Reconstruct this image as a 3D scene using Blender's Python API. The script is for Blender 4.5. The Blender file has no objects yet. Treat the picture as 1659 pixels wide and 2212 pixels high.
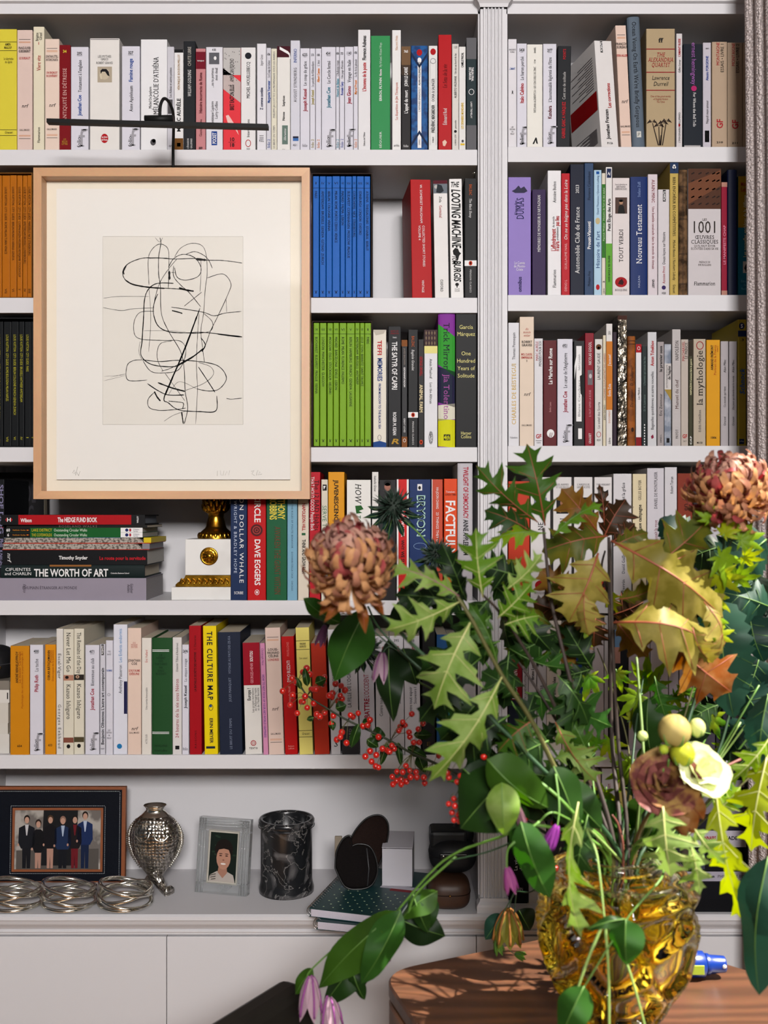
import bpy, bmesh, math, random
from mathutils import Vector, Matrix, noise
random.seed(7)
sc = bpy.context.scene
COL = sc.collection
# ------------------------------------------------------------------ camera, world, lights, exposure
S = 0.00079          # metres per photo pixel on the plane of the shelf fronts (Y = 0)
D = 1.75             # camera to shelf fronts
H = 1.45             # camera height
CX, CY = 829.5, 1106.0
cam_d = bpy.data.cameras.new('camera'); cam = bpy.data.objects.new('camera', cam_d); COL.objects.link(cam)
cam.location = (0, -D, H); cam.rotation_euler = (math.pi/2, 0, 0)
cam_d.sensor_fit = 'VERTICAL'; cam_d.sensor_height = 36.0; cam_d.lens = (D/S)/2212*36.0
cam_d.clip_start = 0.05; cam_d.dof.use_dof = True; cam_d.dof.focus_distance = D; cam_d.dof.aperture_fstop = 5.0
sc.camera = cam
w = bpy.data.worlds.new('room_daylight'); sc.world = w; w.use_nodes = True
bgn = w.node_tree.nodes['Background']; bgn.inputs[0].default_value = (0.93, 0.95, 1.0, 1); bgn.inputs[1].default_value = 0.05
sun_d = bpy.data.lights.new('sun', 'SUN'); sun_d.energy = 24.0; sun_d.angle = 0.012; sun_d.color = (1.0, 0.95, 0.86)
sun = bpy.data.objects.new('sun', sun_d); COL.objects.link(sun)
sun.rotation_euler = Vector((-0.60, 0.085, -0.80)).to_track_quat('-Z', 'Y').to_euler(); sun.location = (3, 1, 3)
fill_d = bpy.data.lights.new('fill_light', 'AREA'); fill_d.shape = 'RECTANGLE'; fill_d.size = 0.9; fill_d.size_y = 0.7  # added area fill behind the camera; no window is built there
fill_d.energy = 226; fill_d.color = (1.0, 0.97, 0.95)
fill = bpy.data.objects.new('fill_light', fill_d); COL.objects.link(fill)
fill.location = (0.30, -3.6, 2.45)
fill.rotation_euler = (Vector((-0.1, 0, 2.95)) - fill.location).to_track_quat('-Z', 'Y').to_euler()
sc.view_settings.view_transform = 'Standard'; sc.view_settings.look = 'None'
sc.view_settings.exposure = 0.0; sc.view_settings.gamma = 1.0; sc.view_settings.use_curve_mapping = False
sc.cycles.use_denoising = True
sc.cycles.max_bounces = 10; sc.cycles.transmission_bounces = 10; sc.cycles.transparent_max_bounces = 16
sc.cycles.caustics_refractive = True; sc.cycles.caustics_reflective = False
sc.cycles.blur_glossy = 0.5; sc.cycles.sample_clamp_indirect = 6.0

def at(px, py, Y=0.0):
    t = (D + Y)/D
    return Vector(((px - CX)*S*t, Y, H - (py - CY)*S*t))
def sz(n, Y=0.0): return n*S*(D + Y)/D

# ------------------------------------------------------------------ materials
def lin(c):
    c = c.lstrip('#'); v = [int(c[i:i+2], 16)/255 for i in (0, 2, 4)]
    return tuple(x/12.92 if x <= 0.04045 else ((x + 0.055)/1.055)**2.4 for x in v) + (1.0,)
MATS = {}
def mat(col, rough=0.55, kind='paper', **k):
    key = (col, rough, kind, tuple(sorted(k.items())))
    if key in MATS: return MATS[key]
    m = bpy.data.materials.new(kind + '_' + col.lstrip('#')); m.use_nodes = True
    nt = m.node_tree; N = nt.nodes; L = nt.links; b = N['Principled BSDF']
    ALB = {'leaf': 0.56, 'berry': 1.0, 'petal': 0.78}.get(kind, 0.74) if not k.get('metal') else 1.0                      # paper and paint reflect less than their printed swatch
    dens = 1.16 if kind in ('cover', 'ink', 'leather') else 1.0          # saturated printing inks
    sc_ = lambda q: tuple(ALB*x**dens for x in q[:3]) + (1.0,)
    c = sc_(lin(col))
    b.inputs['Roughness'].default_value = rough
    b.inputs['Metallic'].default_value = k.get('metal', 0.0); b.inputs['Specular IOR Level'].default_value = 0.12 if kind in ('paper', 'cover', 'ink', 'pages', 'white_paint', 'felt', 'photo_ink', 'photo', 'card', 'leaf', 'petal', 'leather', 'black_leather', 'black_metal', 'gap_shade') else 0.5
    if 'coat' in k: b.inputs['Coat Weight'].default_value = k['coat']
    amt = k.get('var', 0.05); scale = k.get('scale', 60.0)
    tc = N.new('ShaderNodeTexCoord'); nz = N.new('ShaderNodeTexNoise'); nz.inputs['Scale'].default_value = scale
    nz.inputs['Detail'].default_value = 3.0
    L.new(tc.outputs['Object'], nz.inputs['Vector'])
    mx = N.new('ShaderNodeMix'); mx.data_type = 'RGBA'
    c2 = sc_(lin(k['col2'])) if 'col2' in k else tuple(x*(1 - amt*2.2) for x in c[:3]) + (1,)
    mx.inputs['A'].default_value = c; mx.inputs['B'].default_value = c2
    if 'col2' in k:
        rp = N.new('ShaderNodeMapRange'); rp.inputs['From Min'].default_value = k.get('lo', 0.4); rp.inputs['From Max'].default_value = k.get('hi', 0.6)
        L.new(nz.outputs['Fac'], rp.inputs['Value']); L.new(rp.outputs['Result'], mx.inputs['Factor'])
    else: L.new(nz.outputs['Fac'], mx.inputs['Factor'])
    L.new(mx.outputs['Result'], b.inputs['Base Color'])
    if k.get('bump'):
        bp = N.new('ShaderNodeBump'); bp.inputs['Strength'].default_value = k['bump']; bp.inputs['Distance'].default_value = 0.002
        L.new(nz.outputs['Fac'], bp.inputs['Height']); L.new(bp.outputs['Normal'], b.inputs['Normal'])
    if k.get('trans'):
        out = N['Material Output']; tr = N.new('ShaderNodeBsdfTranslucent'); ms = N.new('ShaderNodeMixShader')
        hs = N.new('ShaderNodeHueSaturation'); hs.inputs['Saturation'].default_value = 1.15; hs.inputs['Value'].default_value = 1.25
        L.new(mx.outputs['Result'], hs.inputs['Color']); L.new(hs.outputs['Color'], tr.inputs['Color'])
        ms.inputs['Fac'].default_value = k['trans']
        L.new(b.outputs[0], ms.inputs[1]); L.new(tr.outputs[0], ms.inputs[2]); L.new(ms.outputs[0], out.inputs['Surface'])
    MATS[key] = m
    return m
def wood(name, c1, c2, scale=(1, 12, 12), rough=0.45, ring=3.0, dist=6.0):
    m = bpy.data.materials.new(name); m.use_nodes = True
    nt = m.node_tree; N = nt.nodes; L = nt.links; b = N['Principled BSDF']; b.inputs['Roughness'].default_value = rough
    tc = N.new('ShaderNodeTexCoord'); mp = N.new('ShaderNodeMapping'); mp.inputs['Scale'].default_value = scale
    L.new(tc.outputs['Object'], mp.inputs['Vector'])
    wv = N.new('ShaderNodeTexWave'); wv.inputs['Scale'].default_value = ring; wv.inputs['Distortion'].default_value = dist
    wv.inputs['Detail'].default_value = 3; wv.inputs['Detail Scale'].default_value = 0.6; wv.bands_direction = 'Y'
    nz = N.new('ShaderNodeTexNoise'); nz.inputs['Scale'].default_value = 14; nz.inputs['Detail'].default_value = 5
    mp2 = N.new('ShaderNodeMapping'); mp2.inputs['Scale'].default_value = tuple(x*4 if x > 1 else x for x in scale)
    L.new(tc.outputs['Object'], mp2.inputs['Vector']); L.new(mp2.outputs[0], nz.inputs['Vector'])
    L.new(mp.outputs[0], wv.inputs['Vector'])
    mx = N.new('ShaderNodeMix'); mx.data_type = 'RGBA'; mx.inputs['A'].default_value = lin(c1); mx.inputs['B'].default_value = lin(c2)
    L.new(wv.outputs['Fac'], mx.inputs['Factor'])
    m2 = N.new('ShaderNodeMix'); m2.data_type = 'RGBA'; m2.blend_type = 'MULTIPLY'; m2.inputs['Factor'].default_value = 0.35
    L.new(mx.outputs['Result'], m2.inputs['A']); L.new(nz.outputs['Color'], m2.inputs['B'])
    gm = N.new('ShaderNodeGamma'); gm.inputs['Gamma'].default_value = 0.9
    L.new(m2.outputs['Result'], gm.inputs['Color']); L.new(gm.outputs['Color'], b.inputs['Base Color'])
    bp = N.new('ShaderNodeBump'); bp.inputs['Strength'].default_value = 0.12; bp.inputs['Distance'].default_value = 0.001
    L.new(wv.outputs['Fac'], bp.inputs['Height']); L.new(bp.outputs['Normal'], b.inputs['Normal'])
    return m
WHITE = mat('#d9d7da', 0.42, 'white_paint', var=0.015, scale=9.0)
PAGES = mat('#d8cbb4', 0.85, 'page_edges', var=0.12, scale=420.0)
DARK = mat('#161616', 0.5, 'black_metal', var=0.02)
SILVER = mat('#f1eee4', 0.09, 'silver', metal=1.0, var=0.05, scale=20)
GOLD = mat('#d09a2e', 0.24, 'gilt', metal=1.0, col2='#7a4f10', lo=0.35, hi=0.7, scale=45, bump=0.3)

# ------------------------------------------------------------------ mesh builder
class MB:
    def __init__(s): s.v = []; s.f = []; s.mi = []; s.sm = []
    def add(s, vs, fs, mi=0, smooth=False):
        o = len(s.v); s.v += [tuple(x) for x in vs]
        for f in fs: s.f.append(tuple(i + o for i in f)); s.mi.append(mi); s.sm.append(smooth)
        return s
    def box(s, x0, x1, y0, y1, z0, z1, mi=0, bev=0.0):
        if bev <= 0:
            vs = [(x, y, z) for x in (x0, x1) for y in (y0, y1) for z in (z0, z1)]
            return s.add(vs, [(0, 1, 3, 2), (4, 6, 7, 5), (0, 4, 5, 1), (2, 3, 7, 6), (0, 2, 6, 4), (1, 5, 7, 3)], mi)
        bm = bmesh.new(); bmesh.ops.create_cube(bm, size=1)
        for v in bm.verts: v.co = ((x0 + x1)/2 + v.co.x*(x1 - x0), (y0 + y1)/2 + v.co.y*(y1 - y0), (z0 + z1)/2 + v.co.z*(z1 - z0))
        bmesh.ops.bevel(bm, geom=bm.edges[:], offset=bev, segments=2, profile=0.5, affect='EDGES')
        bm.verts.index_update(); s.add([v.co for v in bm.verts], [[v.index for v in f.verts] for f in bm.faces], mi); bm.free(); return s
    def prism(s, pts, y0, y1, mi=0, axis='Y', caps=True, smooth=False):
        n = len(pts)
        def p(a, b, h): return {'Y': (a, h, b), 'Z': (a, b, h), 'X': (h, a, b)}[axis]
        vs = [p(a, b, y0) for a, b in pts] + [p(a, b, y1) for a, b in pts]
        fs = [(i, (i + 1) % n, n + (i + 1) % n, n + i) for i in range(n)]
        s.add(vs, fs, mi, smooth)
        if caps: s.add(vs, [tuple(range(n - 1, -1, -1)), tuple(range(n, 2*n))], mi)
        return s
    def lathe(s, prof, c=(0, 0, 0), n=32, mi=0, smooth=True, sx=1.0, sy=1.0):
        vs = []; fs = []; m = len(prof)
        for r, z in prof:
            for k in range(n):
                a = 2*math.pi*k/n; vs.append((c[0] + r*sx*math.cos(a), c[1] + r*sy*math.sin(a), c[2] + z))
        for i in range(m - 1):
            for k in range(n): fs.append((i*n + k, i*n + (k + 1) % n, (i + 1)*n + (k + 1) % n, (i + 1)*n + k))
        return s.add(vs, fs, mi, smooth)
    def tube(s, pts, r, n=8, mi=0, closed=False, smooth=True, caps=True):
        P = [Vector(p) for p in pts]; m = len(P); R = r if isinstance(r, (list, tuple)) else [r]*m
        vs = []; fs = []; up = Vector((0.13, 0.31, 0.94)); prev = None
        for i in range(m):
            t = (P[(i + 1) % m] - P[i - 1]) if closed else (P[min(i + 1, m - 1)] - P[max(i - 1, 0)])
            if t.length < 1e-9: t = Vector((0, 0, 1))
            t.normalize(); a = (prev if prev is not None else up).copy(); a -= t*a.dot(t)
            if a.length < 1e-5: a = t.orthogonal()
            a.normalize(); prev = a; b = t.cross(a)
            for k in range(n):
                th = 2*math.pi*k/n; vs.append(P[i] + (a*math.cos(th) + b*math.sin(th))*R[i])
        for i in range(m if closed else m - 1):
            j = (i + 1) % m
            for k in range(n): fs.append((i*n + k, i*n + (k + 1) % n, j*n + (k + 1) % n, j*n + k))
        if caps and not closed: fs += [tuple(range(n - 1, -1, -1)), tuple((m - 1)*n + k for k in range(n))]
        return s.add(vs, fs, mi, smooth)
    def ball(s, c, r, n=10, m=7, mi=0, sx=1, sy=1, sz_=1):
        prof = [(math.sin(math.pi*i/m)*r, -math.cos(math.pi*i/m)*r*sz_) for i in range(m + 1)]
        return s.lathe(prof, c, n, mi, True, sx, sy)
    def xf(s, M):
        s.v = [tuple(M @ Vector(v)) for v in s.v]; return s
    def build(s, name, mats, parent=None):
        me = bpy.data.meshes.new(name); me.from_pydata(s.v, [], s.f); me.update()
        for m in (mats if isinstance(mats, (list, tuple)) else [mats]): me.materials.append(m)
        me.polygons.foreach_set('material_index', s.mi); me.polygons.foreach_set('use_smooth', s.sm)
        o = bpy.data.objects.new(name, me); COL.objects.link(o)
        if parent is not None: o.parent = parent
        return o
def tag(o, label=None, cat=None, group=None, kind=None):
    if label: o['label'] = label
    if cat: o['category'] = cat
    if group: o['group'] = group
    if kind: o['kind'] = kind
    return o
def thing(name, label, cat, loc=(0, 0, 0), group=None):
    o = bpy.data.objects.new(name, None); COL.objects.link(o); o.location = loc; o.empty_display_size = 0.02
    return tag(o, label, cat, group)
def inst(name, me, parent, M):
    o = bpy.data.objects.new(name, me); COL.objects.link(o); o.parent = parent; o.matrix_basis = M; return o
def spline(pts, n=8):
    P = [Vector(p) for p in pts]
    if len(P) < 3: return [P[0].lerp(P[-1], i/n) for i in range(n + 1)]
    out = []
    for i in range(len(P) - 1):
        a = P[max(i - 1, 0)]; b = P[i]; c = P[i + 1]; d = P[min(i + 2, len(P) - 1)]
        for k in range(n):
            t = k/n; out.append(0.5*((2*b) + (c - a)*t + (2*a - 5*b + 4*c - d)*t*t + (3*b - a - 3*c + d)*t**3))
    out.append(P[-1]); return out

# ------------------------------------------------------------------ lettering: glyph meshes from the built-in font
CHARS = sorted(set("ABCDEFGHIJKLMNOPQRSTUVWXYZabcdefghijklmnopqrstuvwxyz0123456789'&-.,!?|/•+()éèêëàâçôîïùûüœÉÈÊÀÔÎÂÇÁíáÄŒ:"))
GLY = {}
def load_glyphs():
    jobs = []
    for st, off in (('', 0.0), ('b', 0.022)):
        for ch in CHARS:
            for rep in (1, 2):
                cu = bpy.data.curves.new('g', 'FONT'); cu.body = ch*rep; cu.resolution_u = 2; cu.offset = off
                o = bpy.data.objects.new('g', cu); COL.objects.link(o); jobs.append((st, ch, rep, o))
    bpy.context.view_layer.update(); dg = bpy.context.evaluated_depsgraph_get()
    w1 = {}
    for st, ch, rep, o in jobs:
        me = o.evaluated_get(dg).to_mesh()
        vs = [(v.co.x, v.co.y) for v in me.vertices]; xs = [v[0] for v in vs] or [0.0]
        if rep == 1:
            w1[st, ch] = max(xs); GLY[st, ch] = [vs, [tuple(p.vertices) for p in me.polygons], 0.3]
        else: GLY[st, ch][2] = max(0.1, max(xs) - w1[st, ch])
        o.evaluated_get(dg).to_mesh_clear()
    for st, ch, rep, o in jobs:
        cu = o.data; bpy.data.objects.remove(o); bpy.data.curves.remove(cu)
    # slab feet on narrow stems give a second, book-face style
    for st in ('', 'b'):
        for ch in CHARS:
            vs, fs, adv = GLY[st, ch]; nv = list(vs); nf = list(fs)
            if ch.isalpha() and vs:
                top = max(v[1] for v in vs)
                for yy, up in ((0.025, 0), (top - 0.025, 1)):
                    iv = []
                    for f in fs:
                        xs = []
                        for i in range(len(f)):
                            a = vs[f[i]]; b = vs[f[(i + 1) % len(f)]]
                            if (a[1] - yy)*(b[1] - yy) < 0: xs.append(a[0] + (b[0] - a[0])*(yy - a[1])/(b[1] - a[1]))
                        if len(xs) >= 2: iv.append([min(xs), max(xs)])
                    iv.sort(); mg = []
                    for a in iv:
                        if mg and a[0] <= mg[-1][1] + 0.01: mg[-1][1] = max(mg[-1][1], a[1])
                        else: mg.append(list(a))
                    for a, b in mg:
                        if b - a < 0.17:
                            y0 = yy - 0.025; y1 = y0 + 0.05; k = len(nv)
                            nv += [(a - 0.055, y0), (b + 0.055, y0), (b + 0.055, y1), (a - 0.055, y1)]; nf.append((k, k + 1, k + 2, k + 3))
            GLY['s' + st, ch] = [nv, nf, adv*1.06]
load_glyphs()
def text2d(s, style=''):
    """flat verts / faces of one line, start at x = 0, cap height 1"""
    st = style.replace('i', '').replace('w', ''); X = 0.0; V = []; F = []
    sp = 0.12 if 'w' in style else 0.0
    for ch in s:
        if ch == ' ': X += 0.27 + sp; continue
        g = GLY.get((st, ch))
        if not g: X += 0.3; continue
        o = len(V); sh = 0.22 if 'i' in style else 0.0
        V += [(X + x + y*sh, y) for x, y in g[0]]; F += [tuple(i + o for i in f) for f in g[1]]; X += g[2] + sp
    k = 1/0.70
    return [(x*k, y*k) for x, y in V], F, max(X, 0.01)*k
# ------------------------------------------------------------------ the setting
WALLM = mat('#cfcccb', 0.8, 'wall_paint', var=0.02, scale=12)
FLOORM = wood('oak_floor', '#8d6a48', '#6f4f33', (6, 1, 1), 0.5)
BACK = 0.19
def clear_glass(name='clear_glass', g=0.05):
    m = bpy.data.materials.new(name); m.use_nodes = True; N = m.node_tree.nodes; L = m.node_tree.links
    N.remove(N['Principled BSDF']); t = N.new('ShaderNodeBsdfTransparent'); gl = N.new('ShaderNodeBsdfGlossy'); gl.inputs['Roughness'].default_value = 0.02
    ms = N.new('ShaderNodeMixShader'); ms.inputs['Fac'].default_value = g*.6
    L.new(t.outputs[0], ms.inputs[1]); L.new(gl.outputs[0], ms.inputs[2]); L.new(ms.outputs[0], N['Material Output'].inputs['Surface'])
    return m
PANE = clear_glass()
tag(MB().box(-2.2, 0.80, -4.2, 0.265, -0.05, 0.0).build('floor', FLOORM), kind='structure')
tag(MB().box(-2.2, 0.80, -4.2, 0.265, 2.62, 2.68).build('ceiling', WALLM), kind='structure')
tag(MB().box(-2.2, 0.80, 0.205, 0.265, 0.0, 2.62).build('wall_back', WALLM), kind='structure')
wr = MB()
WY0, WY1, WZ0, WZ1 = -1.60, -0.24, 0.80, 2.05
wr.box(0.72, 0.80, WY1, 0.205, 0, 2.62).box(0.72, 0.80, -4.2, WY0, 0, 2.62).box(0.72, 0.80, WY0, WY1, 0, WZ0).box(0.72, 0.80, WY0, WY1, WZ1, 2.62)
tag(wr.build('wall_right', WALLM), kind='structure')
wn = MB()
for a, b, c, d in ((WY0, WY0 + 0.05, WZ0, WZ1), (WY1 - 0.05, WY1, WZ0, WZ1), (WY0 + 0.05, WY1 - 0.05, WZ0, WZ0 + 0.05), (WY0 + 0.05, WY1 - 0.05, WZ1 - 0.05, WZ1), (-0.945, -0.915, WZ0 + 0.05, WZ1 - 0.05)):
    wn.box(0.74, 0.78, a, b, c, d)
wo = tag(wn.build('window_1', WHITE), kind='structure')
MB().box(0.758, 0.762, WY0 + 0.05, -0.945, WZ0 + 0.05, WZ1 - 0.05).build('window_pane', PANE, wo)
MB().box(0.758, 0.762, -0.915, WY1 - 0.05, WZ0 + 0.05, WZ1 - 0.05).build('window_pane', PANE, wo)

# ------------------------------------------------------------------ bookcase
LX0, LX1, RX0, RX1 = -75, 1031, 1097, 1682
SHL = [(323, 357), (643, 676), (966, 998), (1297, 1329), (1631, 1661)]
SHR = [(317, 350), (637, 672), (963, 998), (1291, 1325), (1621, 1657)]
CTZ = at(0, 1961).z
bc = thing('bookcase', 'built-in white painted bookcase with fluted pilaster and full shelves', 'bookcase', (0, 0, CTZ))
def part(mb, name, m=WHITE, par=bc):
    mb.xf(Matrix.Translation(-Vector(par.location))); return mb.build(name, m, par)
def X(p): return (p - CX)*S
def Z(p): return H - (p - CY)*S
part(MB().box(X(LX0) - 0.053, X(RX1), BACK, BACK + 0.012, CTZ, Z(-60)), 'back_panel')
for (a, b), (l, r) in [(s, (LX0, LX1)) for s in SHL] + [(s, (RX0, RX1)) for s in SHR]:
    part(MB().box(X(l), X(r), 0.0, BACK, Z(b), Z(a), bev=0.0008), 'shelf')
part(MB().box(X(LX0) - 0.053, X(RX1), 0.0, BACK, Z(30), Z(-10)), 'top_panel')
cprof = [(0.0, Z(8)), (-0.006, Z(6)), (-0.006, Z(2)), (-0.014, Z(-6)), (-0.03, Z(-24)), (-0.034, Z(-30)), (-0.034, Z(-52)), (0.02, Z(-52))]
part(MB().prism(cprof, X(LX0) - 0.07, X(RX1), axis='X'), 'cornice')
def pilaster(x0, x1):
    w0 = X(x0); w1 = X(x1); wid = w1 - w0; mb = MB(); pts = [(w0 + 0.003, 0.0), (w0 + 0.003, -0.012), (w0 + wid*0.16, -0.012), (w0 + wid*0.16, -0.017)]
    fl0 = w0 + wid*0.20; step = wid*0.60/5
    for k in range(5):
        c = fl0 + step*(k + 0.5)
        for q in range(7):
            a = math.pi*q/6; pts.append((c - math.cos(a)*step*0.36, -0.017 + math.sin(a)*0.0042))
    pts += [(w1 - wid*0.16, -0.017), (w1 - wid*0.16, -0.012), (w1 - 0.003, -0.012), (w1 - 0.003, 0.0)]
    n = len(pts); mb.prism(pts, Z(1938), Z(26), axis='Z')
    sh = part(mb, 'pilaster_shaft')
    for nm, prof in (('pilaster_capital', [(Z(27), 0.0), (Z(20), 0.002), (Z(12), 0.008), (Z(8), 0.010), (Z(0), 0.010), (Z(-8), 0.014)]),
                     ('pilaster_base', [(CTZ, 0.006), (Z(1948), 0.006), (Z(1944), 0.005), (Z(1938), 0.001), (Z(1932), 0.0)])):
        m2 = MB()
        for (za, ea), (zb, eb) in zip(prof, prof[1:]):
            def ring(z, e): return [(w0 + 0.002 - e, 0.0, z), (w0 + 0.002 - e, -0.019 - e, z), (w1 - 0.002 + e, -0.019 - e, z), (w1 - 0.002 + e, 0.0, z)]
            m2.add(ring(za, ea) + ring(zb, eb), [(i, (i + 1) % 4, 4 + (i + 1) % 4, 4 + i) for i in range(4)])
        z, e = prof[-1]; m2.add([(w0 - e, 0, z), (w0 - e, -0.019 - e, z), (w1 + e, -0.019 - e, z), (w1 + e, 0, z)], [(0, 1, 2, 3)])
        part(m2, nm)
    part(MB().box(w0, w1, 0.0, BACK, CTZ, Z(-10)), 'upright')
pilaster(1032.5, 1096)
pilaster(-142, -76)
part(MB().box(X(RX1), X(RX1) + 0.02, 0.0, BACK, CTZ, Z(-10)), 'upright')
part(MB().tube([(X(1031), 0.02, Z(365)), (X(1023), 0.02, Z(365))], 0.0016), 'shelf_pin', SILVER)
# worktop and cabinets below
WF = -0.032
wp = [(BACK, CTZ), (WF + 0.004, CTZ), (WF, CTZ - 0.003), (WF, CTZ - 0.009), (WF + 0.003, CTZ - 0.011), (WF + 0.006, CTZ - 0.018), (WF + 0.013, CTZ - 0.026), (WF + 0.016, CTZ - 0.030), (WF + 0.013, CTZ - 0.032), (WF + 0.013, CTZ - 0.034), (WF + 0.016, CTZ - 0.036), (WF + 0.016, CTZ - 0.039), (BACK, CTZ - 0.039)]
tag(MB().prism(wp, -1.02, 0.715, axis='X').build('worktop', WHITE), 'white moulded worktop ledge under the open shelves', 'worktop')
dz1 = CTZ - 0.0405
for i, (a, b, lab) in enumerate(((-420, 364.3, 'plain white cabinet with flat door, under the silver ring coils'), (365.7, 1026.3, 'plain white cabinet with flat door, under the spiral notebooks'), (1027.7, 1738, 'plain white cabinet with flat door, half hidden behind the wooden table'))):
    c = thing('base_cabinet', lab, 'cabinet', (X((a + b)/2), 0, 0), 'white base cabinets under the worktop')
    part(MB().box(X(a) - 0.0006, X(b) + 0.0006, 0.0, BACK, 0.08, dz1 + 0.001), 'body', WHITE, c)
    part(MB().box(X(a), X(b), -0.019, 0.0, 0.085, dz1 - 0.001, bev=0.0007), 'door', WHITE, c)
    part(MB().box(X(a), X(b), 0.03, BACK, 0.0, 0.08), 'plinth', WHITE, c)
# ------------------------------------------------------------------ curtain at the window
def weave():
    m = bpy.data.materials.new('woven_taupe'); m.use_nodes = True; N = m.node_tree.nodes; L = m.node_tree.links; b = N['Principled BSDF']
    b.inputs['Roughness'].default_value = 0.95
    tc = N.new('ShaderNodeTexCoord'); mp = N.new('ShaderNodeMapping'); mp.inputs['Scale'].default_value = (160, 160, 230); L.new(tc.outputs['Object'], mp.inputs[0])
    v = N.new('ShaderNodeTexVoronoi'); v.inputs['Scale'].default_value = 1.0; v.distance = 'CHEBYCHEV'; v.inputs['Randomness'].default_value = 0.6; L.new(mp.outputs[0], v.inputs['Vector'])
    mx = N.new('ShaderNodeMix'); mx.data_type = 'RGBA'; mx.inputs['A'].default_value = lin('#d9cdca'); mx.inputs['B'].default_value = lin('#8f8282')
    L.new(v.outputs['Distance'], mx.inputs['Factor']); L.new(mx.outputs['Result'], b.inputs['Base Color'])
    bp = N.new('ShaderNodeBump'); bp.inputs['Strength'].default_value = 0.9; bp.inputs['Distance'].default_value = 0.004; bp.invert = True
    L.new(v.outputs['Distance'], bp.inputs['Height']); L.new(bp.outputs['Normal'], b.inputs['Normal'])
    return m
cu = MB(); nu, nv = 90, 40; vs = []; fs = []
for j in range(nv + 1):
    z = 0.02 + 2.36*j/nv
    for i in range(nu + 1):
        u = i/nu; amp = 0.034 + 0.006*math.sin(z*2.1); ph = u*5*2*math.pi + 0.25*math.sin(z*1.7 + u*4)
        vs.append((0.618 + amp*math.cos(ph) + 0.012*math.sin(z*1.3 + 1.0) + 0.02*u, -0.075 - 0.17*u + 0.018*math.sin(ph*1.0), z))
for j in range(nv):
    for i in range(nu): k = j*(nu + 1) + i; fs.append((k, k + 1, k + nu + 2, k + nu + 1))
cu.add(vs, fs, 0, True)
co = thing('curtain', 'taupe loose-weave curtain hanging in folds beside the bookcase', 'curtain', (0.62, -0.15, 0.02))
part(cu, 'fabric', weave(), co)
part(MB().tube([(0.635, 0.12, 2.42), (0.635, -1.8, 2.42)], 0.011), 'curtain_rod', DARK, co)
part(MB().box(0.634, 0.636, -0.26, -0.06, 2.375, 2.412), 'heading_tape', mat('#8d8080', 0.9, 'cloth'), co)
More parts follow.
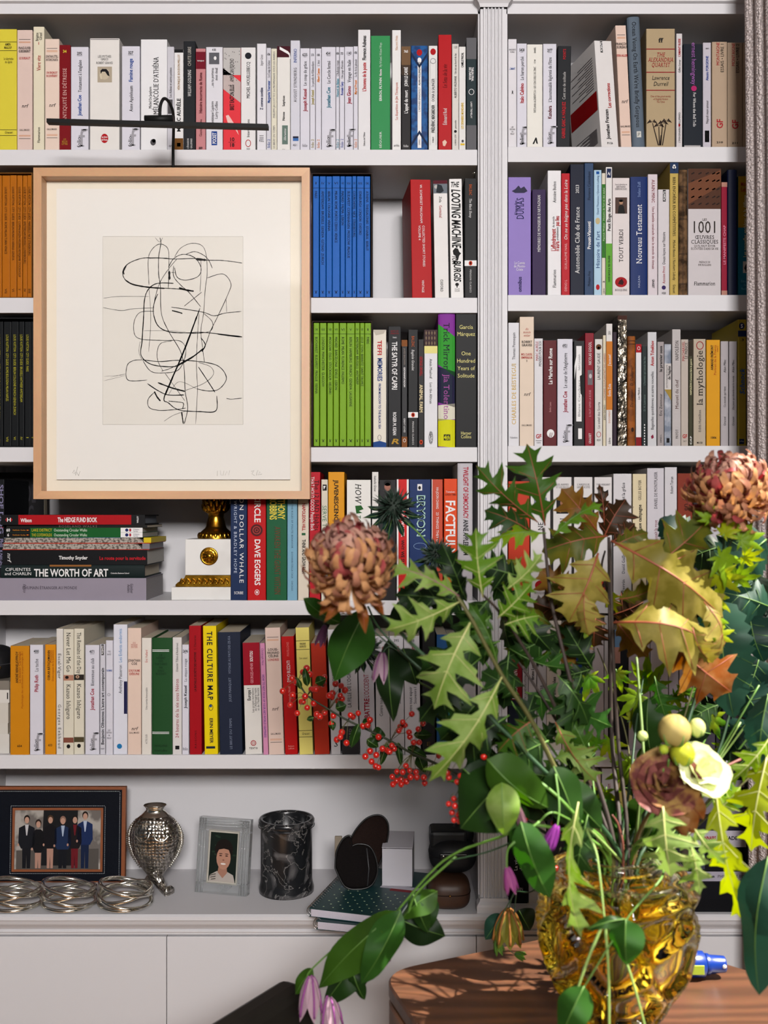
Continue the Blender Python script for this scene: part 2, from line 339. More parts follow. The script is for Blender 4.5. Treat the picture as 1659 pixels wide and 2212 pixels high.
# ------------------------------------------------------------------ books
CN = dict(k='#1b1a1c', w='#f0eeee', r='#b5121f', c='#a50f38', b='#2a58a3', n='#1d2d57', g='#a9a7ad', d='#5a575a', y='#e2cf4a', o='#e08a2c', t='#1f7d92', p='#8b3a9b', m='#6d1f2b', G='#c19a3a', s='#8f8d92', l='#e9dfcf', e='#3f6b35', v='#5f2f79', i='#d9a37c')
def cc(c): return CN.get(c, c)
BASE = dict(L1=323, L2=643, L3=966, L4=1297, L5=1631, R1=317, R2=637, R3=963, R4=1291, R5=1621, R6=1961)
_sh = {'1': 'top', '2': 'second', '3': 'third', '4': 'fourth', '5': 'fifth'}
def shelf_phrase(r):
    if r == 'R6': return 'on the worktop by the curtain'
    return 'on the %s shelf %s' % (_sh[r[1]], 'of the wide bay' if r[0] == 'L' else 'beside the curtain')
USED = {}
def deco_build(deco, w, toz, k, f, par, lname='spine_lettering'):
    """k = metres per photo pixel here, toz(py) = local height, f(x) = local front depth at x"""
    lay = {}
    def M(kind, col, order):
        return lay.setdefault((kind, col, len(lay)), MB())          # every line of type and every mark is a part of its own
    for q in deco:
        if q[0] in 'ud':
            _, s, fx, ya, yb, cap, col, st = q
            V, F, L = text2d(s, st); xc = -w/2 + fx*w; kk = (yb - ya)*k/L; c = cap*k; o = []
            for x, y in V:
                if q[0] == 'u': xx = xc + c/2 - y*c; zz = toz(yb) + x*kk
                else: xx = xc - c/2 + y*c; zz = toz(ya) - x*kk
                o.append((xx, f(xx) - 0.0007, zz))
            M(lname, cc(col), 3).add(o, F)
        elif q[0] == 'h':
            _, s, fx, yc, wp, cap, col, st = q
            V, F, L = text2d(s, st); xc = -w/2 + fx*w; kk = wp*k/L; c = cap*k
            M(lname, cc(col), 3).add([(xc - wp*k/2 + x*kk, f(xc - wp*k/2 + x*kk) - 0.0007, toz(yc) - c/2 + y*c) for x, y in V], F)
        elif q[0] == 'r':
            _, a, b, y0, y1, col = q[:6]; n = 6; dy = q[6] if len(q) > 6 else 0
            pts = []; xs = [-w/2 + w*(a + (b - a)*i/n) for i in range(n + 1)]
            for i, x in enumerate(xs):
                sk = dy*(i/n - 0.5)
                pts += [(x, f(x) - 0.00025, toz(y1 + sk)), (x, f(x) - 0.00025, toz(y0 + sk))]
            M('printed_band', cc(col), 1).add(pts, [(2*i, 2*i + 2, 2*i + 3, 2*i + 1) for i in range(n)])
        elif q[0] == 'o':
            _, a, yc, rx, ry, col = q; x = -w/2 + w*a; n = 20
            M('printed_emblem', cc(col), 2).add([(x + rx*k*math.cos(6.2832*i/n), f(x + rx*k*math.cos(6.2832*i/n)) - 0.00045, toz(yc) + ry*k*math.sin(6.2832*i/n)) for i in range(n)], [tuple(range(n))])
        elif q[0] == 'O':
            _, a, yc, rx, ry, th, col = q; x = -w/2 + w*a; n = 24; P = []
            for i in range(n):
                for e in (0, th): P.append((x + (rx - e)*k*math.cos(6.2832*i/n), f(x) - 0.00055, toz(yc) + (ry - e)*k*math.sin(6.2832*i/n)))
            M('printed_emblem', cc(col), 2).add(P, [(2*i, (2*i + 2) % (2*n), (2*i + 3) % (2*n), 2*i + 1) for i in range(n)])
        elif q[0] == 'P':
            _, pts, col = q
            M('printed_emblem', cc(col), 2).add([(-w/2 + w*a, f(-w/2 + w*a) - 0.0005, toz(b)) for a, b in pts], [tuple(range(len(pts)))])
    for (nm, col, od), mb in lay.items():
        o = mb.build(nm, mat(col, 0.6, 'ink'), par)
def book_mesh(w, h, dep, hard, rnd, col, par, pagecol=None, rough=None, cm=None):
    tb = 0.0022 if hard else 0.0005; ins = 0.003 if hard else 0.0003
    b = min(rnd, w*0.25)
    def f(x): return b - b*math.sqrt(max(0.0, 1 - (2*x/w)**2*0.96)) if b > 0 else 0.0
    r = min(0.0009, w*0.2); pts = [(-w/2, dep), (-w/2, r)]
    if b > 0:
        pts = [(-w/2, dep), (-w/2, f(-w/2) + 0.0003)]; n = 10
        pts += [(-w/2 + w*i/n, f(-w/2 + w*i/n)) for i in range(1, n)] + [(w/2, f(w/2) + 0.0003), (w/2, dep)]
    else: pts += [(-w/2 + r*0.3, r*0.3), (-w/2 + r, 0), (w/2 - r, 0), (w/2 - r*0.3, r*0.3), (w/2, r), (w/2, dep)]
    pts += [(w/2 - tb, dep), (w/2 - tb, tb + b), (-w/2 + tb, tb + b), (-w/2 + tb, dep)]
    MB().prism(pts, 0, h, axis='Z', smooth=False).build('cover', cm or mat(col, rough or (0.5 if not hard else 0.6), 'cover', var=0.04, scale=35), par)
    MB().box(-w/2 + tb, w/2 - tb, tb + b + 0.0004, dep - ins - 0.0004, ins if hard else 0.0001, h - ins).build('page_block', mat(pagecol, 0.85, 'pages', var=0.12, scale=420) if pagecol else PAGES, par)
    return f
def book(row, x0, x1, yt, col, desc, deco=(), lean=0, hard=False, rnd=0.0, dep=None, Y=None, turn=0.0, side=None, base=None, page=None, rough=None, cm=None):
    base = base or BASE[row]; rr = random.Random(int(x0*7 + yt*13))
    Y = rr.uniform(0.002, 0.007) if Y is None else Y; t = (D + Y)/D; k = S*t
    w = (x1 - x0)*k - 0.00025; h = (base - yt)*k; zb = Z(BASE[row])
    dep = dep or min(0.135, max(0.095, h*0.62))
    a = math.atan2(lean, base - yt)          # top goes right when lean > 0
    dx = X(0)*0
    lab = desc + ' ' + shelf_phrase(row); lab = lab.replace('  ', ' ')
    USED[lab] = USED.get(lab, 0) + 1
    o = thing('book', lab, 'book', group='books ' + shelf_phrase(row))
    o.rotation_euler = (0, a, turn)
    o.location = (((x0 + x1)/2 - CX)*k, Y, zb + abs(math.sin(a))*w/2 + 0.0)
    f = book_mesh(w, h, dep, hard, rnd, col, o, page, rough, cm)
    deco_build(deco, w, lambda py: (base - py)*k, k, f, o)
    return o
def folio(n, au, col, a, ti, tt, yt, base, cap=8, big=True, ac=None):
    o = [('h', n, 0.5, yt + 14, 11, 6, 'k', 'b'), ('u', au, 0.5, a[0], a[1], cap, col, 'b'), ('u', ti, 0.52, tt[0], tt[1], cap*0.9, 'k', 's')]
    o += [('r', 0.35, 0.65, yt + 18.5, yt + 19.2, 'd')]
    if big: o += [('h', 'f', 0.64, base - 28, 15, 38, 'g', 's'), ('u', 'folio', 0.46, base - 30, base - 7, 7, 'k', 's')]
    else: o += [('h', 'folio', 0.5, base - 11, 11, 6, 'k', 's')]
    return o
def folio2(n, au, col, a, ti, tt, yt, base):
    return [('h', n, 0.5, yt + 14, 6, 5, 'k', 'b'), ('u', au, 0.5, a[0], a[1], 5.5, col, 'b'), ('u', ti, 0.52, tt[0], tt[1], 5, 'd', 's'), ('u', 'folio 2', 0.5, base - 25, base - 6, 6, col, 's')]
def nrf(au, ti, yt, base, ay, ty, col='r', ny=None, lines=True):
    o = []
    for i, s in enumerate(au.split('|')): o.append(('h', s, 0.5, ay + 7*i, min(26, 3.4*len(s) + 2), 5, 'k', 'sb'))
    for i, s in enumerate(ti.split('|')): o.append(('h', s, 0.5, ty + 7*i, min(24, 3.2*len(s) + 2), 4.6, col, 'sb'))
    o += [('h', 'nrf', 0.5, ny or (yt + base)/2 + 33, 13, 7, 'k', 'si'), ('h', 'GALLIMARD', 0.5, base - 45, 22, 3.6, 'k', 'sbw')]
    if lines:
        for yy, c in ((yt + 20, 'd'), (yt + 25, 'i'), (yt + 27, 'i'), (base - 34, 'i'), (base - 32, 'i'), (base - 27, 'd')): o.append(('r', 0.12, 0.88, yy, yy + 1, c))
    return o
U = lambda s, a, b, cap, col='k', st='', fx=0.5: ('u', s, fx, a, b, cap, col, st)
Dn = lambda s, a, b, cap, col='k', st='', fx=0.5: ('d', s, fx, a, b, cap, col, st)
Hh = lambda s, y, w, cap, col='k', st='', fx=0.5: ('h', s, fx, y, w, cap, col, st)
Rr = lambda y0, y1, col, a=0.0, b=1.0, sk=0: ('r', a, b, y0, y1, col, sk)
FW = '#dbd9e2'
# ---- top shelf, wide bay
R = 'L1'
book(R, -30, 36, 61, '#dccf4c', 'wide yellow paperback with ruled black lines', [Hh('AMIN', 94, 12, 5, 'k', 'sb', .72), Hh('MAALOUF', 101, 16, 5, 'k', 'sb', .72), Hh('Le labyrinthe', 125, 21, 5, 'k', 's', .74), Hh('des égarés', 132, 16, 5, 'k', 's', .74), Hh('Grasset', 284, 17, 5, 'k', 'si', .74)] + [Rr(y, y + 1, 'k') for y in (88, 107, 278, 290)])
book(R, 37, 70, 62, '#dfc9c0', 'pale pink paperback against the yellow paperback', nrf('FRANZ-OLIVIER|GIESBERT', 'LE SURSAUT', 62, 323, 101, 123, ny=226))
book(R, 72, 95.5, 55, '#e4dcc6', 'tall cream paperback with red title', [U('Brigitte', 68, 86, 6, 'k', 's', .35), U('Giraud', 68, 84, 6, 'k', 's', .68), U('Vivre vite', 117, 150, 9, 'r', ''), U('Flammarion', 272, 306, 6, 'k', ''), Rr(88, 94, 'r', .47, .52)], dep=.14)
book(R, 97, 128, 83, '#e7d3c6', 'pale pink paperback against the dark red book', nrf("JONATHAN LITTELL|ANTOINE D'AGATA", 'UN ENDROIT|INCONVÉNIENT', 83, 323, 121, 156, ny=226))
book(R, 128, 152, 95, '#850e1c', 'dark red book with the number 34', [Hh('34', 109, 8, 6, 'y', 'b'), U("L'ANTIQUITÉ EN DÉTRESSE", 145, 266, 8, '#e6b9b4', 's'), Hh('LES', 299, 6, 4, 'G', ''), Hh('BELLES', 304, 12, 4, 'G', ''), Hh('LETTRES', 309, 13, 4, 'G', '')])
book(R, 153, 191, 99, FW, 'white paperback with pale blue author', folio('2092', 'Jonathan Coe', 'b', (203, 247), "Testament à l'anglaise", (127, 197), 99, 323))
book(R, 194, 258, 80, '#e6e2de', 'wide white boxed set with antique portrait head', [Hh('LES MYTHES', 119, 29, 5, 'k', ''), Hh('GRECS', 125, 16, 5, 'k', ''), Hh('ROBERT GRAVES', 133, 36, 5, 'k', ''), Rr(141, 175, '#b9ad9a', .26, .75), ('o', .5, 157, 11, 12, '#cbbfa9'), ('P', [(.36, 150), (.42, 146), (.56, 146), (.64, 152), (.67, 162), (.6, 160), (.52, 152), (.42, 152), (.37, 157)], 'k'), ('P', [(.33, 160), (.38, 152), (.42, 168), (.36, 168)], '#d8ccb4'), ('o', .5, 296, 8, 10, 'r'), Hh('Le Livre', 293, 12, 4, 'w', 'b'), Hh('de Poche', 299, 13, 4, 'w', 'b')] + [Rr(82, 83, 'd', .02, .98), Rr(321, 322, 'd', .02, .98)])
book(R, 263, 302, 99, FW, 'white paperback with bright blue title', folio('327', 'Famine rouge', 'b', (126, 176), 'Anne Applebaum', (184, 240), 99, 323))
book(R, 304, 361, 84, '#e9e8ea', 'wide white book with a small owl emblem', [U("LA MÉLANCOLIE D'ATHÉNA", 122, 262, 11, 'k', 's', .58), U('Michel De Jaeghere', 186, 233, 6, 'k', 's', .36), ('o', .47, 306, 6, 7, 'd'), ('o', .5, 303, 4, 4, 'k')])
book(R, 361, 376, 100, '#cfcdd4', 'slim grey-white paperback behind the lamp stem', [U('Les Adieux et autres poèmes', 145, 210, 5, 'd', 's'), Rr(214, 245, 'd', .1, .8), Hh('nrf', 314, 8, 5, 'k', 'si')])
book(R, 376.5, 396, 104, '#e8e6e6', 'white spine with brown foot and black head', [Rr(104, 111, 'k'), Rr(296, 322, '#7d5520'), Rr(306, 314, 'k', .3, .7), U('VÉRONIQUE BOUDON-MILLOT', 115, 192, 5, '#a8802f', ''), U('MARC AURÈLE', 210, 282, 8, 'k', 'b')])
book(R, 396.5, 422, 86, '#24272c', 'black book with slanted white capitals', [U('WILLIAM GOLDING', 148, 206, 7, 'w', 'si'), U('CHUTE LIBRE', 98, 140, 7, '#cfc9c0', 's'), U("L'ÉVASION", 296, 318, 4, 'w', 's', .38), U('GALLIMARD', 296, 318, 4, 'w', 's', .66)], dep=.14)
book(R, 423, 444, 103, '#c98c8f', 'rose paperback with burgundy head band', [Rr(110, 147, '#7e0f2b'), Hh('tempus', 129, 15, 4, 'w', ''), U('Histoire incorrecte de Rome', 155, 243, 6.5, 'm', 'b'), U('Giusto Traina', 256, 293, 6, 'm', ''), Hh('889', 318, 8, 5, 'k', 'b')])
book(R, 445, 481, 100, '#e0dee4', 'white paperback with small photo and blue label', [Hh('4181', 106, 9, 5, 'k', 'b'), Rr(112, 137, '#6a6a70', .18, .8), ('o', .55, 124, 3, 4, 'w'), U('...ou tu porteras', 145, 188, 6, 'k', 's', .38), U('mon deuil', 145, 172, 6, 'k', 's', .62), U('Dominique Lapierre', 217, 270, 6, 'k', 's', .38), U('Larry Collins', 217, 255, 6, 'k', 's', .62), Rr(282, 312, '#1c4a96', .33, .67), U('POCKET', 285, 309, 8, 'w', 'b')])
book(R, 482, 520, 101, '#e2414c', 'red paperback with spattered grey top', [Rr(101, 160, '#c6c2c0'), Rr(160, 205, '#c6b7b4', 0, 1, 30), U('BRET EASTON ELLIS', 181, 236, 9, 'k', 'b'), U('AMERICAN PSYCHO', 125, 175, 9, 'k', 'i'), Hh('10', 299, 11, 8, 'k', 'b'), Hh('18', 311, 11, 8, 'k', 'b'), Rr(304.6, 305.4, 'k', .3, .7)] + [('o', random.uniform(.05, .95), random.uniform(104, 200), .9, .9, 'd') for _ in range(26)] + [('P', [(.15, 248), (.3, 246), (.75, 272), (.9, 290), (.7, 278), (.25, 262)], '#f0c9c4')])
book(R, 520.5, 552, 100, '#e6e4e4', 'white paperback with round black portrait dot', [('o', .5, 118, 7, 7, '#20222c'), U('MICHEL HOUELLEBECQ', 131, 210, 7.5, 'k', ''), U('Interventions', 255, 294, 6, 'k', ''), ('O', .5, 307, 6, 8, 1.4, 'r'), Hh('560', 319, 8, 4, 'k', '')])
book(R, 555, 575, 93, '#e3e1e6', 'white paperback with rows of tiny dots', [U('Iegor Gran', 117, 141, 6, 's', 'si'), U('Z comme zombie', 188, 236, 6, 'n', 'b'), Hh('P.O.L', 303, 10, 4, 'k', 'b')] + [('o', .5 + a*.15, 295 + b*4, 1, 1, 'k') for a in (-1, 0, 1) for b in (-.8, .2, 1)])
book(R, 575.7, 585.5, 101, '#d4d2da', 'slim white spine with tiny blue author', folio2('4784', 'Marguerite Yourcenar', 'b', (172, 220), 'Le Coup de Grâce', (128, 165), 101, 323))
book(R, 586, 598, 102, '#e2ddcb', 'slim cream spine with long line of capitals', [U("PHILIPPE JACCOTTET LA PROMENADE SOUS LES ARBRES", 108, 252, 4.5, 's', 's'), U('LE BRUIT DU TEMPS', 268, 318, 4.5, 's', 's')])
book(R, 598.5, 627, 97, '#e6e3df', 'white paperback with burgundy head and sage label', [Rr(97, 121, '#4d0b22'), U('J', 103, 119, 18, 'w', 'i', .5), U('Satyricon', 204, 227, 5, 'k', 'sb'), U('Pétrone', 239, 258, 5, 'k', 'sb'), Rr(268, 309, '#71857c', .38, .82), U('libretto', 275, 301, 5, 'w', 'si', .6), Hh('554', 321, 6, 4, 'k', '')])
book(R, 627.5, 648, 86, '#d6d5de', 'pale lavender paperback with tiny blue flag', [U('AUGUST STRINDBERG', 144, 219, 6.5, 'd', 'w'), U('INFERNO', 104, 134, 7, '#3b5ea8', ''), Rr(293, 297, '#2a2a44', .25, .85), Rr(297, 303, '#4a78b5', .25, .85), Hh('451', 312, 10, 5, 'k', '')])
book(R, 648.5, 669, 102, FW, 'white paperback with crimson author, beside lavender one', folio('6235', 'Joseph Kessel', 'c', (190, 238), 'Le coup de grâce', (130, 183), 102, 323, 7.5, False))
book(R, 669.5, 681, 102, FW, 'slim white spine with olive yellow author', folio2('5176', 'Joseph Kessel', '#a99a2e', (192, 223), 'Le paradis du Kilimandjaro', (130, 185), 102, 323))
book(R, 681.5, 694, 102, FW, 'slim white spine with short orange name', folio2('4388', 'Albert Camus', 'o', (145, 175), "L'été", (127, 140), 102, 323))
book(R, 694.5, 725, 99, FW, 'white paperback with dark teal author', folio('4541', 'Jonathan Coe', 't', (186, 230), 'Le Cercle fermé', (129, 178), 99, 323))
book(R, 725.5, 733, 99, FW, 'very slim white spine with pale teal name', folio2('4386', 'Honoré de Balzac', '#4a98ab', (167, 207), "L'Auberge rouge", (128, 162), 99, 323))
book(R, 733.5, 744, 100, FW, 'very slim white spine with royal blue name', folio2('3753', 'Romain Gary', '#3048a0', (175, 204), "Une page d'histoire", (129, 168), 100, 323))
book(R, 744.5, 763, 99, FW, 'white paperback with crimson author, between slim spines', folio('1143', 'Jean Giono', 'c', (184, 222), 'Voyage en Italie', (127, 176), 99, 323))
book(R, 763.5, 773, 98, FW, 'slim white spine beside the tall red-titled book', folio2('4780', 'Marcel Proust', 'o', (171, 202), 'La fin de la jalousie', (126, 164), 98, 323))
book(R, 773.5, 800, 62, '#e4e2e4', 'tall white book with bold red title', [U("L'inconnu de la poste", 133, 195, 8, '#c31a2c', 'b'), U('Florence Aubenas', 75, 128, 8, 'k', 'b'), U("Éditions de l'Olivier", 283, 313, 4, 'k', '')], dep=.14)
book(R, 801, 843, 75, '#3b965c', 'wide green book with small white serif line', [U('ERROL FLYNN', 165, 216, 5, 'w', 'sb'), U('Mémoires', 147, 162, 5, 'w', 'sb'), U('My Wicked, Wicked Ways', 90, 143, 5, '#cfe6d6', 's'), U('SÉGUIER', 282, 318, 4.5, 'w', 's')], dep=.14)
book(R, 847, 866, 63, '#e9e7e6', 'tall white paperback with coral lettering', [U('La disparition de Jim Thompson', 176, 257, 5.5, '#d66a5a', 's'), U('Vincent Hein', 75, 107, 5.5, '#e3b08a', 's'), Hh('arléa', 312, 12, 5, 'k', 'si')])
book(R, 867, 887, 98, '#2d292b', 'black paperback with tan photographic head', [Rr(98, 138, '#7d6247'), Rr(138, 160, '#4c3d31'), Hh('765', 109, 9, 5, 'w', 'b'), U("L'appel du mort", 193, 243, 7.5, 'w', 'b'), U('JOHN LE CARRÉ', 143, 184, 7, 'w', 'b'), Hh('folio', 313, 11, 5, 'w', 's')])
book(R, 888, 924, 97, '#1d639e', 'bright blue patterned paperback with white central strip', [('P', [(0, 110), (.5, 138), (1, 110), (1, 118), (.5, 146), (0, 118)], '#122e55'), ('P', [(0, 308), (.5, 280), (1, 308), (1, 316), (.5, 288), (0, 316)], '#122e55'), Rr(126, 318, 'w', .39, .62), ('o', .5, 127, 4, 4, 'w'), ('o', .5, 112, 6, 7, 'r'), U("L'AFFAIRE SPARSHOLT", 187, 240, 4, 'd', ''), U('ALAN HOLLINGHURST', 132, 183, 4, 'k', 'b'), U('35805', 300, 312, 3, 'k', '')], cm=mat('#1d639e', .45, 'cover', col2='#0f3f74', scale=90, lo=.42, hi=.58))
book(R, 926, 945, 97, '#e4e2e1', 'white paperback with red dot and outlined panel', [('o', .5, 110, 6, 7, 'r'), ('O', .5, 130, 6, 6, 1, 's'), Rr(130, 312, 's', .16, .19), Rr(130, 312, 's', .81, .84), U('FRÉDÉRIC BEIGBEDER', 225, 285, 6.5, 'k', 'b'), U('OONA & SALINGER', 168, 218, 6.5, 'd', ''), U('33869', 294, 307, 3.5, 'k', '')])
book(R, 947, 975.5, 73, '#ba0f1d', 'plain bright red book with faint dark title', [U('Le Sens de la vie', 137, 188, 9, '#7b0c18', 'si'), U('Édouard Rod', 232, 268, 8, 'w', 's'), ('P', [(.3, 304), (.5, 300), (.65, 305), (.5, 314), (.35, 313)], '#e6c8b8')])
book(R, 976.5, 991, 93, '#dcd8d2', 'slim white paperback against the bright red book', [Hh('120', 100, 8, 5, 'k', ''), U('Un été au bord du lac', 113, 158, 4.5, 'd', ''), U('ALBERTO VIGEVANI', 163, 210, 5, 'k', ''), ('o', .5, 282, 3, 3, 'k'), U('LIANA LEVI', 288, 312, 3.5, 'k', 'w'), U('piccolo', 258, 276, 4, 'k', 'i')])
book(R, 991.5, 1006, 98, '#e6e4e2', 'slim white paperback with yellow lower lettering', [U('CAMILLE PASCAL', 111, 143, 5, 'k', 'b'), U('LES DERNIERS MONDAINS', 219, 276, 5, '#e3c23a', 'b'), Rr(307, 311, '#e3c23a', .2, .85), ('o', .55, 302, 2.5, 3, 'd')])
book(R, 1007.5, 1029, 79, '#27393d', 'dark teal paperback with marbled grey ends', [Rr(79, 125, '#6f6e72'), Rr(268, 322, '#6f6e72'), Dn('TABLEAU FINAL', 143, 173, 4.5, 'w', 'b', .62), Dn("DE L'AMOUR", 143, 170, 4.5, 'w', 'b', .36), ('O', .5, 196, 6, 6.5, 1, 'w'), Dn('LARRY TREMBLAY', 217, 253, 4, 'w', '')])
# ---- top shelf beside the curtain
R = 'R1'
book(R, 1097.5, 1116, 83, '#e0dde1', 'white paperback with tiny centred lines', [Hh('MARGUERITE', 106, 15, 3.6, 'k', ''), Hh('DURAS', 111, 9, 3.6, 'k', ''), Hh("L'AMANT", 147, 12, 4.5, 'b', 'b'), ('P', [(.45, 193), (.55, 196), (.62, 193), (.58, 198), (.63, 203), (.5, 200), (.4, 203), (.44, 198)], 'd')] + [Hh(s, y, wd, 3.4, 'k', '') for s, y, wd in (('LES', 273, 5), ('ÉDITIONS', 278, 11), ('DE', 283, 4), ('MINUIT', 288, 9))])
book(R, 1116.5, 1138, 91, FW, 'white paperback with bright red author', folio('5458', 'Italo Calvino', 'r', (177, 220), 'Le baron perché', (119, 170), 91, 317))
book(R, 1138.5, 1172, 95, '#e9e6df', 'cream paperback with black angular logo', [U('SVETLANA ALEXIEVITCH • LES CERCUEILS DE ZINC', 143, 243, 4.5, 'k', 's'), U('1738', 128, 137, 3.6, 'k', ''), U('BABEL', 101, 114, 4, 'k', ''), ('P', [(.35, 310), (.55, 296), (.62, 297), (.7, 310), (.6, 309), (.55, 302), (.46, 310)], 'k')])
book(R, 1173, 1202, 93, FW, 'white paperback with dark red author', folio('2077', 'Kundera', 'm', (227, 255), "L'insoutenable légèreté de l'être", (122, 219), 93, 317))
book(R, 1202, 1231, 97, '#23252a', 'black paperback with red lower lettering', [U('POINTS', 103, 126, 6, '#c22632', 'bw'), U('GABRIEL GARCÍA MÁRQUEZ', 218, 297, 7, '#c22632', 'b'), U('Cent ans de solitude', 153, 213, 6.5, '#c9c6c4', '')], lean=3)
slump = book(R, 1298, 1338, 89, '#e2dedd', 'white paperback slumped sideways with creased cover', [Rr(90, 114, 'k', .32, .46), U('POINTS', 92, 112, 5, 'w', 'b', .39), U('Jonathan Franzen', 236, 300, 8, 'k', 'b', .42), U('Les corrections', 180, 233, 8, 'r', 'b', .62), Hh('P1126', 309, 13, 4, 'k', 'b', .5)], lean=-17, turn=.22, dep=.12, cm=mat('#e2dedd', .4, 'cover', var=.03))
_h = (317 - 89)*S; _x = -(40*S)/2 - .0004
MB().add([(_x, .004, _h*.36), (_x, .116, _h*.36), (_x, .116, _h*.54), (_x, .004, _h*.54)], [(0, 1, 2, 3)]).build('printed_band', mat('#a3161c', .5, 'ink'), slump)
_t = MB()
for _i in range(26):
    _z = _h*(.06 + .011*_i) if _i < 13 else _h*(.58 + .024*(_i - 13)); _t.add([(_x - .0001, .012, _z), (_x - .0001, .104 - .03*(_i % 3), _z), (_x - .0001, .104 - .03*(_i % 3), _z + .0011), (_x - .0001, .012, _z + .0011)], [(0, 1, 2, 3)])
tag(_t.build('cover_text_lines', mat('#6a6468', .6, 'ink'), slump), kind='stuff')
book(R, 1341.5, 1365, 54, '#e2cabd', 'tall pale pink paperback leaning left', nrf('FRANÇOIS|SUREAU', "S'EN ALLER", 54, 317, 94, 119, ny=218), lean=-13, turn=.08)
book(R, 1367, 1394.5, 35, '#6a7683', 'tall slate grey hardback with rounded spine', [Dn("Ocean Vuong On Earth We're Briefly Gorgeous", 46, 275, 9, '#20242b', 's'), Rr(283, 296, '#d7d6d0', .35, .7), Hh('JP', 289, 6, 6, 'd', 's', .52)], lean=-12, hard=True, rnd=.006, dep=.13)
book(R, 1396, 1458, 60, '#b5a283', 'wide tan book with red rules and palms', [Hh('ff', 85, 9, 9, 'k', 'sb'), Rr(103, 105, '#96222a'), Rr(153, 155, '#96222a'), Rr(192, 194, '#96222a'), Hh('THE', 116, 18, 9, '#a5232c', 'si'), Hh('ALEXANDRIA', 127, 54, 9, '#a5232c', 'si'), Hh('QUARTET', 138, 40, 9, '#a5232c', 'si'), Hh('Lawrence', 166, 38, 9, 'k', 'i'), Hh('Durrell', 179, 32, 9, 'k', 'i'), Hh('One of the great works', 206, 44, 4, '#a5503f', 's'), Hh('of English fiction', 212, 32, 4, '#a5503f', 's'), Hh('The Times', 218, 18, 4, '#a5503f', 'si')] + [('P', [(a, b), (a + .03, b), (c + .02, 312), (c - .02, 312)], '#3a2b22') for a, b, c in ((.2, 264, .42), (.42, 272, .46), (.55, 266, .5), (.68, 262, .56), (.5, 290, .48))] + [('P', [(a, b), (a + math.cos(t)*.13, b - math.sin(t)*7 - 1), (a + math.cos(t)*.2, b - math.sin(t)*7 + 5), (a + math.cos(t)*.1, b - math.sin(t)*5 + 2)], '#3a2b22') for a, b in ((.2, 262), (.44, 270), (.58, 264), (.7, 260)) for t in (.2, .9, 1.6, 2.3, 2.95)])
book(R, 1461, 1474, 70, '#d6d1d2', 'slim white spine with red head lettering', [U("L'AMANT RUSSE", 81, 120, 5, 'r', 'b'), U('Gilles Leroy', 127, 155, 4.5, 'k', 'i'), U("L'IMAGINAIRE GALLIMARD", 240, 306, 4, 'k', ''), Rr(265, 271, 'r', .35, .65)])
book(R, 1476, 1517.5, 93, '#1d2631', 'navy book with magenta dot', [Dn('ernest hemingway', 90, 181, 10, '#a86bb0', '', .55), ('o', .55, 189, 6, 6, '#b5286f'), Dn('For Whom the Bell Tolls', 198, 272, 6, 'w', 's', .58), Rr(312, 316, '#b9b5b5', .05, .9)])
book(R, 1518.5, 1536, 90, '#c9c4cd', 'lavender grey paperback with boxed foot label', [Hh('18803', 103, 8, 3, 'k', ''), U('Alessio FORGIONE', 119, 172, 5.5, '#31529b', 'b'), U('Napoli mon amour', 215, 265, 5.5, 'k', ''), Rr(280, 305, 'k', .22, .78), Rr(281, 304, '#c9c4cd', .28, .72), U('POCKET', 283, 302, 4.5, 'k', 'b')])
for i, (a, b, nm) in enumerate(((1538, 1571, 'slim'), (1571.5, 1604, 'x'), (1604.5, 1637, 'x'))):
    book(R, a, b, 89, '#b9a48e', ('tan paperback volume one with red monogram', 'tan paperback volume two with red monogram', 'tan paperback volume three with red monogram')[i], [U('MONTAIGNE', 90, 140, 7, '#b02a35', '', .38), U('ESSAIS • LIVRE %d' % (i + 1), 92, 155, 7, 'k', '', .66), U('GF', 256, 276, 13, '#b02a35', 'b'), Hh('21%d' % i, 306, 14, 4, 'k', 'b')])
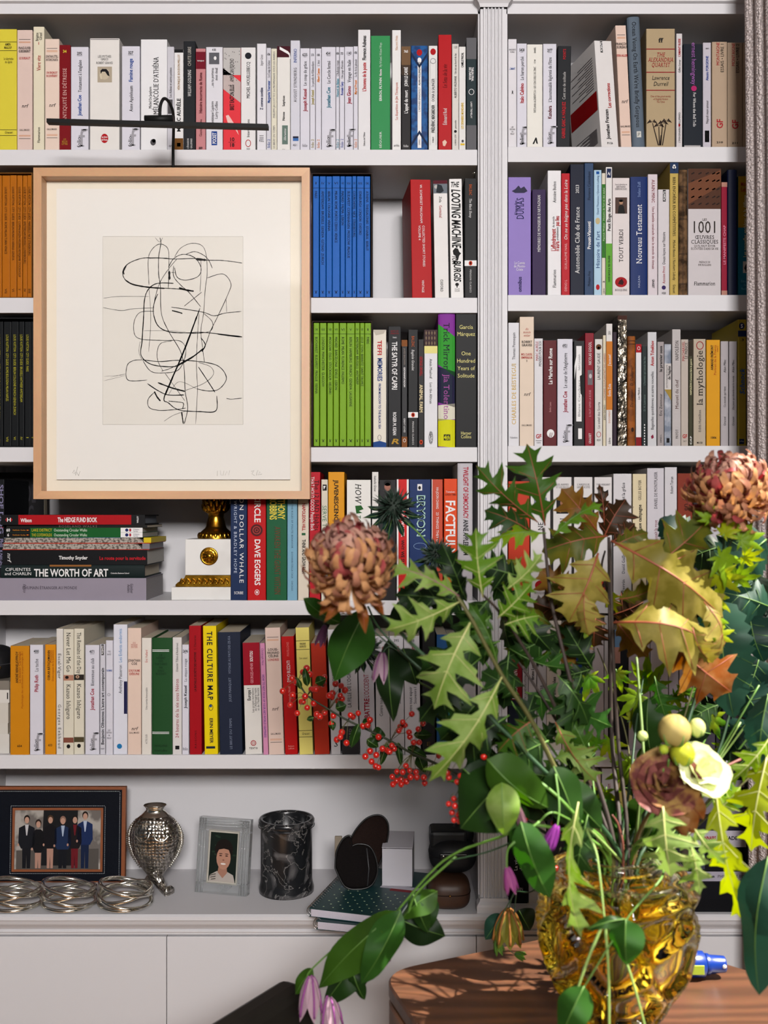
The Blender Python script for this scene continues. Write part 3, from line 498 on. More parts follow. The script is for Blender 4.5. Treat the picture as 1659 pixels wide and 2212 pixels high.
# ---- boxed sets of guides
def guide_set(row, xc0, xc1, yt, edges, ytop, ybot, casec, col, ink, line, titles, what, num_y, first, cap=6, bottom_num=False, desc=''):
    Y = 0.004; t = (D + Y)/D; k = S*t; zb = Z(BASE[row]); h = (BASE[row] - yt)*k; w = (xc1 - xc0)*k; dep = 0.125
    o = thing('slipcase', desc, 'slipcase', ((xc0 + xc1)/2*k - CX*k, Y - 0.001, zb), 'slipcases of city guides')
    th = 0.0018; m = mat(casec, .7, 'card')
    mb = MB(); mb.box(-w/2, -w/2 + th, 0, dep, 0, h).box(w/2 - th, w/2, 0, dep, 0, h).box(-w/2 + th, w/2 - th, 0, dep, 0, th).box(-w/2 + th, w/2 - th, 0, dep, h - th, h).box(-w/2 + th, w/2 - th, dep - th, dep, th, h - th)
    mb.build('case_shell', m, o)
    for i, ((a, b), (num, ti, ye)) in enumerate(zip(edges, titles)):
        wd = (b - a)*k; hh = (ybot - ytop)*k; base = ybot
        lab = '%s slim guide %s' % (what, (ti and 'numbered %s in its slipcase' % num) or '')
        lab = '%s slim guide numbered %s inside the %s slipcase' % (what, num, what)
        USED[lab] = USED.get(lab, 0) + 1
        bo = thing('book', lab, 'book', (((a + b)/2 - CX)*k, Y + 0.0015 + 0.0006*(i % 3), zb + (BASE[row] - ybot)*k + 0.0), 'city guides in the %s slipcase' % what)
        f = book_mesh(wd, hh, 0.11, False, 0.0, col, bo, col)
        dc = []
        if not bottom_num: dc += [Hh(num, num_y, min((b - a)*.55, 4*len(num) + 1), 5, ink, ''), Rr(line, line + .8, ink)]
        else: dc += [Dn(num, num_y, num_y + 3.5*len(num), 5, ink, '')]
        dc += [Dn(ti, first, ye, cap, ink, '')]
        if not bottom_num: dc += [('P', [(.35, ybot - 15), (.65, ybot - 9), (.6, ybot - 8), (.3, ybot - 14)], ink), ('P', [(.65, ybot - 15), (.35, ybot - 9), (.4, ybot - 8), (.7, ybot - 14)], ink)]
        deco_build(dc, wd, lambda py: (base - py)*k, k, f, bo)
LV = 'LOUIS VUITTON  CITY GUIDE  '
guide_set('L2', 673, 804, 373, [(676, 689), (690.5, 703.5), (704.5, 717), (718, 734), (735.2, 745), (746, 760), (761, 769.5), (770.7, 786), (787, 799.5)], 379, 641, '#2a1d18', '#1d6cbe', '#10233f', 404,
    [('I', 'PARIS', 427), ('IV', 'AMSTERDAM  BRUSSELS  GENEVA  GSTAAD  ZURICH', 570), ('V', 'BERLIN  COLOGNE  VIENNA', 497), ('VI', 'MILAN  ROME  PORTO CERVO  VENICE', 523), ('VII', 'MADRID  PALMA  LISBON', 485), ('VIII', 'BUDAPEST  COPENHAGEN  MOSCOW  PRAGUE', 556), ('II', 'COURCHEVEL  NICE  STRASBOURG', 511), ('III', 'EDINBURGH  LONDON  OXFORD', 506), ('IX', 'ATHENS  THESSALONIKI  ISTANBUL  BEIRUT', 540)], 'blue', 394, 411, 5.5, desc='dark brown slipcase holding the blue guides beside the framed print')
guide_set('L3', 674, 804, 693, [(677.5, 689.5), (691, 705), (707, 719), (720.3, 732), (733.5, 748), (749.2, 766), (767.2, 776.7), (777.7, 787), (788, 801.5)], 697, 963, '#2a1d18', '#83ad1c', '#22300f', 720,
    [('IX', 'BUCHAREST  BUDAPEST  PRAGUE  VIENNA', 850), ('III', 'LONDON  MANCHESTER  GLASGOW', 835), ('VIII', 'MOSCOW  OSLO  STOCKHOLM  HELSINKI', 851), ('VII', 'MADRID  BARCELONA  SEVILLE  LISBON', 842), ('VI', 'ROME  MILAN  FLORENCE  PALERMO', 829), ('V', 'BERLIN  HAMBURG  MUNICH  GENEVA  LAUSANNE', 878), ('IV', 'AMSTERDAM  BRUSSELS  ANTWERP', 830), ('II', 'LILLE  LYON  BIARRITZ  SAINT TROPEZ', 834), ('I', 'PARIS', 742)], 'lime green', 711, 727, 5.5, desc='dark brown slipcase holding the lime green guides beside the framed print')
guide_set('L2', -32, 70.5, 372, [(-29, -13), (-12, 2.5), (3.3, 20), (21, 35), (36, 47), (48, 57.3), (58.3, 68)], 377, 641, '#6b4312', '#b8710c', '#4a2b08', 390,
    [('IX', '', 560), ('VIII', '', 560), ('VII', LV + 'ROME MILAN TURIN VENICE', 547), ('VI', LV + 'BERLIN MUNICH VIENNA GENEVA', 561), ('V', LV + 'COPENHAGEN HELSINKI REYKJAVIK STOCKHOLM', 597), ('IV', LV + 'AMSTERDAM BRUSSELS LUXEMBOURG', 568), ('III', LV + 'MARSEILLE NICE STRASBOURG', 551)], 'ochre', 622, 402, 5, True, desc='ochre slipcase of guides half hidden by the framed print')
guide_set('L3', -32, 76, 686, [(-29, -12), (-11, 5), (6.5, 23), (24, 39), (40, 51), (52, 65), (66, 73.5)], 694, 963, '#16171a', '#191c1f', '#b9b33a', 700,
    [('IX', '', 880), ('VIII', LV + 'MADRID BARCELONA', 905), ('VII', LV + 'ROME BOLOGNA MILAN NAPLES', 866), ('VI', LV + 'BERLIN COLOGNE MUNICH GENEVA ZURICH', 896), ('IV', LV + 'BRUSSELS ANTWERP AMSTERDAM', 868), ('I', LV + 'PARIS', 802), ('V', '', 720)], 'black', 943, 722, 5.5, True, desc='black slipcase of guides half hidden by the framed print')
# ---- second shelf, wide bay
R = 'L2'
book(R, 890, 934, 387, '#b80a15', 'thick red book with small white capitals', [Dn('W. SOMERSET MAUGHAM', 398, 481, 5, 'w', '', .52), Dn('COLLECTED SHORT STORIES', 486, 575, 5, 'w', '', .62), Dn('VOLUME 4', 486, 518, 5, 'w', '', .42), Dn('VINTAGE', 604, 631, 5, 'w', '', .55)], lean=-4, turn=.10, dep=.12, side='#444')
book(R, 939.5, 970, 389, '#e9e6e4', 'white classic with burgundy head and old photo', [Rr(389, 396.5, '#5f1128'), Rr(396.5, 417, '#7b828a'), ('P', [(.3, 397), (.6, 400), (.75, 412), (.5, 417), (.2, 415)], '#2b323a'), ('o', .2, 403, 4, 4, '#c0bcb8'), Dn('Zola', 424, 437, 5.5, 'k', 's'), Dn('Germinal', 443, 470, 6, 'r', 's'), Dn('OXFORD', 603, 630, 6, 'k', 's')], lean=-4)
book(R, 974, 1001.5, 386, '#efedec', 'white book with heavy black brush lettering', [Hh('THE', 398, 18, 11, 'k', 'bi', .42), Dn('LOOTING MACHINE', 408, 534, 19, 'k', 'bi', .52), ('P', [(.2, 541), (.4, 535), (.62, 537), (.72, 544), (.86, 547), (.7, 552), (.62, 561), (.5, 564), (.45, 553), (.25, 549)], 'k'), Dn('TOM', 551, 570, 9, 'k', 'bi', .32), Dn('BURGIS', 562, 607, 15, 'k', 'bi', .55), ('o', .5, 614, 4, 3.5, 'k'), Rr(616, 621, 'k', .46, .54), Hh('WILLIAM', 624, 11, 2.5, 'k', ''), Hh('COLLINS', 628, 11, 2.5, 'k', '')], lean=-4)
PENG = lambda yb: [Rr(yb, yb + 12, 'w'), ('o', .5, yb + 6, 4, 5, '#c7401f'), ('o', .5, yb + 6, 1.4, 2.6, 'w')]
book(R, 1003.5, 1029.5, 385, '#1d1d20', 'black classic with white band, against the upright', [Dn('BALZAC', 398, 422, 6, '#d96a24', 'w'), Dn('The Black Sheep', 428, 470, 5.5, 'w', 'si'), Dn('PENGUIN CLASSICS', 582, 632, 3.6, 'w', 'w')] + PENG(562))
# ---- third shelf, wide bay
R = 'L3'
book(R, 806, 834.5, 712, '#e6e0d4', 'cream book with red and blue poster lettering', [Dn('TEFFI', 735, 767, 9, '#c52532', 'b'), Dn('MEMORIES', 773, 823, 10, '#20478b', 'b', .52), Dn('FROM MOSCOW TO THE BLACK SEA', 828, 926, 5, '#20478b', 'b', .5), ('O', .48, 945, 4, 6, .8, 'd'), ('P', [(0, 955), (.5, 952), (1, 956), (1, 965.5), (0, 965.5)], '#23508f'), ('P', [(0, 712), (1, 712), (.8, 720), (.2, 724)], '#c9c2b6')])
book(R, 838.5, 866.5, 705, '#1b1b20', 'tall black book with a gold monogram', [Hh('BOYS OF', 715, 17, 3.2, '#a51d2c', ''), Hh('IMPERIAL ROME', 720, 18, 3.2, '#a51d2c', ''), Hh('TWO', 729, 9, 3.2, 'w', ''), Dn('THE SATYR OF CAPRI', 738, 842, 11, 'w', 'b'), Dn('ROGER M. KEAN', 890, 940, 7, 'w', 'b'), Hh('R', 953, 17, 11, 'G', 'bi')])
book(R, 867.5, 880, 734, '#38383b', 'small charcoal paperback with brown ends', [Rr(734, 748, '#8f5a2b'), Rr(943, 965.5, '#8f5a2b'), Dn('JAMES BALDWIN', 752, 788, 3.6, '#a0938a', ''), Dn("GIOVANNI'S ROOM", 793, 836, 3.6, 'w', 'b'), Dn('GREAT LOVES', 903, 934, 3.6, 'w', ''), ('O', .5, 951, 3, 4, .8, 'w')])
book(R, 881.5, 903, 712, '#1d1d20', 'black classic banded white, between dark paperbacks', [Dn('BALZAC', 726, 750, 6, '#d96a24', 'w'), Dn('Eugénie Grandet', 755, 800, 5.5, 'w', 'si'), Dn('PENGUIN CLASSICS', 910, 961, 3.6, 'w', 'w')] + PENG(890))
book(R, 903.5, 916, 733, '#2e2c2e', 'small black paperback with red and cream capitals', [Dn('GEORGE ORWELL', 770, 812, 5.5, '#b3202a', 'b'), Dn('ANIMAL FARM', 831, 891, 7, '#ead9b0', 'b'), ('o', .5, 955, 3.4, 5, '#cf4a22'), ('o', .5, 955, 1.2, 2.6, 'w')])
book(R, 916.5, 945, 712, '#e3e2e6', 'white paperback with brown floral head', [Rr(712, 747, '#4a3438'), Rr(747, 763, '#ebe29a')] + [('P', [(a, b), (a + .06, b - 5), (a + .12, b), (a + .06, b + 5)], '#8d7a63') for a in (.08, .3, .52, .74) for b in (719, 730, 741)] + [Dn('Amin Maalouf', 775, 817, 5.5, 'k', 's'), Dn('Leo the African', 826, 872, 5.5, 'k', 's'), ('O', .5, 945, 4.5, 14, .9, 'k'), Dn('ABACUS', 933, 957, 5, 'k', 'b')])
book(R, 946.5, 983, 675, '#8e3fa0', 'tall hardback in purple, green, navy and yellow', [Rr(713, 800, '#3fa23a', 0, 1, 27), Rr(797, 874, '#242a45', 0, 1, 11), Rr(873, 907, '#dfdccb', 0, 1, -4), Rr(905.5, 965, '#d8d713', 0, 1, 3), Dn('Trick Mirror', 697, 797, 13, '#1f2230', 's'), Dn('Jia Tolentino', 809, 906, 12, '#b05fa8', 's'), Rr(938, 951, 'k', .32, .72), Hh('4th', 944.5, 13, 9, '#d8d713', 'b', .52)], hard=True, rnd=.003, dep=.13)
book(R, 984, 1029.5, 678, '#19191b', 'wide black book with pale yellow centred title', [Hh(s, y, wd, 8.5, '#e9e09a', '') for s, y, wd in (('García', 706, 30), ('Márquez', 721, 39), ('One', 763, 21), ('Hundred', 779, 40), ('Years of', 795, 37), ('Solitude', 811, 37))] + [Hh('Harper', 935, 23, 7, '#e9e09a', ''), Hh('Collins', 943, 23, 7, '#e9e09a', '')])
# ---- second shelf beside the curtain
R = 'R2'
book(R, 1098, 1147, 382, '#9a86c6', 'wide lavender paperback with ship emblem', [('P', [(.15, 412), (.3, 408), (.45, 400), (.55, 406), (.7, 402), (.85, 412), (.7, 416), (.3, 416)], '#3c3a55'), U('DUMAS', 426, 473, 16, '#27275c', 's', .52), U('Alexandre', 432, 464, 6, '#27275c', 's', .33), Hh('Le Comte', 567, 23, 6, 'w', 's'), Hh('de Monte-', 574, 25, 6, 'w', 's'), Hh('Cristo', 581, 15, 6, 'w', 's'), U('omnibus', 597, 630, 8, '#27275c', 'b', .5)])
book(R, 1149.5, 1179, 408, '#3b2254', 'deep purple book with thin white capitals', [U("MÉMOIRES DE MONSIEUR D'ARTAGNAN", 420, 543, 6, 'w', 's')])
book(R, 1183, 1212, 367, '#eae8ea', 'tall white book with squeezed red title', [U('Antoine Buéno', 390, 436, 7, 'k', 's'), U("L'effondrement", 493, 541, 10, 'r', 'b', .42), U('du monde', 466, 490, 5, 'k', 's', .42), U("n'aura", 520, 541, 9, 'r', 'b', .7), U('probablement', 489, 518, 5, 'k', 's', .72), U('pas lieu', 465, 487, 9, 'r', 'b', .7), U('Flammarion', 581, 620, 7, 'k', 's')])
book(R, 1213, 1231, 374, '#bd142a', 'slim red book with slanted white title', [U('On ne se baigne pas dans la Loire', 388, 518, 7, 'w', 'si'), U('GUILLAUME NAIL', 525, 582, 5, '#efb9bb', ''), U('DENOËL', 604, 629, 5, '#efb9bb', '')])
book(R, 1231.7, 1262, 354, '#161e36', 'tall navy book dated 2023', [U('Automobile Club de France', 446, 590, 9.5, 'w', 's'), U('2023', 398, 417, 7, 'w', 's')], dep=.14)
book(R, 1262.7, 1282, 352, '#3a5273', 'slate blue book with white central name', [U('Proust-Visconti', 478, 538, 7, 'w', 'b'), U('Florence Colombani', 370, 432, 6, '#16233c', ''), U('Philippe Rey', 585, 618, 5, '#16233c', '')])
book(R, 1283, 1299.5, 366, '#b4cfe1', 'pale blue paperback with red foot mark', [Rr(369, 375, '#1d5fa6', .3, .7), U("Histoire de l'art", 498, 578, 8, '#2b4f86', ''), U('David Thomisse | Quentin Ludwig', 378, 462, 4.5, '#4a6a92', ''), ('o', .5, 476, 5, 7, '#c7b88f'), ('o', .5, 619, 4, 6, '#b9202d'), U('Eyrolles', 560, 580, 0.1, 'k', '')])
book(R, 1300, 1308, 373, '#dcd5c6', 'very slim spine with green middle', [Rr(397, 556, '#3f7f30'), U('Patrick Weber', 480, 520, 3.5, '#d9e6c9', ''), U("Histoire de l'art et des styles", 405, 476, 3.5, '#d9e6c9', ''), U('Librio', 622, 634, 4, 'k', 'i'), U('2€', 603, 610, 4, 'k', 'b')])
book(R, 1308.6, 1322.5, 360, '#e3e0de', 'slim white spine with bright green foot', [Rr(363, 383, '#22345c', .15, .85), ('P', [(.25, 378), (.45, 370), (.6, 376), (.8, 368), (.62, 379), (.45, 374)], 'w'), Rr(525, 637, '#6fae45'), U('Petit Éloge des Arts', 428, 498, 6.5, 'k', 'b'), U('DAVID BAYLES & TED ORLAND', 551, 608, 4, '#22421b', 'b')])
book(R, 1323, 1360, 383, '#dfd7d6', 'white volume with bearded portrait and red seal', [Hh('Sous la direction de', 397, 26, 3, 'd', 's'), Hh('BERTRAND', 402, 20, 4, 'd', 's'), Hh('DERMONCOURT', 407, 26, 4, 'd', 's'), Rr(425, 460, '#5b4740', .16, .86), ('o', .5, 436, 4, 5, '#b58f75'), ('P', [(.3, 460), (.36, 444), (.5, 440), (.66, 444), (.74, 460)], '#1c1917'), ('o', .5, 432, 5, 3, '#1c1917'), U('TOUT VERDI', 494, 565, 9, 'k', 's'), ('o', .5, 608, 13, 11, '#a9101f'), ('P', [(.32, 612), (.4, 605), (.55, 601), (.66, 608), (.6, 614), (.45, 613)], '#3a0a10'), Hh('BOUQUINS', 625, 26, 4.5, 'd', 's')])
book(R, 1362, 1398.5, 380, '#1c3770', 'royal blue book with large white serif title', [U('Nouveau Testament', 440, 568, 12, 'w', 's'), U('Stefano Zuffi', 391, 424, 6, '#8fa3cf', 's'), U('HAZAN', 593, 620, 4, '#c5cde2', 'w', .5)], rnd=.001)
book(R, 1399.5, 1420.5, 375, '#d8ced3', 'pale mauve book with dark red capitals', [Dn('ALAIN MINC', 387, 437, 6.5, '#8d2233', 's', .55), Dn('Une humble cavalcade dans le monde de demain', 445, 580, 5, '#8d2233', 's', .55), Dn('GRASSET', 602, 621, 4.5, 'k', 'b', .55)])
book(R, 1421.5, 1446, 408, '#d5d0d3', 'shorter pale paperback with black tab and purple dot', [Rr(409, 434, 'k', .42, .68), U('POINTS', 412, 432, 4.5, 'w', 'b', .55), U("Douze leçons sur l'histoire", 500, 570, 6, 'k', ''), U('Antoine Prost', 574, 611, 5.5, '#b0303c', 's'), ('o', .5, 620, 4.5, 4.5, '#3b2a66'), Hh('H225', 632, 9, 4, 'k', 'b')])
book(R, 1447, 1465.5, 351, '#c2aa60', 'mustard book with navy head and clover', [Rr(351, 374, '#2a3f62'), ('o', .42, 361, 2.6, 2.6, 'w'), ('o', .58, 361, 2.6, 2.6, 'w'), ('o', .5, 357.5, 2.6, 2.6, 'w'), Rr(361, 368, 'w', .47, .53), Dn('BIEN ENCHÉRIR EN COMPÉTITIVES', 382, 510, 6, '#2a2418', 's'), Dn('Michel Bessis / Norbert Lébely', 518, 605, 5.5, '#2a2418', 's'), Dn('Grasset', 614, 633, 5.5, '#2a2418', 's')], dep=.14)
book(R, 1467, 1485.5, 365, '#6f573f', 'worn brown leather volume with cracked spine', [Rr(y, y + 1, '#3a2a1b') for y in (400, 402, 470, 472, 545, 547, 610, 612)] + [Rr(370, 636, '#3a2a1b', .42, .47), Rr(372, 560, '#8a6e50', .68, .72)], rnd=.003, cm=mat('#7d6247', .8, 'leather', col2='#3d2c1c', scale=60, bump=.5))
book(R, 1486.5, 1557.5, 363, '#cfc9cb', 'broad white volume with sheet music head', [Rr(363, 450, '#5a3a28'), ('P', [(0, 395), (1, 366), (1, 400), (0, 440)], '#7a4e34')] + [('P', [(a, b), (a + .1, b - 4), (a + .11, b - 1), (a + .02, b + 2)], '#2c1a12') for a in (.08, .3, .52, .72, .85) for b in (374, 390, 408, 425, 440)] + [Hh('LES', 473, 10, 5, '#4a4038', 's'), Hh('1001', 489, 58, 26, '#3b332e', 's'), Hh('ŒUVRES', 511, 42, 8, '#3b332e', 's'), Hh('CLASSIQUES', 521, 59, 8, '#3b332e', 's'), Hh("QU'IL FAUT AVOIR", 530, 46, 4.5, '#5a5048', 's'), Hh('ÉCOUTÉES DANS SA VIE', 536, 59, 4.5, '#5a5048', 's'), Hh('PRÉFACE DE', 565, 24, 4, '#5a5048', 's'), Hh('EVE RUGGIERI', 571, 28, 4, '#5a5048', 's'), Hh('Flammarion', 611, 46, 8, '#2d2826', 's')])
book(R, 1558.5, 1571, 392, '#98103a', 'slim crimson spine with pale capitals', [Rr(392, 402, '#b98b7c'), Rr(626, 637, '#b98b7c'), U('LE MANIFESTE CHAP', 485, 570, 5, '#d98aa0', 'b')])
book(R, 1571.7, 1593, 365, '#161e3c', 'plain dark navy volume with rounded spine', [], rnd=.003)
book(R, 1594.5, 1624, 379, '#17778f', 'teal paperback with yellow head and spade card', [Rr(379, 490, '#a98a1c'), Hh('Michel', 396, 19, 8, '#a5412a', 'b'), Hh('Lebel', 408, 18, 8, '#a5412a', 'b'), U('Les nouvelles enchères de la défense', 420, 554, 8, '#d9d3b6', 'b'), Rr(563, 588, '#c9c6c0', .35, .8), ('P', [(.57, 568), (.7, 578), (.62, 582), (.6, 586), (.54, 586), (.52, 582), (.44, 578)], 'k'), Hh('Éditions', 606, 18, 5, '#7fc0cf', ''), Hh('Du', 614, 6, 5, '#7fc0cf', ''), Hh('Rocher', 622, 16, 5, '#7fc0cf', '')])
book(R, 1625, 1650, 398, '#8a8288', 'grey paperback tucked behind the curtain edge', [U('UP JAZZ', 570, 600, 5, 'k', 's', .3)])
# ---- third shelf beside the curtain
R = 'R3'
book(R, 1098, 1121.5, 697, '#e0dfe3', 'white book with long gold capitals', [U('CHARLES DE BEISTEGUI', 785, 917, 9, '#d8b54e', 's'), U('Thomas Pennequin', 718, 777, 6.5, 'd', ''), Hh('Valambre', 945, 16, 4, 'd', 's')])
book(R, 1122.5, 1153.5, 684, '#e3d2c1', 'tall cream paperback with red italic head', [Hh('du', 710, 7, 5, '#c05a4e', 'si'), Hh('monde', 717, 16, 5, '#c05a4e', 'si'), Hh('entier', 724, 14, 5, '#c05a4e', 'si'), Hh('II', 779, 3, 4, 'k', 's')] + nrf('ROBERT|GRAVES', 'MOI, CLAUDE,|EMPEREUR', 684, 963, 738, 765, ny=851, lines=False))
book(R, 1154.2, 1172.7, 731, '#dfdde0', 'white paperback with red over black capitals', [U('MARC AURÈLE', 737, 779, 5.5, '#b02532', '', .3), U('PENSÉES POUR SOI', 737, 791, 5.5, 'k', '', .68), Hh('GF', 942, 12, 9, 'r', 'b'), Rr(951, 952, 'd', .15, .85), Hh('1591', 956, 10, 3.6, 'k', 's')])
book(R, 1174, 1202.5, 735, '#66111d', 'burgundy book with white striped disc', [U('La Marche sur Rome', 752, 830, 8, 'w', 'b', .52), U('Emilio Lussu', 868, 890, 4, '#d9a3a3', ''), ('o', .54, 936, 8, 9, 'w')] + [('P', [(.4 + .09*i, 944), (.44 + .09*i, 944), (.52 + .09*i, 934), (.49 + .09*i, 934)], '#66111d') for i in range(3)])
book(R, 1204, 1237, 732, FW, 'white paperback with pinkish red author', folio('6921', 'Jonathan Coe', 'c', (845, 890), "Le cœur de l'Angleterre", (762, 838), 732, 963, 8.5))
book(R, 1239.5, 1263, 736, '#2b2b2d', 'black paperback with white label and torn photo', [Rr(747, 910, 'w', .22, .72), ('P', [(.05, 790), (.25, 765), (.25, 780), (.05, 820)], 'w'), ('P', [(.55, 812), (1, 805), (1, 860), (.62, 850)], 'k'), U('Sabri Louatah', 765, 800, 5, 's', '', .48), U('Blaise Cendrars', 820, 900, 5, 's', '', .48), Rr(925, 948, 'w', .4, .75)])
book(R, 1263.7, 1283, 719, '#8f0e2b', 'crimson book with small grey photo', [U('NICOLAS GOGOL', 738, 788, 6, 'w', 's', .55), Rr(799, 831, '#7b7478', .3, .85), ('o', .6, 812, 3, 5, '#c9c2c4'), U('IL FAUT AIMER LA RUSSIE', 842, 900, 4.5, '#dba0aa', 's', .55), U('GRASSET', 935, 958, 5, 'w', 's', .55)])
book(R, 1285, 1301.5, 732, '#d8d5d2', 'pale paperback with tiny brown medallion', [('o', .5, 749, 6, 6, '#6d4a28'), ('o', .5, 751, 3, 3, '#c98f55'), U('LAURENT GAUDÉ', 762, 820, 6, 'k', ''), U('Le soleil des Scorta', 868, 925, 5.5, 'd', ''), ('O', .5, 938, 5, 6, 1, 'r'), Hh('8254', 950, 8, 4, 'k', '')])
book(R, 1302.5, 1309, 724, '#dcd2bb', 'very slim cream spine with red capitals', [U("L'HOMME QUI PLANTAIT DES ARBRES", 763, 864, 3.6, '#b0402f', 's'), U('JEAN GIONO', 874, 907, 3.6, 'k', 's')])
book(R, 1309.5, 1323, 699, '#dedad8', 'white spine with broad orange middle band', [Rr(737, 885, '#cd8435'), U('201', 714, 723, 5, 'k', ''), U("J'accuse!", 765, 790, 6, 'w', ''), U('Émile Zola', 829, 856, 6, 'w', ''), U('DOCUMENT', 886, 914, 4, '#cd8435', ''), U('Librio', 945, 959, 5, 'k', 'i')])
book(R, 1323.7, 1332.5, 717, '#382636', 'slim dark plum spine', [])
FOIL = mat('#6b6255', .16, 'foil', col2='#1e1a15', lo=.42, hi=.58, scale=75, bump=1.0, metal=.75)
book(R, 1334, 1354.5, 681, '#3a332b', 'tall book wrapped in crinkled brown foil', [Rr(681, 690, '#4a2618')], cm=FOIL, dep=.14)
book(R, 1356, 1373, 726, '#a0622c', 'old tan leather volume with dark lettering', [U('Du diamant... D. Dallayrac!', 790, 880, 6, '#3a2010', 'si'), Rr(735, 737, '#5a3214'), Rr(742, 744, '#5a3214'), ('o', .6, 928, 3, 5, '#3a2010')], rnd=.003, cm=mat('#a0622c', .6, 'leather', col2='#70401a', scale=40, bump=.3))
book(R, 1373.7, 1385.7, 743, '#e3e1e4', 'slim white spine with red ends', [Rr(743, 761, '#b01a28'), Rr(944, 963, '#8f1522'), ('O', .5, 752, 3, 4, .8, 'w'), U('Les Médicis', 837, 863, 5, 'k', 'i')])
book(R, 1386.5, 1397.5, 747, '#222f30', 'slim dark green spine with white foot mark', [U("L'homme qui aimait les îles", 770, 832, 4, '#7d908c', ''), U('D. H. Lawrence', 852, 888, 4, '#7d908c', '')] + [Rr(916 + 6*i, 919 + 6*i, 'w', .42, .62) for i in range(8)])
book(R, 1399, 1418.5, 717, '#d0cfd2', 'pale grey paperback with red author', [U('Anton Tchekhov', 736, 790, 7, 'r', 'b'), U('Bagatelles quotidiennes et autres nouvelles', 802, 928, 6, 'k', ''), ('P', [(.35, 942), (.6, 938), (.68, 945), (.45, 948)], '#8d1f45')])
book(R, 1420, 1434.5, 738, '#aaa2a2', 'warm grey paperback with bold black title', [U('le premier sexe', 747, 803, 6, 'k', 'b'), U('Éric Zemmour', 850, 898, 5.5, 'k', ''), U('DENOËL', 938, 956, 3.6, 'k', '')])
book(R, 1435.2, 1450, 743, '#7f8796', 'blue grey painted spine with pale label', [Rr(785, 841, '#cfcac8'), U('DICTIONNAIRE INSOLITE', 788, 838, 3.2, 'd', '', .35), U('de Naples', 790, 820, 6, 'k', 'b', .68), ('P', [(0, 841), (1, 841), (1, 865), (.4, 850)], '#a88f45'), Rr(946, 956, 'k', .3, .75)], cm=mat('#7f8796', .5, 'cover', col2='#b9bcc4', scale=50, lo=.4, hi=.65))
book(R, 1452, 1470.5, 711, '#c1bbba', 'tall pale grey book with wide spaced capitals', [U('NAPOLÉON', 735, 778, 7, '#4a3f3f', 's', .54), U('Manuel du chef', 820, 883, 6.5, '#6a4a48', 's', .54), U('PAYOT', 927, 947, 5.5, '#4a3f3f', 's', .54)], dep=.14)
book(R, 1471.3, 1487, 733, '#bfb5ac', 'stone paperback with red monogram', [U('MACHIAVEL', 737, 780, 5.5, '#b02532', 's', .3), U('LE PRINCE', 740, 775, 5.5, 'k', 's', .7), Hh('GF', 942, 10, 8, 'r', 'b'), Hh('317', 953, 7, 3.6, 'k', '')])
book(R, 1487.8, 1496.5, 769, '#474631', 'short olive spine', [U('NAPOLÉON Comment faire la guerre', 775, 853, 3.6, '#d4cfa8', 'b'), U('C.H.P', 942, 960, 3.6, 'w', 'b')])
book(R, 1498, 1524.5, 732, '#bcb09f', 'stone book with large lowercase title', [('O', .52, 746, 8, 9, 1.6, '#a5303a'), U('la mythologie', 756, 875, 13, '#332c26', 's'), U('Edith Hamilton', 885, 933, 5.5, 'd', 's'), Hh('MU120', 956, 12, 4, 'k', 'b')])
book(R, 1526, 1555.5, 734, '#d9a11a', 'golden yellow paperback', [U('ARMAND FRÉMONT', 745, 799, 5, 'k', 'sb', .4), U('Portrait de la France', 745, 810, 5, '#b0461c', '', .62), U('tome 2', 747, 760, 3.5, '#b0461c', '', .8), Hh('1006', 945, 13, 4.5, 'k', 'b')])
book(R, 1557, 1573.5, 737, '#b3adb0', 'pale grey slanted-title paperback against the golden one', [U('Alain Minc', 777, 805, 5, 'k', 'i'), U('Ce monde qui vient', 835, 880, 4.5, 'k', 'i'), U('Grasset', 900, 920, 4.5, 'k', 'i')])
book(R, 1575, 1592, 737, '#b3adb0', 'pale grey slanted-title paperback against the mustard magazine', [U('Alain Minc', 777, 805, 5, 'k', 'i'), U('Dix jours qui ébranleront le monde', 812, 885, 4.5, 'k', 'i'), U('Grasset', 900, 920, 4.5, 'k', 'i')])
for a, col, nm, tc, bc2, no in ((1594, '#b09d3a', 'mustard', '#3a6fb0', '#23375f', '3'), (1612.7, '#1d1b27', 'black', '#d9a9ad', '#a32030', '2'), (1631.5, '#9a4831', 'rust', '#6b5a4a', '#3a2a2a', '1')):
    book(R, a, a + 18, 690, col, nm + ' magazine-book with slanted title', [Rr(714, 727, bc2), ('o', .45, 704, 6, 7, bc2), Hh('S', 704, 5, 8, 'w', 'b', .45), Hh('.' + no, 734, 8, 5, 'k' if nm == 'mustard' else 'w', 'b', .5), U('Schnock', 797, 852, 10, tc, 'sbi', .5), Rr(948, 959, bc2, .15, .75), Hh('La Tengo', 953, 9, 2.6, 'w', '', .45)], dep=.14)
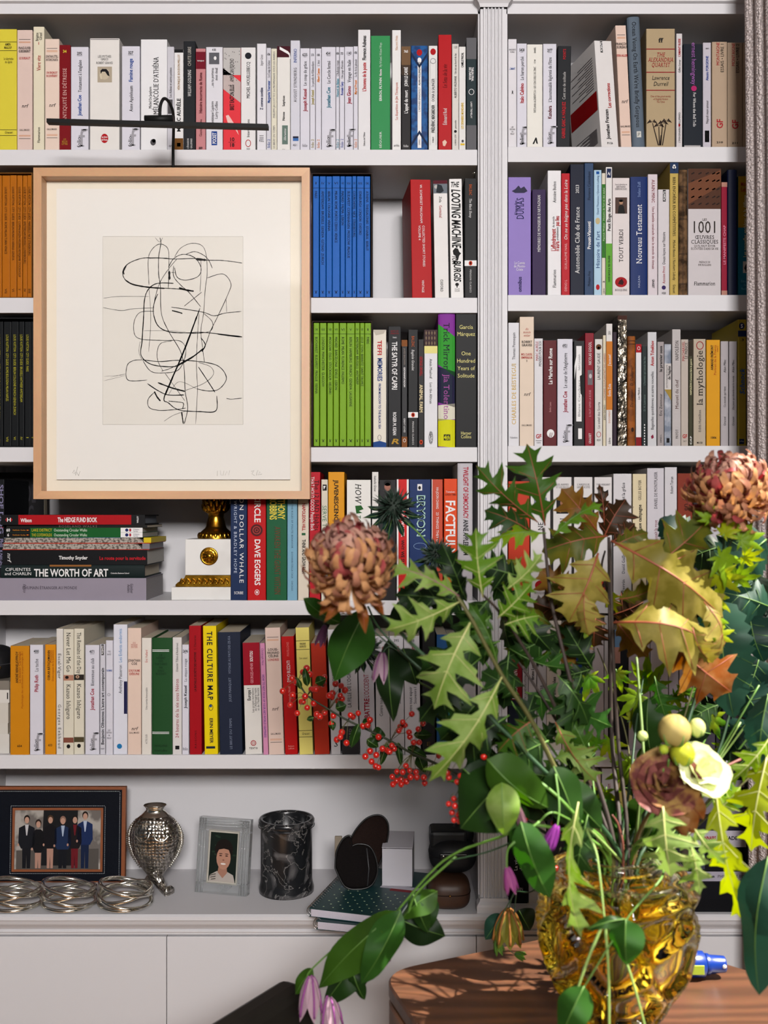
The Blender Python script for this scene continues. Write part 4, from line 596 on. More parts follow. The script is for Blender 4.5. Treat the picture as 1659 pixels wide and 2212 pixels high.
# ---- fourth shelf, wide bay
R = 'L4'
book(R, -24, 9, 1037, '#1c1e22', 'black spine with lilac capitals behind the pile', [Dn('SHOE DOG', 1048, 1155, 9, '#8b86a5', 'b', .82), Dn('PHIL KNIGHT', 1165, 1230, 9, '#8b86a5', 'b', .82), Rr(1140, 1143, '#8a2030', .7, .95)], dep=.12, Y=.014)
book(R, 498, 533.5, 1008, '#20375f', 'dark blue book with widely spaced white title', [Dn('BILLION DOLLAR WHALE', 1030, 1262, 9, 'w', 'w', .68), Dn('TOM WRIGHT & BRADLEY HOPE', 1050, 1240, 6.5, '#c9d2e4', 'w', .3), Hh('SCRIBE', 1281, 20, 6, 'w', '')])
book(R, 534.5, 574.5, 1012, '#c0151b', 'red book with knotted round emblem', [Dn('THE CIRCLE', 1030, 1129, 13, 'w', 'b', .55), ('o', .5, 1146, 13, 13, '#5c2326'), ('O', .5, 1146, 9, 9, 2, '#b04a45'), ('O', .5, 1146, 4, 4, 1.5, '#b04a45'), Dn('DAVE EGGERS', 1165, 1265, 12, 'w', 'b', .55), ('O', .52, 1280, 5, 6, 1, 'w'), ('o', .52, 1280, 2, 3, 'w')])
book(R, 575.5, 619.5, 1008, '#1e6643', 'dark green book with gold block capitals', [Dn('ANTHONY', 1062, 1122, 15, '#e4d45c', 'b', .74), Dn('ROBBINS', 1075, 1123, 15, '#e4d45c', 'b', .34), Dn('AWAKEN THE GIANT WITHIN', 1138, 1285, 13, '#7c4a35', 's', .55)])
book(R, 620.5, 642, 1028, '#86b0c6', 'sky blue paperback with fine dark lettering', [Dn('GALATEO OR THE RULES OF POLITE BEHAVIOR', 1050, 1185, 3.6, '#27455c', 'w', .5), Dn('GIOVANNI DELLA CASA', 1192, 1250, 3.6, '#27455c', 'w', .5), Dn('CHICAGO', 1255, 1277, 3.6, '#27455c', 'w', .5)])
book(R, 643.5, 667, 1032, '#ddd3c4', 'cream book with red name and black title', [Dn('NAPOLEON HILL', 1088, 1147, 7, '#b3172c', 'b', .55), Rr(1152, 1157, '#2d6b48', .35, .7), Dn('THINK AND GROW RICH', 1166, 1240, 7.5, 'k', 'b', .55)])
book(R, 668.5, 692, 1020, '#ba132c', 'crimson book with dark and white title lines', [Dn('The 12 BAD Habits', 1037, 1147, 10, '#2a0c10', 's', .68), Dn('THAT HOLD GOOD People Back', 1030, 1147, 8, 'w', 's', .28)])
book(R, 694, 708, 1036, '#dad3c4', 'slim cream book with black square badge', [Rr(1047, 1060, 'k', .2, .85), ('P', [(.3, 1050), (.7, 1050), (.4, 1058)], 'w'), Dn('SERVE TO WIN', 1092, 1180, 9, '#5d8a6d', '', .5)])
book(R, 709, 744, 1020, '#dd9f17', 'amber yellow book with black block title', [Dn('JUVENESCENCE', 1038, 1132, 9, 'k', 'b')], dep=.13)
book(R, 749, 801, 1037, '#e9e7e3', 'wide white book with slanted title and ivy', [Dn('HOW', 1045, 1087, 13, 'k', 'si', .48), ('P', [(.35, 1093), (.6, 1092), (.7, 1100), (.5, 1104), (.65, 1108), (.4, 1110)], '#2c6a2f'), Dn('TO', 1112, 1130, 11, '#2c6a2f', 'si', .48)])
book(R, 803.5, 817.5, 1020, '#e3e0dd', 'slim tall white spine with handwriting', [Dn('Isabelle Graw', 1028, 1062, 5, 'k', 'i')])
book(R, 819, 855.5, 1037, '#2b282b', 'dark paperback with a photographed face', [('o', .5, 1052, 7, 9, '#a9786a'), ('o', .5, 1044, 8, 6, '#1a1516')])
book(R, 857, 883, 1036, '#cf191c', 'red spine with white edges', [Rr(1036, 1297, 'w', 0, .14), Rr(1036, 1297, 'w', .84, 1), Dn('MATTHEW WALKER', 1080, 1160, 7, 'w', 'b', .5), Dn('WHY WE SLEEP', 1167, 1230, 7, 'k', 'b', .5)])
book(R, 884, 930.5, 1036, '#14376e', 'royal blue book with outlined capitals', [Rr(1046, 1060, 'w', .38, .6), ('o', .48, 1054, 3, 4, 'k'), Dn('BRYSON', 1069, 1160, 18, '#b9d9cf', 'b', .55), Dn('BRYSON', 1070.5, 1158.5, 13, '#14376e', '', .55), ('O', .5, 1180, 14, 7, .7, '#9cb8d8')])
book(R, 932.5, 956.5, 1036, '#c8553a', 'coral book with small white capitals', [Rr(1036, 1297, 'w', 0, .06), Dn('HA-JOON CHANG', 1053, 1100, 5.5, 'w', '', .52), Dn("23 THINGS THEY DON'T TELL YOU", 1107, 1225, 5.5, 'w', '', .52)])
book(R, 959, 987.5, 1035, '#df5419', 'orange book with huge white title', [Hh('"Triumphant."', 1063, 22, 4, 'w', 's'), Hh('SUNDAY TIMES', 1069, 24, 4, '#7a2a0a', 'b'), Dn('FACTFULNESS', 1081, 1240, 20, 'w', 'b')])
book(R, 988.5, 1021, 1001, '#c9c5ca', 'tall silver grey hardback with crimson title', [Dn('TWILIGHT OF DEMOCRACY', 1009, 1120, 10.5, '#b8163a', 'b', .55), Dn('ANNE APPLEBAUM', 1123, 1200, 10.5, 'k', 'b', .55)], hard=True, rnd=.003)
# ---- fourth shelf beside the curtain
R = 'R4'
book(R, 1098, 1144, 1040, '#c23f1c', 'wide vermilion volume against the pilaster', [Hh('BIBLIOTHÈQUE', 1099, 32, 4.5, '#e9b08a', 's'), Hh('mythologique', 1105, 26, 4, '#e9b08a', 'si'), Hh('IDÉALE', 1111, 16, 4.5, '#e9b08a', 's')])
for a, b, l1, l2, ds, ph, tt in ((1146, 1189, '', '', 'white volume with grey picture and red seal', '#8d8fa0', 'NE'), (1195, 1235, 'LES ARMES', 'ET LES MOTS', 'white volume with a portrait photo and seal', '#1d1b1c', 'ION'), (1240, 1280, "L'ABSOLUE", 'SIMPLICITÉ', 'white volume with dark blue-tinted photo', '#20222a', 'N'), (1284, 1322, 'YVES HERSANT', '', 'white volume with printed beast emblem', None, '')):
    dc = [Hh(l1, 1047, min(30, 3*len(l1)), 4, 'd', 's')] if l1 else []
    if l2: dc.append(Hh(l2, 1053, min(28, 2.8*len(l2)), 4, 'd', 's'))
    if ph: dc += [Rr(1075, 1110, ph, .17, .82), ('o', .5, 1087, 5, 7, '#a4765f' if ph == '#1d1b1c' else '#9aa3b5'), ('P', [(.3, 1106), (.5, 1097), (.62, 1096), (.4, 1108)], '#b98a72')]
    else: dc += [('P', [(.2, 1066), (.4, 1060), (.6, 1062), (.78, 1058), (.8, 1070), (.65, 1076), (.3, 1076)], 'k')]
    dc += [U(tt, 1146 - 9*len(tt), 1146, 11, 'k', 's')] if tt else []
    dc += [ ('o', .5, 1265, 12, 11, '#b10f1d'), ('P', [(.35, 1268), (.5, 1259), (.66, 1266), (.5, 1270)], '#3a0a10'), Hh('BOUQUINS', 1281, 26, 4.5, 'd', 's')]
    book(R, a, b, 1031, '#dcd8d8', ds, dc)
book(R, 1325, 1364.5, 1024, '#d6d3d6', 'white book with title in small serif', [U('La beauté et la grâce', 1043, 1118, 7, 'k', 's', .54), U('David Gaillardon', 1180, 1240, 6.5, '#2a3550', 's', .54), U('Perrin', 1252, 1280, 6, 'k', 's', .54)])
book(R, 1367, 1396.5, 1024, '#dccfb0', 'cream book with black serif capitals', [U('GILLES BOYER', 1037, 1081, 6, 'k', 's'), U('Rase campagne', 1090, 1148, 7, 'k', 'sb')])
book(R, 1398, 1434.5, 1012, '#d0ccd2', 'tall lavender grey book with maroon title', [U('DANIEL DE MONTPLAISIR', 1020, 1100, 6.5, '#3a3538', 's'), U('Quand le lys terrassait la rose', 1124, 1225, 7, '#8d3a4a', 's')])
book(R, 1436, 1462.5, 1010, '#d3d0d4', 'tall white book beside the rust spine', [U('Robert Turcan', 1030, 1067, 6, 'k', 's', .56), U('ROME', 1115, 1165, 13, '#9a1f2c', 's', .5)])
book(R, 1464, 1496, 1023, '#8a3a24', 'rust brown book with faded date', [U('en 1939', 1050, 1104, 11, '#3d1a12', '', .5)])
book(R, 1498, 1532, 1040, '#3a3840', 'charcoal book behind the bronze bloom', [])
book(R, 1534, 1560, 1050, '#c9c5ca', 'pale book with red foot disc behind the bloom', [('o', .4, 1216, 9, 12, '#b1291d')])
book(R, 1562, 1600, 1036, '#b7b2b8', 'grey book behind the dark kale leaves', [])
book(R, 1602, 1640, 1046, '#5c2030', 'wine red book by the curtain folds', [])
# ---- fifth shelf, wide bay
R = 'L5'
book(R, 22, 63, 1390, '#d08f1a', 'wide ochre paperback', [U('ANDRÉ BERNE-JOFFROY', 1402, 1470, 5, 'k', 'sb', .36), U('Le dossier Caravage', 1402, 1470, 5, '#9b4a12', '', .5), U('Psychologie des attributions et psychologie de l', 1402, 1525, 3.6, '#9b4a12', '', .64), Hh('654', 1606, 10, 4.5, 'k', 'b')], base=1625)
book(R, 64.5, 93, 1390, FW, 'white paperback between the two ochre ones', folio('4000', 'Philip Roth', 'c', (1455, 1492), 'La tache', (1420, 1448), 1390, 1627), base=1627)
book(R, 97, 120.5, 1391, '#dc971a', 'narrow ochre paperback', [U('OSKAR BÄTSCHMANN', 1403, 1468, 5, 'k', 'sb', .36), U('Poussin', 1403, 1430, 5, '#9b4a12', '', .55), U('Dialectiques de la peinture', 1403, 1470, 3.8, '#9b4a12', '', .74), Hh('653', 1608, 9, 4.5, 'k', 'b')], base=1628)
book(R, 121.5, 136.5, 1357, '#dfdbd6', 'slim pale paperback with spaced letters', [Dn('Escal-Vigor', 1410, 1465, 6.5, 'k', 's'), Dn('Georges Eekhoud', 1520, 1617, 6.5, 'k', 'sw')], base=1628)
for a, b, t1, t2, pc, ds in ((137, 159, 'Never Let Me Go', (1365, 1451), '#b98b76', 'cream paperback with a pictured eye'), (160, 181.5, 'The Remains of the Day', (1366, 1455), '#332c26', 'cream paperback with a pictured hand')):
    book(R, a, b, 1358, '#ded8c8', ds, [Dn(t1, t2[0], t2[1], 9, 'k', 's', .52), Rr(1457, 1469, pc), ('o', .35, 1462, 4, 3.4, '#3a2a26' if pc != '#332c26' else '#c9a88f'), ('o', .35, 1462, 1.5, 1.5, '#6f8fa8'), Dn('Kazuo Ishiguro', 1477, 1553, 9, 'k', 's', .52), Rr(1592, 1603, '#8d5a4a' if pc != '#332c26' else '#5a5038'), ('o', .5, 1611, 4, 4.5, 'k')], base=1629, dep=.13)
book(R, 184, 214.5, 1393, FW, 'white paperback against the pictured-hand one', folio('4071', 'Jonathan Coe', 'c', (1487, 1533), 'Bienvenue au club', (1421, 1481), 1393, 1628), base=1629)
book(R, 216, 227.5, 1393, '#d3d1d9', 'slim white spine with black tab', [Rr(1394, 1417, 'k', .25, .75), U('POINTS', 1396, 1415, 4, 'w', 'b'), U("Benjamin Olivennes L'autre art contemporain", 1444, 1610, 6, 'k', 'b'), Hh('P5847', 1619, 8, 3, 'k', '')])
book(R, 228.5, 243.5, 1384, '#dbd9e2', 'slim white spine with blue word and star', [Hh('YVES', 1408, 7, 4, 'd', ''), Hh('RAVEY', 1414, 9, 4, 'd', ''), Hh('TAORMINE', 1449, 12, 4, 'b', 'b'), ('O', .45, 1501, 3, 3, .7, 'd')] + [Hh(s, y, wd, 3.6, 'k', '') for s, y, wd in (('LES', 1578, 5), ('ÉDITIONS', 1583, 11), ('DE', 1589, 4), ('MINUIT', 1595, 10))])
book(R, 245, 275, 1351, '#dfdfe8', 'tall white book with sky blue title', [U('Les Enfants endormis', 1360, 1433, 7, '#4a8fc4', ''), U('Anthony Passeron', 1438, 1500, 7, 'k', ''), ('o', .44, 1614, 5.5, 5.5, '#2a80b5'), Rr(1474, 1544, '#2c2c55', .76, 1)], dep=.13)
book(R, 275.7, 305, 1358, '#e6cfc1', 'pale peach paperback with tiny red headings', [Hh('DU', 1390, 6, 4, '#b04a3c', 's'), Hh('MONDE', 1394.5, 14, 4, '#b04a3c', 's'), Hh('ENTIER', 1399, 14, 4, '#b04a3c', 's')] + nrf('JONATHAN|COE', 'LE ROYAUME|DÉSUNI', 1358, 1629, 1428, 1450, ny=1575, lines=False), dep=.135)
book(R, 306, 327, 1379, '#e4ded6', 'ivory paperback with a small red name', [U('Éric Vuillard', 1405, 1432, 5, '#c0392b', ''), U('Une sortie honorable', 1486, 1534, 4.5, 'd', ''), U('ACTES SUD', 1587, 1608, 4, 'd', '')])
book(R, 328, 372, 1379, '#2a5730', 'green cloth volume with white double rules', [Rr(1404.5, 1405.8, 'w', .02, .85), Rr(1407.5, 1408.8, 'w', .02, .85), Rr(1582, 1583.3, 'w', .02, .85), Rr(1585, 1586.3, 'w', .02, .85)] + [Hh(s, y, wd, 4.5, '#142c18', 's', .45) for s, y, wd in (('LE', 1416, 7), ('DÉSERT', 1422.5, 20), ('DES', 1429, 10), ('TARTARES', 1435.5, 27), ('PAR', 1443, 8), ('DINO', 1450, 14), ('BUZZATI', 1456.5, 22), ('PAVILLONS', 1612, 28), ('Robert Laffont', 1622, 28))], hard=True, rnd=.0012)
book(R, 372.7, 392.5, 1378, '#ddd9d7', 'white paperback with long crimson title', [U('24 heures de la vie sous Néron', 1467, 1595, 7, 'c', 's'), U("Dimitri Tilloi-d'Ambrosi", 1390, 1452, 4.5, 'k', 's'), Rr(1612, 1620, 'k', .3, .75)])
book(R, 393.3, 408, 1394, FW, 'narrow white paperback against tall red one', folio('2696', 'Joseph Kessel', 'k', (1482, 1531), 'La steppe rouge', (1424, 1474), 1394, 1630, 6, False))
book(R, 410, 436, 1353, '#ab0d20', 'tall red book with dark tiny lettering', [U('LA BATAILLE SECRÈTE DES NATIONS', 1410, 1495, 4.5, '#3a060c', 'b'), U('S. Charveriat', 1374, 1405, 4.5, '#3a060c', ''), U('RAISONS', 1578, 1618, 4, '#3a060c', 'w')], lean=-2, dep=.135)
book(R, 442, 471, 1354, '#ead20c', 'bright yellow book with bold black capitals', [Dn('THE CULTURE MAP', 1366, 1515, 11.5, '#1d2230', 'bw', .5), ('O', .52, 1530, 5, 7, 1, 'k'), ('o', .5, 1527, 3, 3, '#3c5f8a'), Dn('ERIN MEYER', 1553, 1607, 7, '#1d2230', 'b', .54), Rr(1614, 1619, '#1d2c44', .12, .8)], lean=-4, dep=.135)
book(R, 475, 524, 1367, '#272f44', 'wide navy book with faint grey capitals', [U('JULES MARQUET', 1465, 1517, 5, '#8f97ab', 's', .5), U('VOYAGE AU PAYS DES ZE-KA', 1375, 1457, 5, '#8f97ab', 's', .5), U('LE BRUIT DU TEMPS', 1553, 1620, 5, '#8f97ab', 's', .5)], lean=-5, dep=.135)
book(R, 530, 566.5, 1390, '#e2ded9', 'white book with crimson upper half and spiral', [Rr(1390, 1482, '#a00e2b'), U('GEORGES-HENRI', 1434, 1478, 6, '#e9a9b3', '', .5), U('SOUTOU', 1408, 1431, 6.5, 'w', 'b', .5), U('Europa !', 1488, 1515, 7, 'k', 'b', .3), U('Les projets européens', 1488, 1541, 5, 'k', '', .52), U("de l'Allemagne nazie", 1488, 1538, 5, 'k', '', .68), U("et de l'Italie fasciste", 1488, 1537, 5, 'k', '', .84), ('O', .5, 1607, 6, 6, 1.6, '#b0182e'), ('O', .5, 1607, 2.8, 2.8, 1, '#b0182e'), Hh('TEXTO', 1618, 19, 4, 'k', 'bw')], lean=-6)
book(R, 569, 580, 1390, '#d697b8', 'slim pink spine with purple lettering', [Dn('Christoph Noe', 1401, 1438, 4.5, '#6a3f7d', ''), Dn('HOW TO NOT FUCK UP YOUR ART-WORLD HAPPINESS', 1458, 1594, 4.5, '#7b4f96', 'sb')], lean=-8)
book(R, 581, 614, 1357, '#e2cbc0', 'pale pink paperback beside the Italian red one', nrf('LOUIS-|FERDINAND|CÉLINE', 'LONDRES', 1357, 1631, 1404, 1426, ny=1532), lean=-9, dep=.135)
book(R, 616, 643.5, 1376, '#bd1414', 'bright red paperback with white vertical names', [U('PAVILLONS', 1388, 1419, 5, '#e98a84', 's'), U('DINO BUZZATI', 1428, 1475, 7, 'w', ''), U('Contes de Noël', 1484, 1526, 5, '#f0a29a', 's'), Hh('Robert', 1613, 13, 3.5, '#f0a29a', 's'), Hh('Laffont', 1618, 13, 3.5, '#f0a29a', 's')], lean=-9)
book(R, 647, 676.5, 1357, '#e9dc83', 'pale yellow paperback with ruled black lines', [Hh('VIRGINIE', 1392, 13, 4, 'k', 'sb'), Hh('DESPENTES', 1398, 14, 4, 'k', 'sb'), Hh('Cher connard', 1423, 18, 4, 'k', 's'), Hh('Grasset', 1586, 16, 5, 'k', 'si')] + [Rr(y, y + 1, 'k') for y in (1385, 1404, 1579, 1593)], lean=-9)
book(R, 680, 712, 1391, '#b93a1f', 'plain vermilion cloth book behind the berries', [], lean=-9)
book(R, 715.5, 736, 1361, '#d3d0d3', 'white paperback with black capitals behind the berries', [U('COULOIR', 1440, 1480, 6, 'k', ''), Hh('S', 1608, 9, 12, 'k', 'i')], lean=-8)
book(R, 739.5, 776.5, 1362, '#d5d3d8', 'white paperback with black foot', [Rr(1570, 1631, '#3b393b'), U("LA FILLE DE L'OGRE", 1450, 1530, 8, 'k', 's'), U('CA', 1415, 1440, 8, 'k', 's'), U('FAYARD', 1575, 1615, 6, '#8d8a8a', '')], lean=-7)
book(R, 778, 811.5, 1375, '#d0ced6', 'white book with tall red title', [U("COMBATTRE", 1510, 1580, 11, '#a31232', 'b'), U("L'OCCIDENT", 1458, 1508, 11, '#a31232', ''), U('DO', 1410, 1430, 10, 'd', '')], lean=-6)
for i, (a, b) in enumerate(((813, 843), (844, 874), (875, 909))):
    book(R, a, b, 1375, '#d6d4d9', ('white memoir volume beside the red-titled book', 'white memoir volume between its two companions', 'white memoir volume beside the black spine')[i], [Hh(('401', '395', '388')[i], 1385, 12, 6, 'k', ''), U('Mandelstam', 1397, 1440, 8, '#a3262f', 'b', .55), U('Contre tout espoir', 1485, 1548, 7, 'k', '', .38), U('Souvenirs I' + 'II'[:2 - i], 1485, 1522, 6, 'k', '', .68)], lean=-3)
book(R, 912, 940, 1358, '#212022', 'black book with dull gold title', [U("L'Italie", 1510, 1548, 8, '#8f7340', 's'), Hh('E', 1608, 10, 9, '#6f5a34', 's')])
book(R, 943, 967, 1372, '#275a8c', 'mid blue book behind the oak leaves', [])
book(R, 968, 990.5, 1380, '#3a858d', 'teal paperback behind the oak leaves', [Hh('folio', 1610, 14, 6, 'w', 's')])
book(R, 992, 1028, 1372, '#cfcdd2', 'white book at the upright behind leaves', [])
# ---- fifth shelf beside the curtain
R = 'R5'
book(R, 1097.5, 1128, 1332, '#920c28', 'crimson book with white condensed capitals', [Rr(1513, 1621, '#1c2436'), U('LE BLANCHIMENT', 1445, 1505, 9, 'w', '', .5), Rr(1509, 1511, 'w', .3, .65)])
book(R, 1128.7, 1141, 1345, '#cfcbcf', 'slim white spine with thin black capitals', [U('PROCÈS DE LA RÉVOLUTION  EMMANUEL MURRAY', 1400, 1535, 4.5, 'k', '')])
book(R, 1141.7, 1159, 1345, '#d3cfd2', 'white spine with a bold black name', [U('• Bruno Lussato', 1425, 1475, 6, 'k', 'b'), U('Introduction', 1345, 1390, 6, 'k', 'b')])
book(R, 1160, 1180.5, 1340, '#cbc8cb', 'white spine dated 1938', [U('1938', 1482, 1502, 7, 'k', ''), U('Réunion', 1508, 1545, 9, 'k', '')])
book(R, 1181, 1213, 1342, '#d6cdc2', 'cream book with black lowercase title', [U('Les invisibles', 1463, 1520, 7, 'k', 'b'), U('TH', 1440, 1452, 5, 'k', '')])
book(R, 1214, 1240.5, 1350, '#cbaea4', 'dusty pink paperback behind the leaves', [])
book(R, 1241, 1258.5, 1345, '#1d4288', 'cobalt blue spine with tiny white letters', [])
book(R, 1259, 1304.5, 1345, '#d0c9cb', 'wide white book with dark red serif title', [U('La voix', 1475, 1515, 8, '#8d3238', 's', .35), U('de la nuit', 1455, 1512, 8, '#8d3238', 's', .62), U('Clémence', 1380, 1420, 6, 'k', 's', .5)])
book(R, 1305.5, 1314, 1331, '#c9c6c8', 'very slim grey spine by the woody stem', [])
book(R, 1316, 1356, 1362, '#25282f', 'black book with a blue and pink picture head', [Rr(1362, 1400, '#7fa3c6', .3, .85), Rr(1400, 1435, '#c79a8c', .1, .6)])
book(R, 1358, 1404, 1345, '#cdc6cd', 'wide lavender white book behind green stems', [])
book(R, 1405, 1443.5, 1345, '#cfcacf', 'white book with thin black title behind the maple', [U('Les beaux feux', 1450, 1515, 8, 'k', '', .5), U('Mémorial', 1530, 1560, 7, 'k', '', .5)])
book(R, 1445, 1466, 1345, '#c5bfc6', 'grey white paperback behind the maple leaves', [])
book(R, 1467.5, 1481, 1350, '#bdb2b6', 'slim mauve grey spine behind the round buds', [])
book(R, 1483, 1502, 1352, '#b9b3ba', 'pale spine behind the cream buds', [])
book(R, 1504, 1545, 1350, '#5a5560', 'grey book behind the blue-green leaf', [])
book(R, 1547, 1580, 1345, '#3c3a44', 'charcoal book behind the blue-green leaf', [])
book(R, 1582, 1630, 1348, '#6a5f68', 'dim mauve book near the curtain folds', [])
# ---- worktop beside the curtain
R = 'R6'
book(R, 1098, 1140, 1772, '#17181c', 'black book with white serif title, beside the pilaster', [U('La véritable histoire', 1800, 1890, 7, 'w', 's', .38), U('des cathédrales', 1810, 1890, 7, 'w', 's', .66), Hh('PERRIN', 1930, 22, 7, '#b9b9bd', '')], Y=.02)
book(R, 1142, 1180, 1790, '#d6d0cc', 'white paperback with red spiral behind the vase', [('O', .4, 1922, 5, 5, 1.4, '#7d2a33'), Hh('TEXTO', 1933, 18, 4, 'k', 'bw', .45)], Y=.02)
book(R, 1182, 1236, 1700, '#4c4a52', 'charcoal volume behind the vase shoulder', [], Y=.02)
book(R, 1238, 1268, 1690, '#dccfbd', 'ivory paperback behind the vase stems', [Hh('I', 1703, 2, 7, 'm', '')], Y=.02)
book(R, 1270, 1298, 1676, '#d9bfae', 'peach paperback behind the vase stems', [Rr(1712, 1713, 'd')], Y=.02)
book(R, 1300, 1330, 1670, '#d3d0d3', 'white paperback with red line behind vase stems', [U('Le Désert', 1702, 1732, 7, '#b01f3a', 's')], Y=.02)
book(R, 1332, 1366, 1668, '#d8c678', 'pale yellow paperback behind vase stems', [], Y=.02)
book(R, 1368, 1420, 1672, '#c9c5cb', 'wide pale book behind vase stems', [], Y=.02)
book(R, 1422, 1470, 1690, '#3a3944', 'black book behind the mauve rose', [], Y=.02)
# ---- books lying flat
def flat_book(px0, px1, py0, py1, Y, col, lab, deco, group, hard=False, rnd=0.0, dep=.11, turn=0.0, zfix=None, cap_s=None, page=None, Yf=None):
    """spine faces the room, book lies on its side: local x along the spine, z thickness"""
    t = (D + Y)/D; k = S*t; w = (px1 - px0)*k; h = (py1 - py0)*k - 0.0002
    z0 = (H - (py1 - CY)*k) if zfix is None else zfix
    USED[lab] = USED.get(lab, 0) + 1
    o = thing('book', lab, 'book', (((px0 + px1)/2 - CX)*k, Y, z0), group); o.rotation_euler = (0, 0, turn)
    tb = 0.0024 if hard else 0.0006; ins = 0.0035 if hard else 0.0006
    b = rnd
    def fz(z): return b - b*math.sqrt(max(0, 1 - (2*z/h - 1)**2*.96)) if b else 0.0
    pts = [(dep, 0)] + [(fz(h*i/8) , h*i/8) for i in range(9)] + [(dep, h), (dep, h - tb), (tb + b, h - tb), (tb + b, tb), (dep, tb)]
    MB().prism(pts, -w/2, w/2, axis='X').build('cover', mat(col, .5, 'cover', var=.04, scale=35), o)
    MB().box(-w/2 + ins, w/2 - ins, tb + b + .0003, dep - ins, tb, h - tb).build('page_block', mat(page, .85, 'pages', var=.1, scale=420) if page else PAGES, o)
    deco_build(deco, w, lambda py: (py1 - py)*k, k, lambda x: 0.0, o)
    return o, z0 + h
g = 'books lying in the pile on the fourth shelf'
zb = Z(1297)
o, zt = flat_book(-12, 316, 1249, 1297, .004, '#9d96a3', 'thick lavender grey book at the bottom of the pile', [Hh("L'HUMAIN ÉTRANGER AU MONDE", 1270, 118, 6, '#3f3440', 's', .365), ('d', 'Günther', .905, 1261, 1282, 6, '#3a3038', 's'), ('d', 'Anders', .885, 1263, 1281, 6, '#3a3038', 's'), ('d', 'fario', .2, 1262, 1281, 6, '#4a4048', 'si')], g, zfix=zb, dep=.135, page='#a9a4a6')
o, zt = flat_book(2, 312, 1219.5, 1248.7, .005, '#1b2b2b', 'dark green hardback with large white title in the pile', [Hh('CIFUENTES', 1230, 55, 6.5, 'w', '', .12), Hh('and CHARLIN', 1239, 58, 6.5, 'w', '', .12), Hh('THE WORTH OF ART', 1237, 160, 16, 'w', 'b', .49), Hh('Columbia Business School', 1238, 40, 3.5, 'w', '', .83), Rr(1219.5, 1224, '#9a6a3a', .34, .63)], g, hard=True, rnd=.002, zfix=zt, dep=.133)
o, zt = flat_book(5, 318, 1187, 1219.3, .004, '#17171b', 'thick black book with red lettering in the pile', [Hh('Timothy Snyder', 1204, 62, 7.5, 'w', 'b', .49), Hh('La route pour la servitude', 1205, 100, 7.5, '#c0202e', 'b', .83), ('d', 'nrf', .05, 1194, 1212, 8, 'w', 'si')], g, zfix=zt, dep=.135, page='#cfcbc4')
zs = zt
MAPM = mat('#b5aca2', .8, 'map_paper', col2='#5a5048', lo=.45, hi=.6, scale=260)
def folded_map(px0, px1, py0, py1, Y, edge, lab, zfix, turn):
    t = (D + Y)/D; k = S*t; w = (px1 - px0)*k; h = (py1 - py0)*k - .0002
    o = thing('folded_map', lab, 'map', (((px0 + px1)/2 - CX)*k, Y, zfix), 'folded walking maps in the pile'); o.rotation_euler = (0, 0, turn)
    n = 5
    for i in range(n): MB().box(-w/2 + .001*(i % 2), w/2 - .012 - .002*i, .0005*(i % 3), .11, h*(i + .06)/n, h*(i + .92)/n).build('map_fold', MAPM, o)
    MB().box(-w/2, w/2, -.0005, .112, -.0001, h*.10).build('map_cover', mat('#b93a24', .5, 'cover'), o)
    mb = MB(); mb.box(-w/2, w/2 - .05, -.0004, .112, h*.97, h*1.0); mb.build('map_cover', mat(edge, .5, 'cover'), o)
    mb = MB(); mb.box(w/2 - .012, w/2 + .001, -.001, .113, h*.1, h*1.0, bev=.0006); mb.build('map_cover', mat('#d8c22a' if edge == '#3a78b8' else '#8d8a90', .5, 'cover'), o)
    return zfix + h + .0001
zt = folded_map(6, 322, 1173, 1187, .004, '#c0452c', 'lower folded map with red edge in the pile', zs, .01)
zt = folded_map(8, 326, 1160, 1173, .006, '#3a78b8', 'upper folded map with blue edge in the pile', zt, -.015)
for num, ti, a, b, y0, y1 in (('6', 'THE COTSWOLDS', 12, 308, 1149, 1160), ('60', 'LAKE DISTRICT', 12, 308, 1138.5, 1149)):
    o, zt = flat_book(a, b, y0, y1, .005, '#17652f', ('lower slim green walking guide, resting on the folded maps' if num == '6' else 'upper slim green walking guide under the dark booklet'), [Rr(y0 + .3, y1 - .3, 'k', 0, .18), Rr(y0 + .3, y1 - .3, 'w', .84, 1.0), Hh(num, (y0 + y1)/2, 4*len(num), 6, 'w', 'b', .02), Hh('Pathfinder Guides', (y0 + y1)/2, 28, 3.2, '#c98a2c', '', .10), ('P', [(.155, y0 + 4), (.175, y0 + 5.5), (.155, y0 + 7)], '#d97a1c'), Hh(ti, (y0 + y1)/2, 44, 6, '#d9c22a', '', .265), Hh('Outstanding Circular Walks', (y0 + y1)/2, 72, 6, '#dfe9d8', '', .475), ('o', .885, (y0 + y1)/2, 3.5, 3.5, '#1d2a6b'), ('o', .91, (y0 + y1)/2, 2.2, 3.5, '#b51f3a'), Hh('Ordnance', y0 + 3.8, 13, 3.3, '#2a2a5b', '', .955), Hh('Survey', y0 + 7.5, 10, 3.3, '#2a2a5b', '', .95)], g, zfix=zt, dep=.12, page='#bdb9b4')
o, zt = flat_book(14, 318, 1132, 1138.5, .008, '#24221f', 'thin dark walking booklet in the pile', [Hh('ROSELAND WALKS', 1135.5, 84, 5, '#7d7870', 'w', .51)], g, zfix=zt, dep=.12)
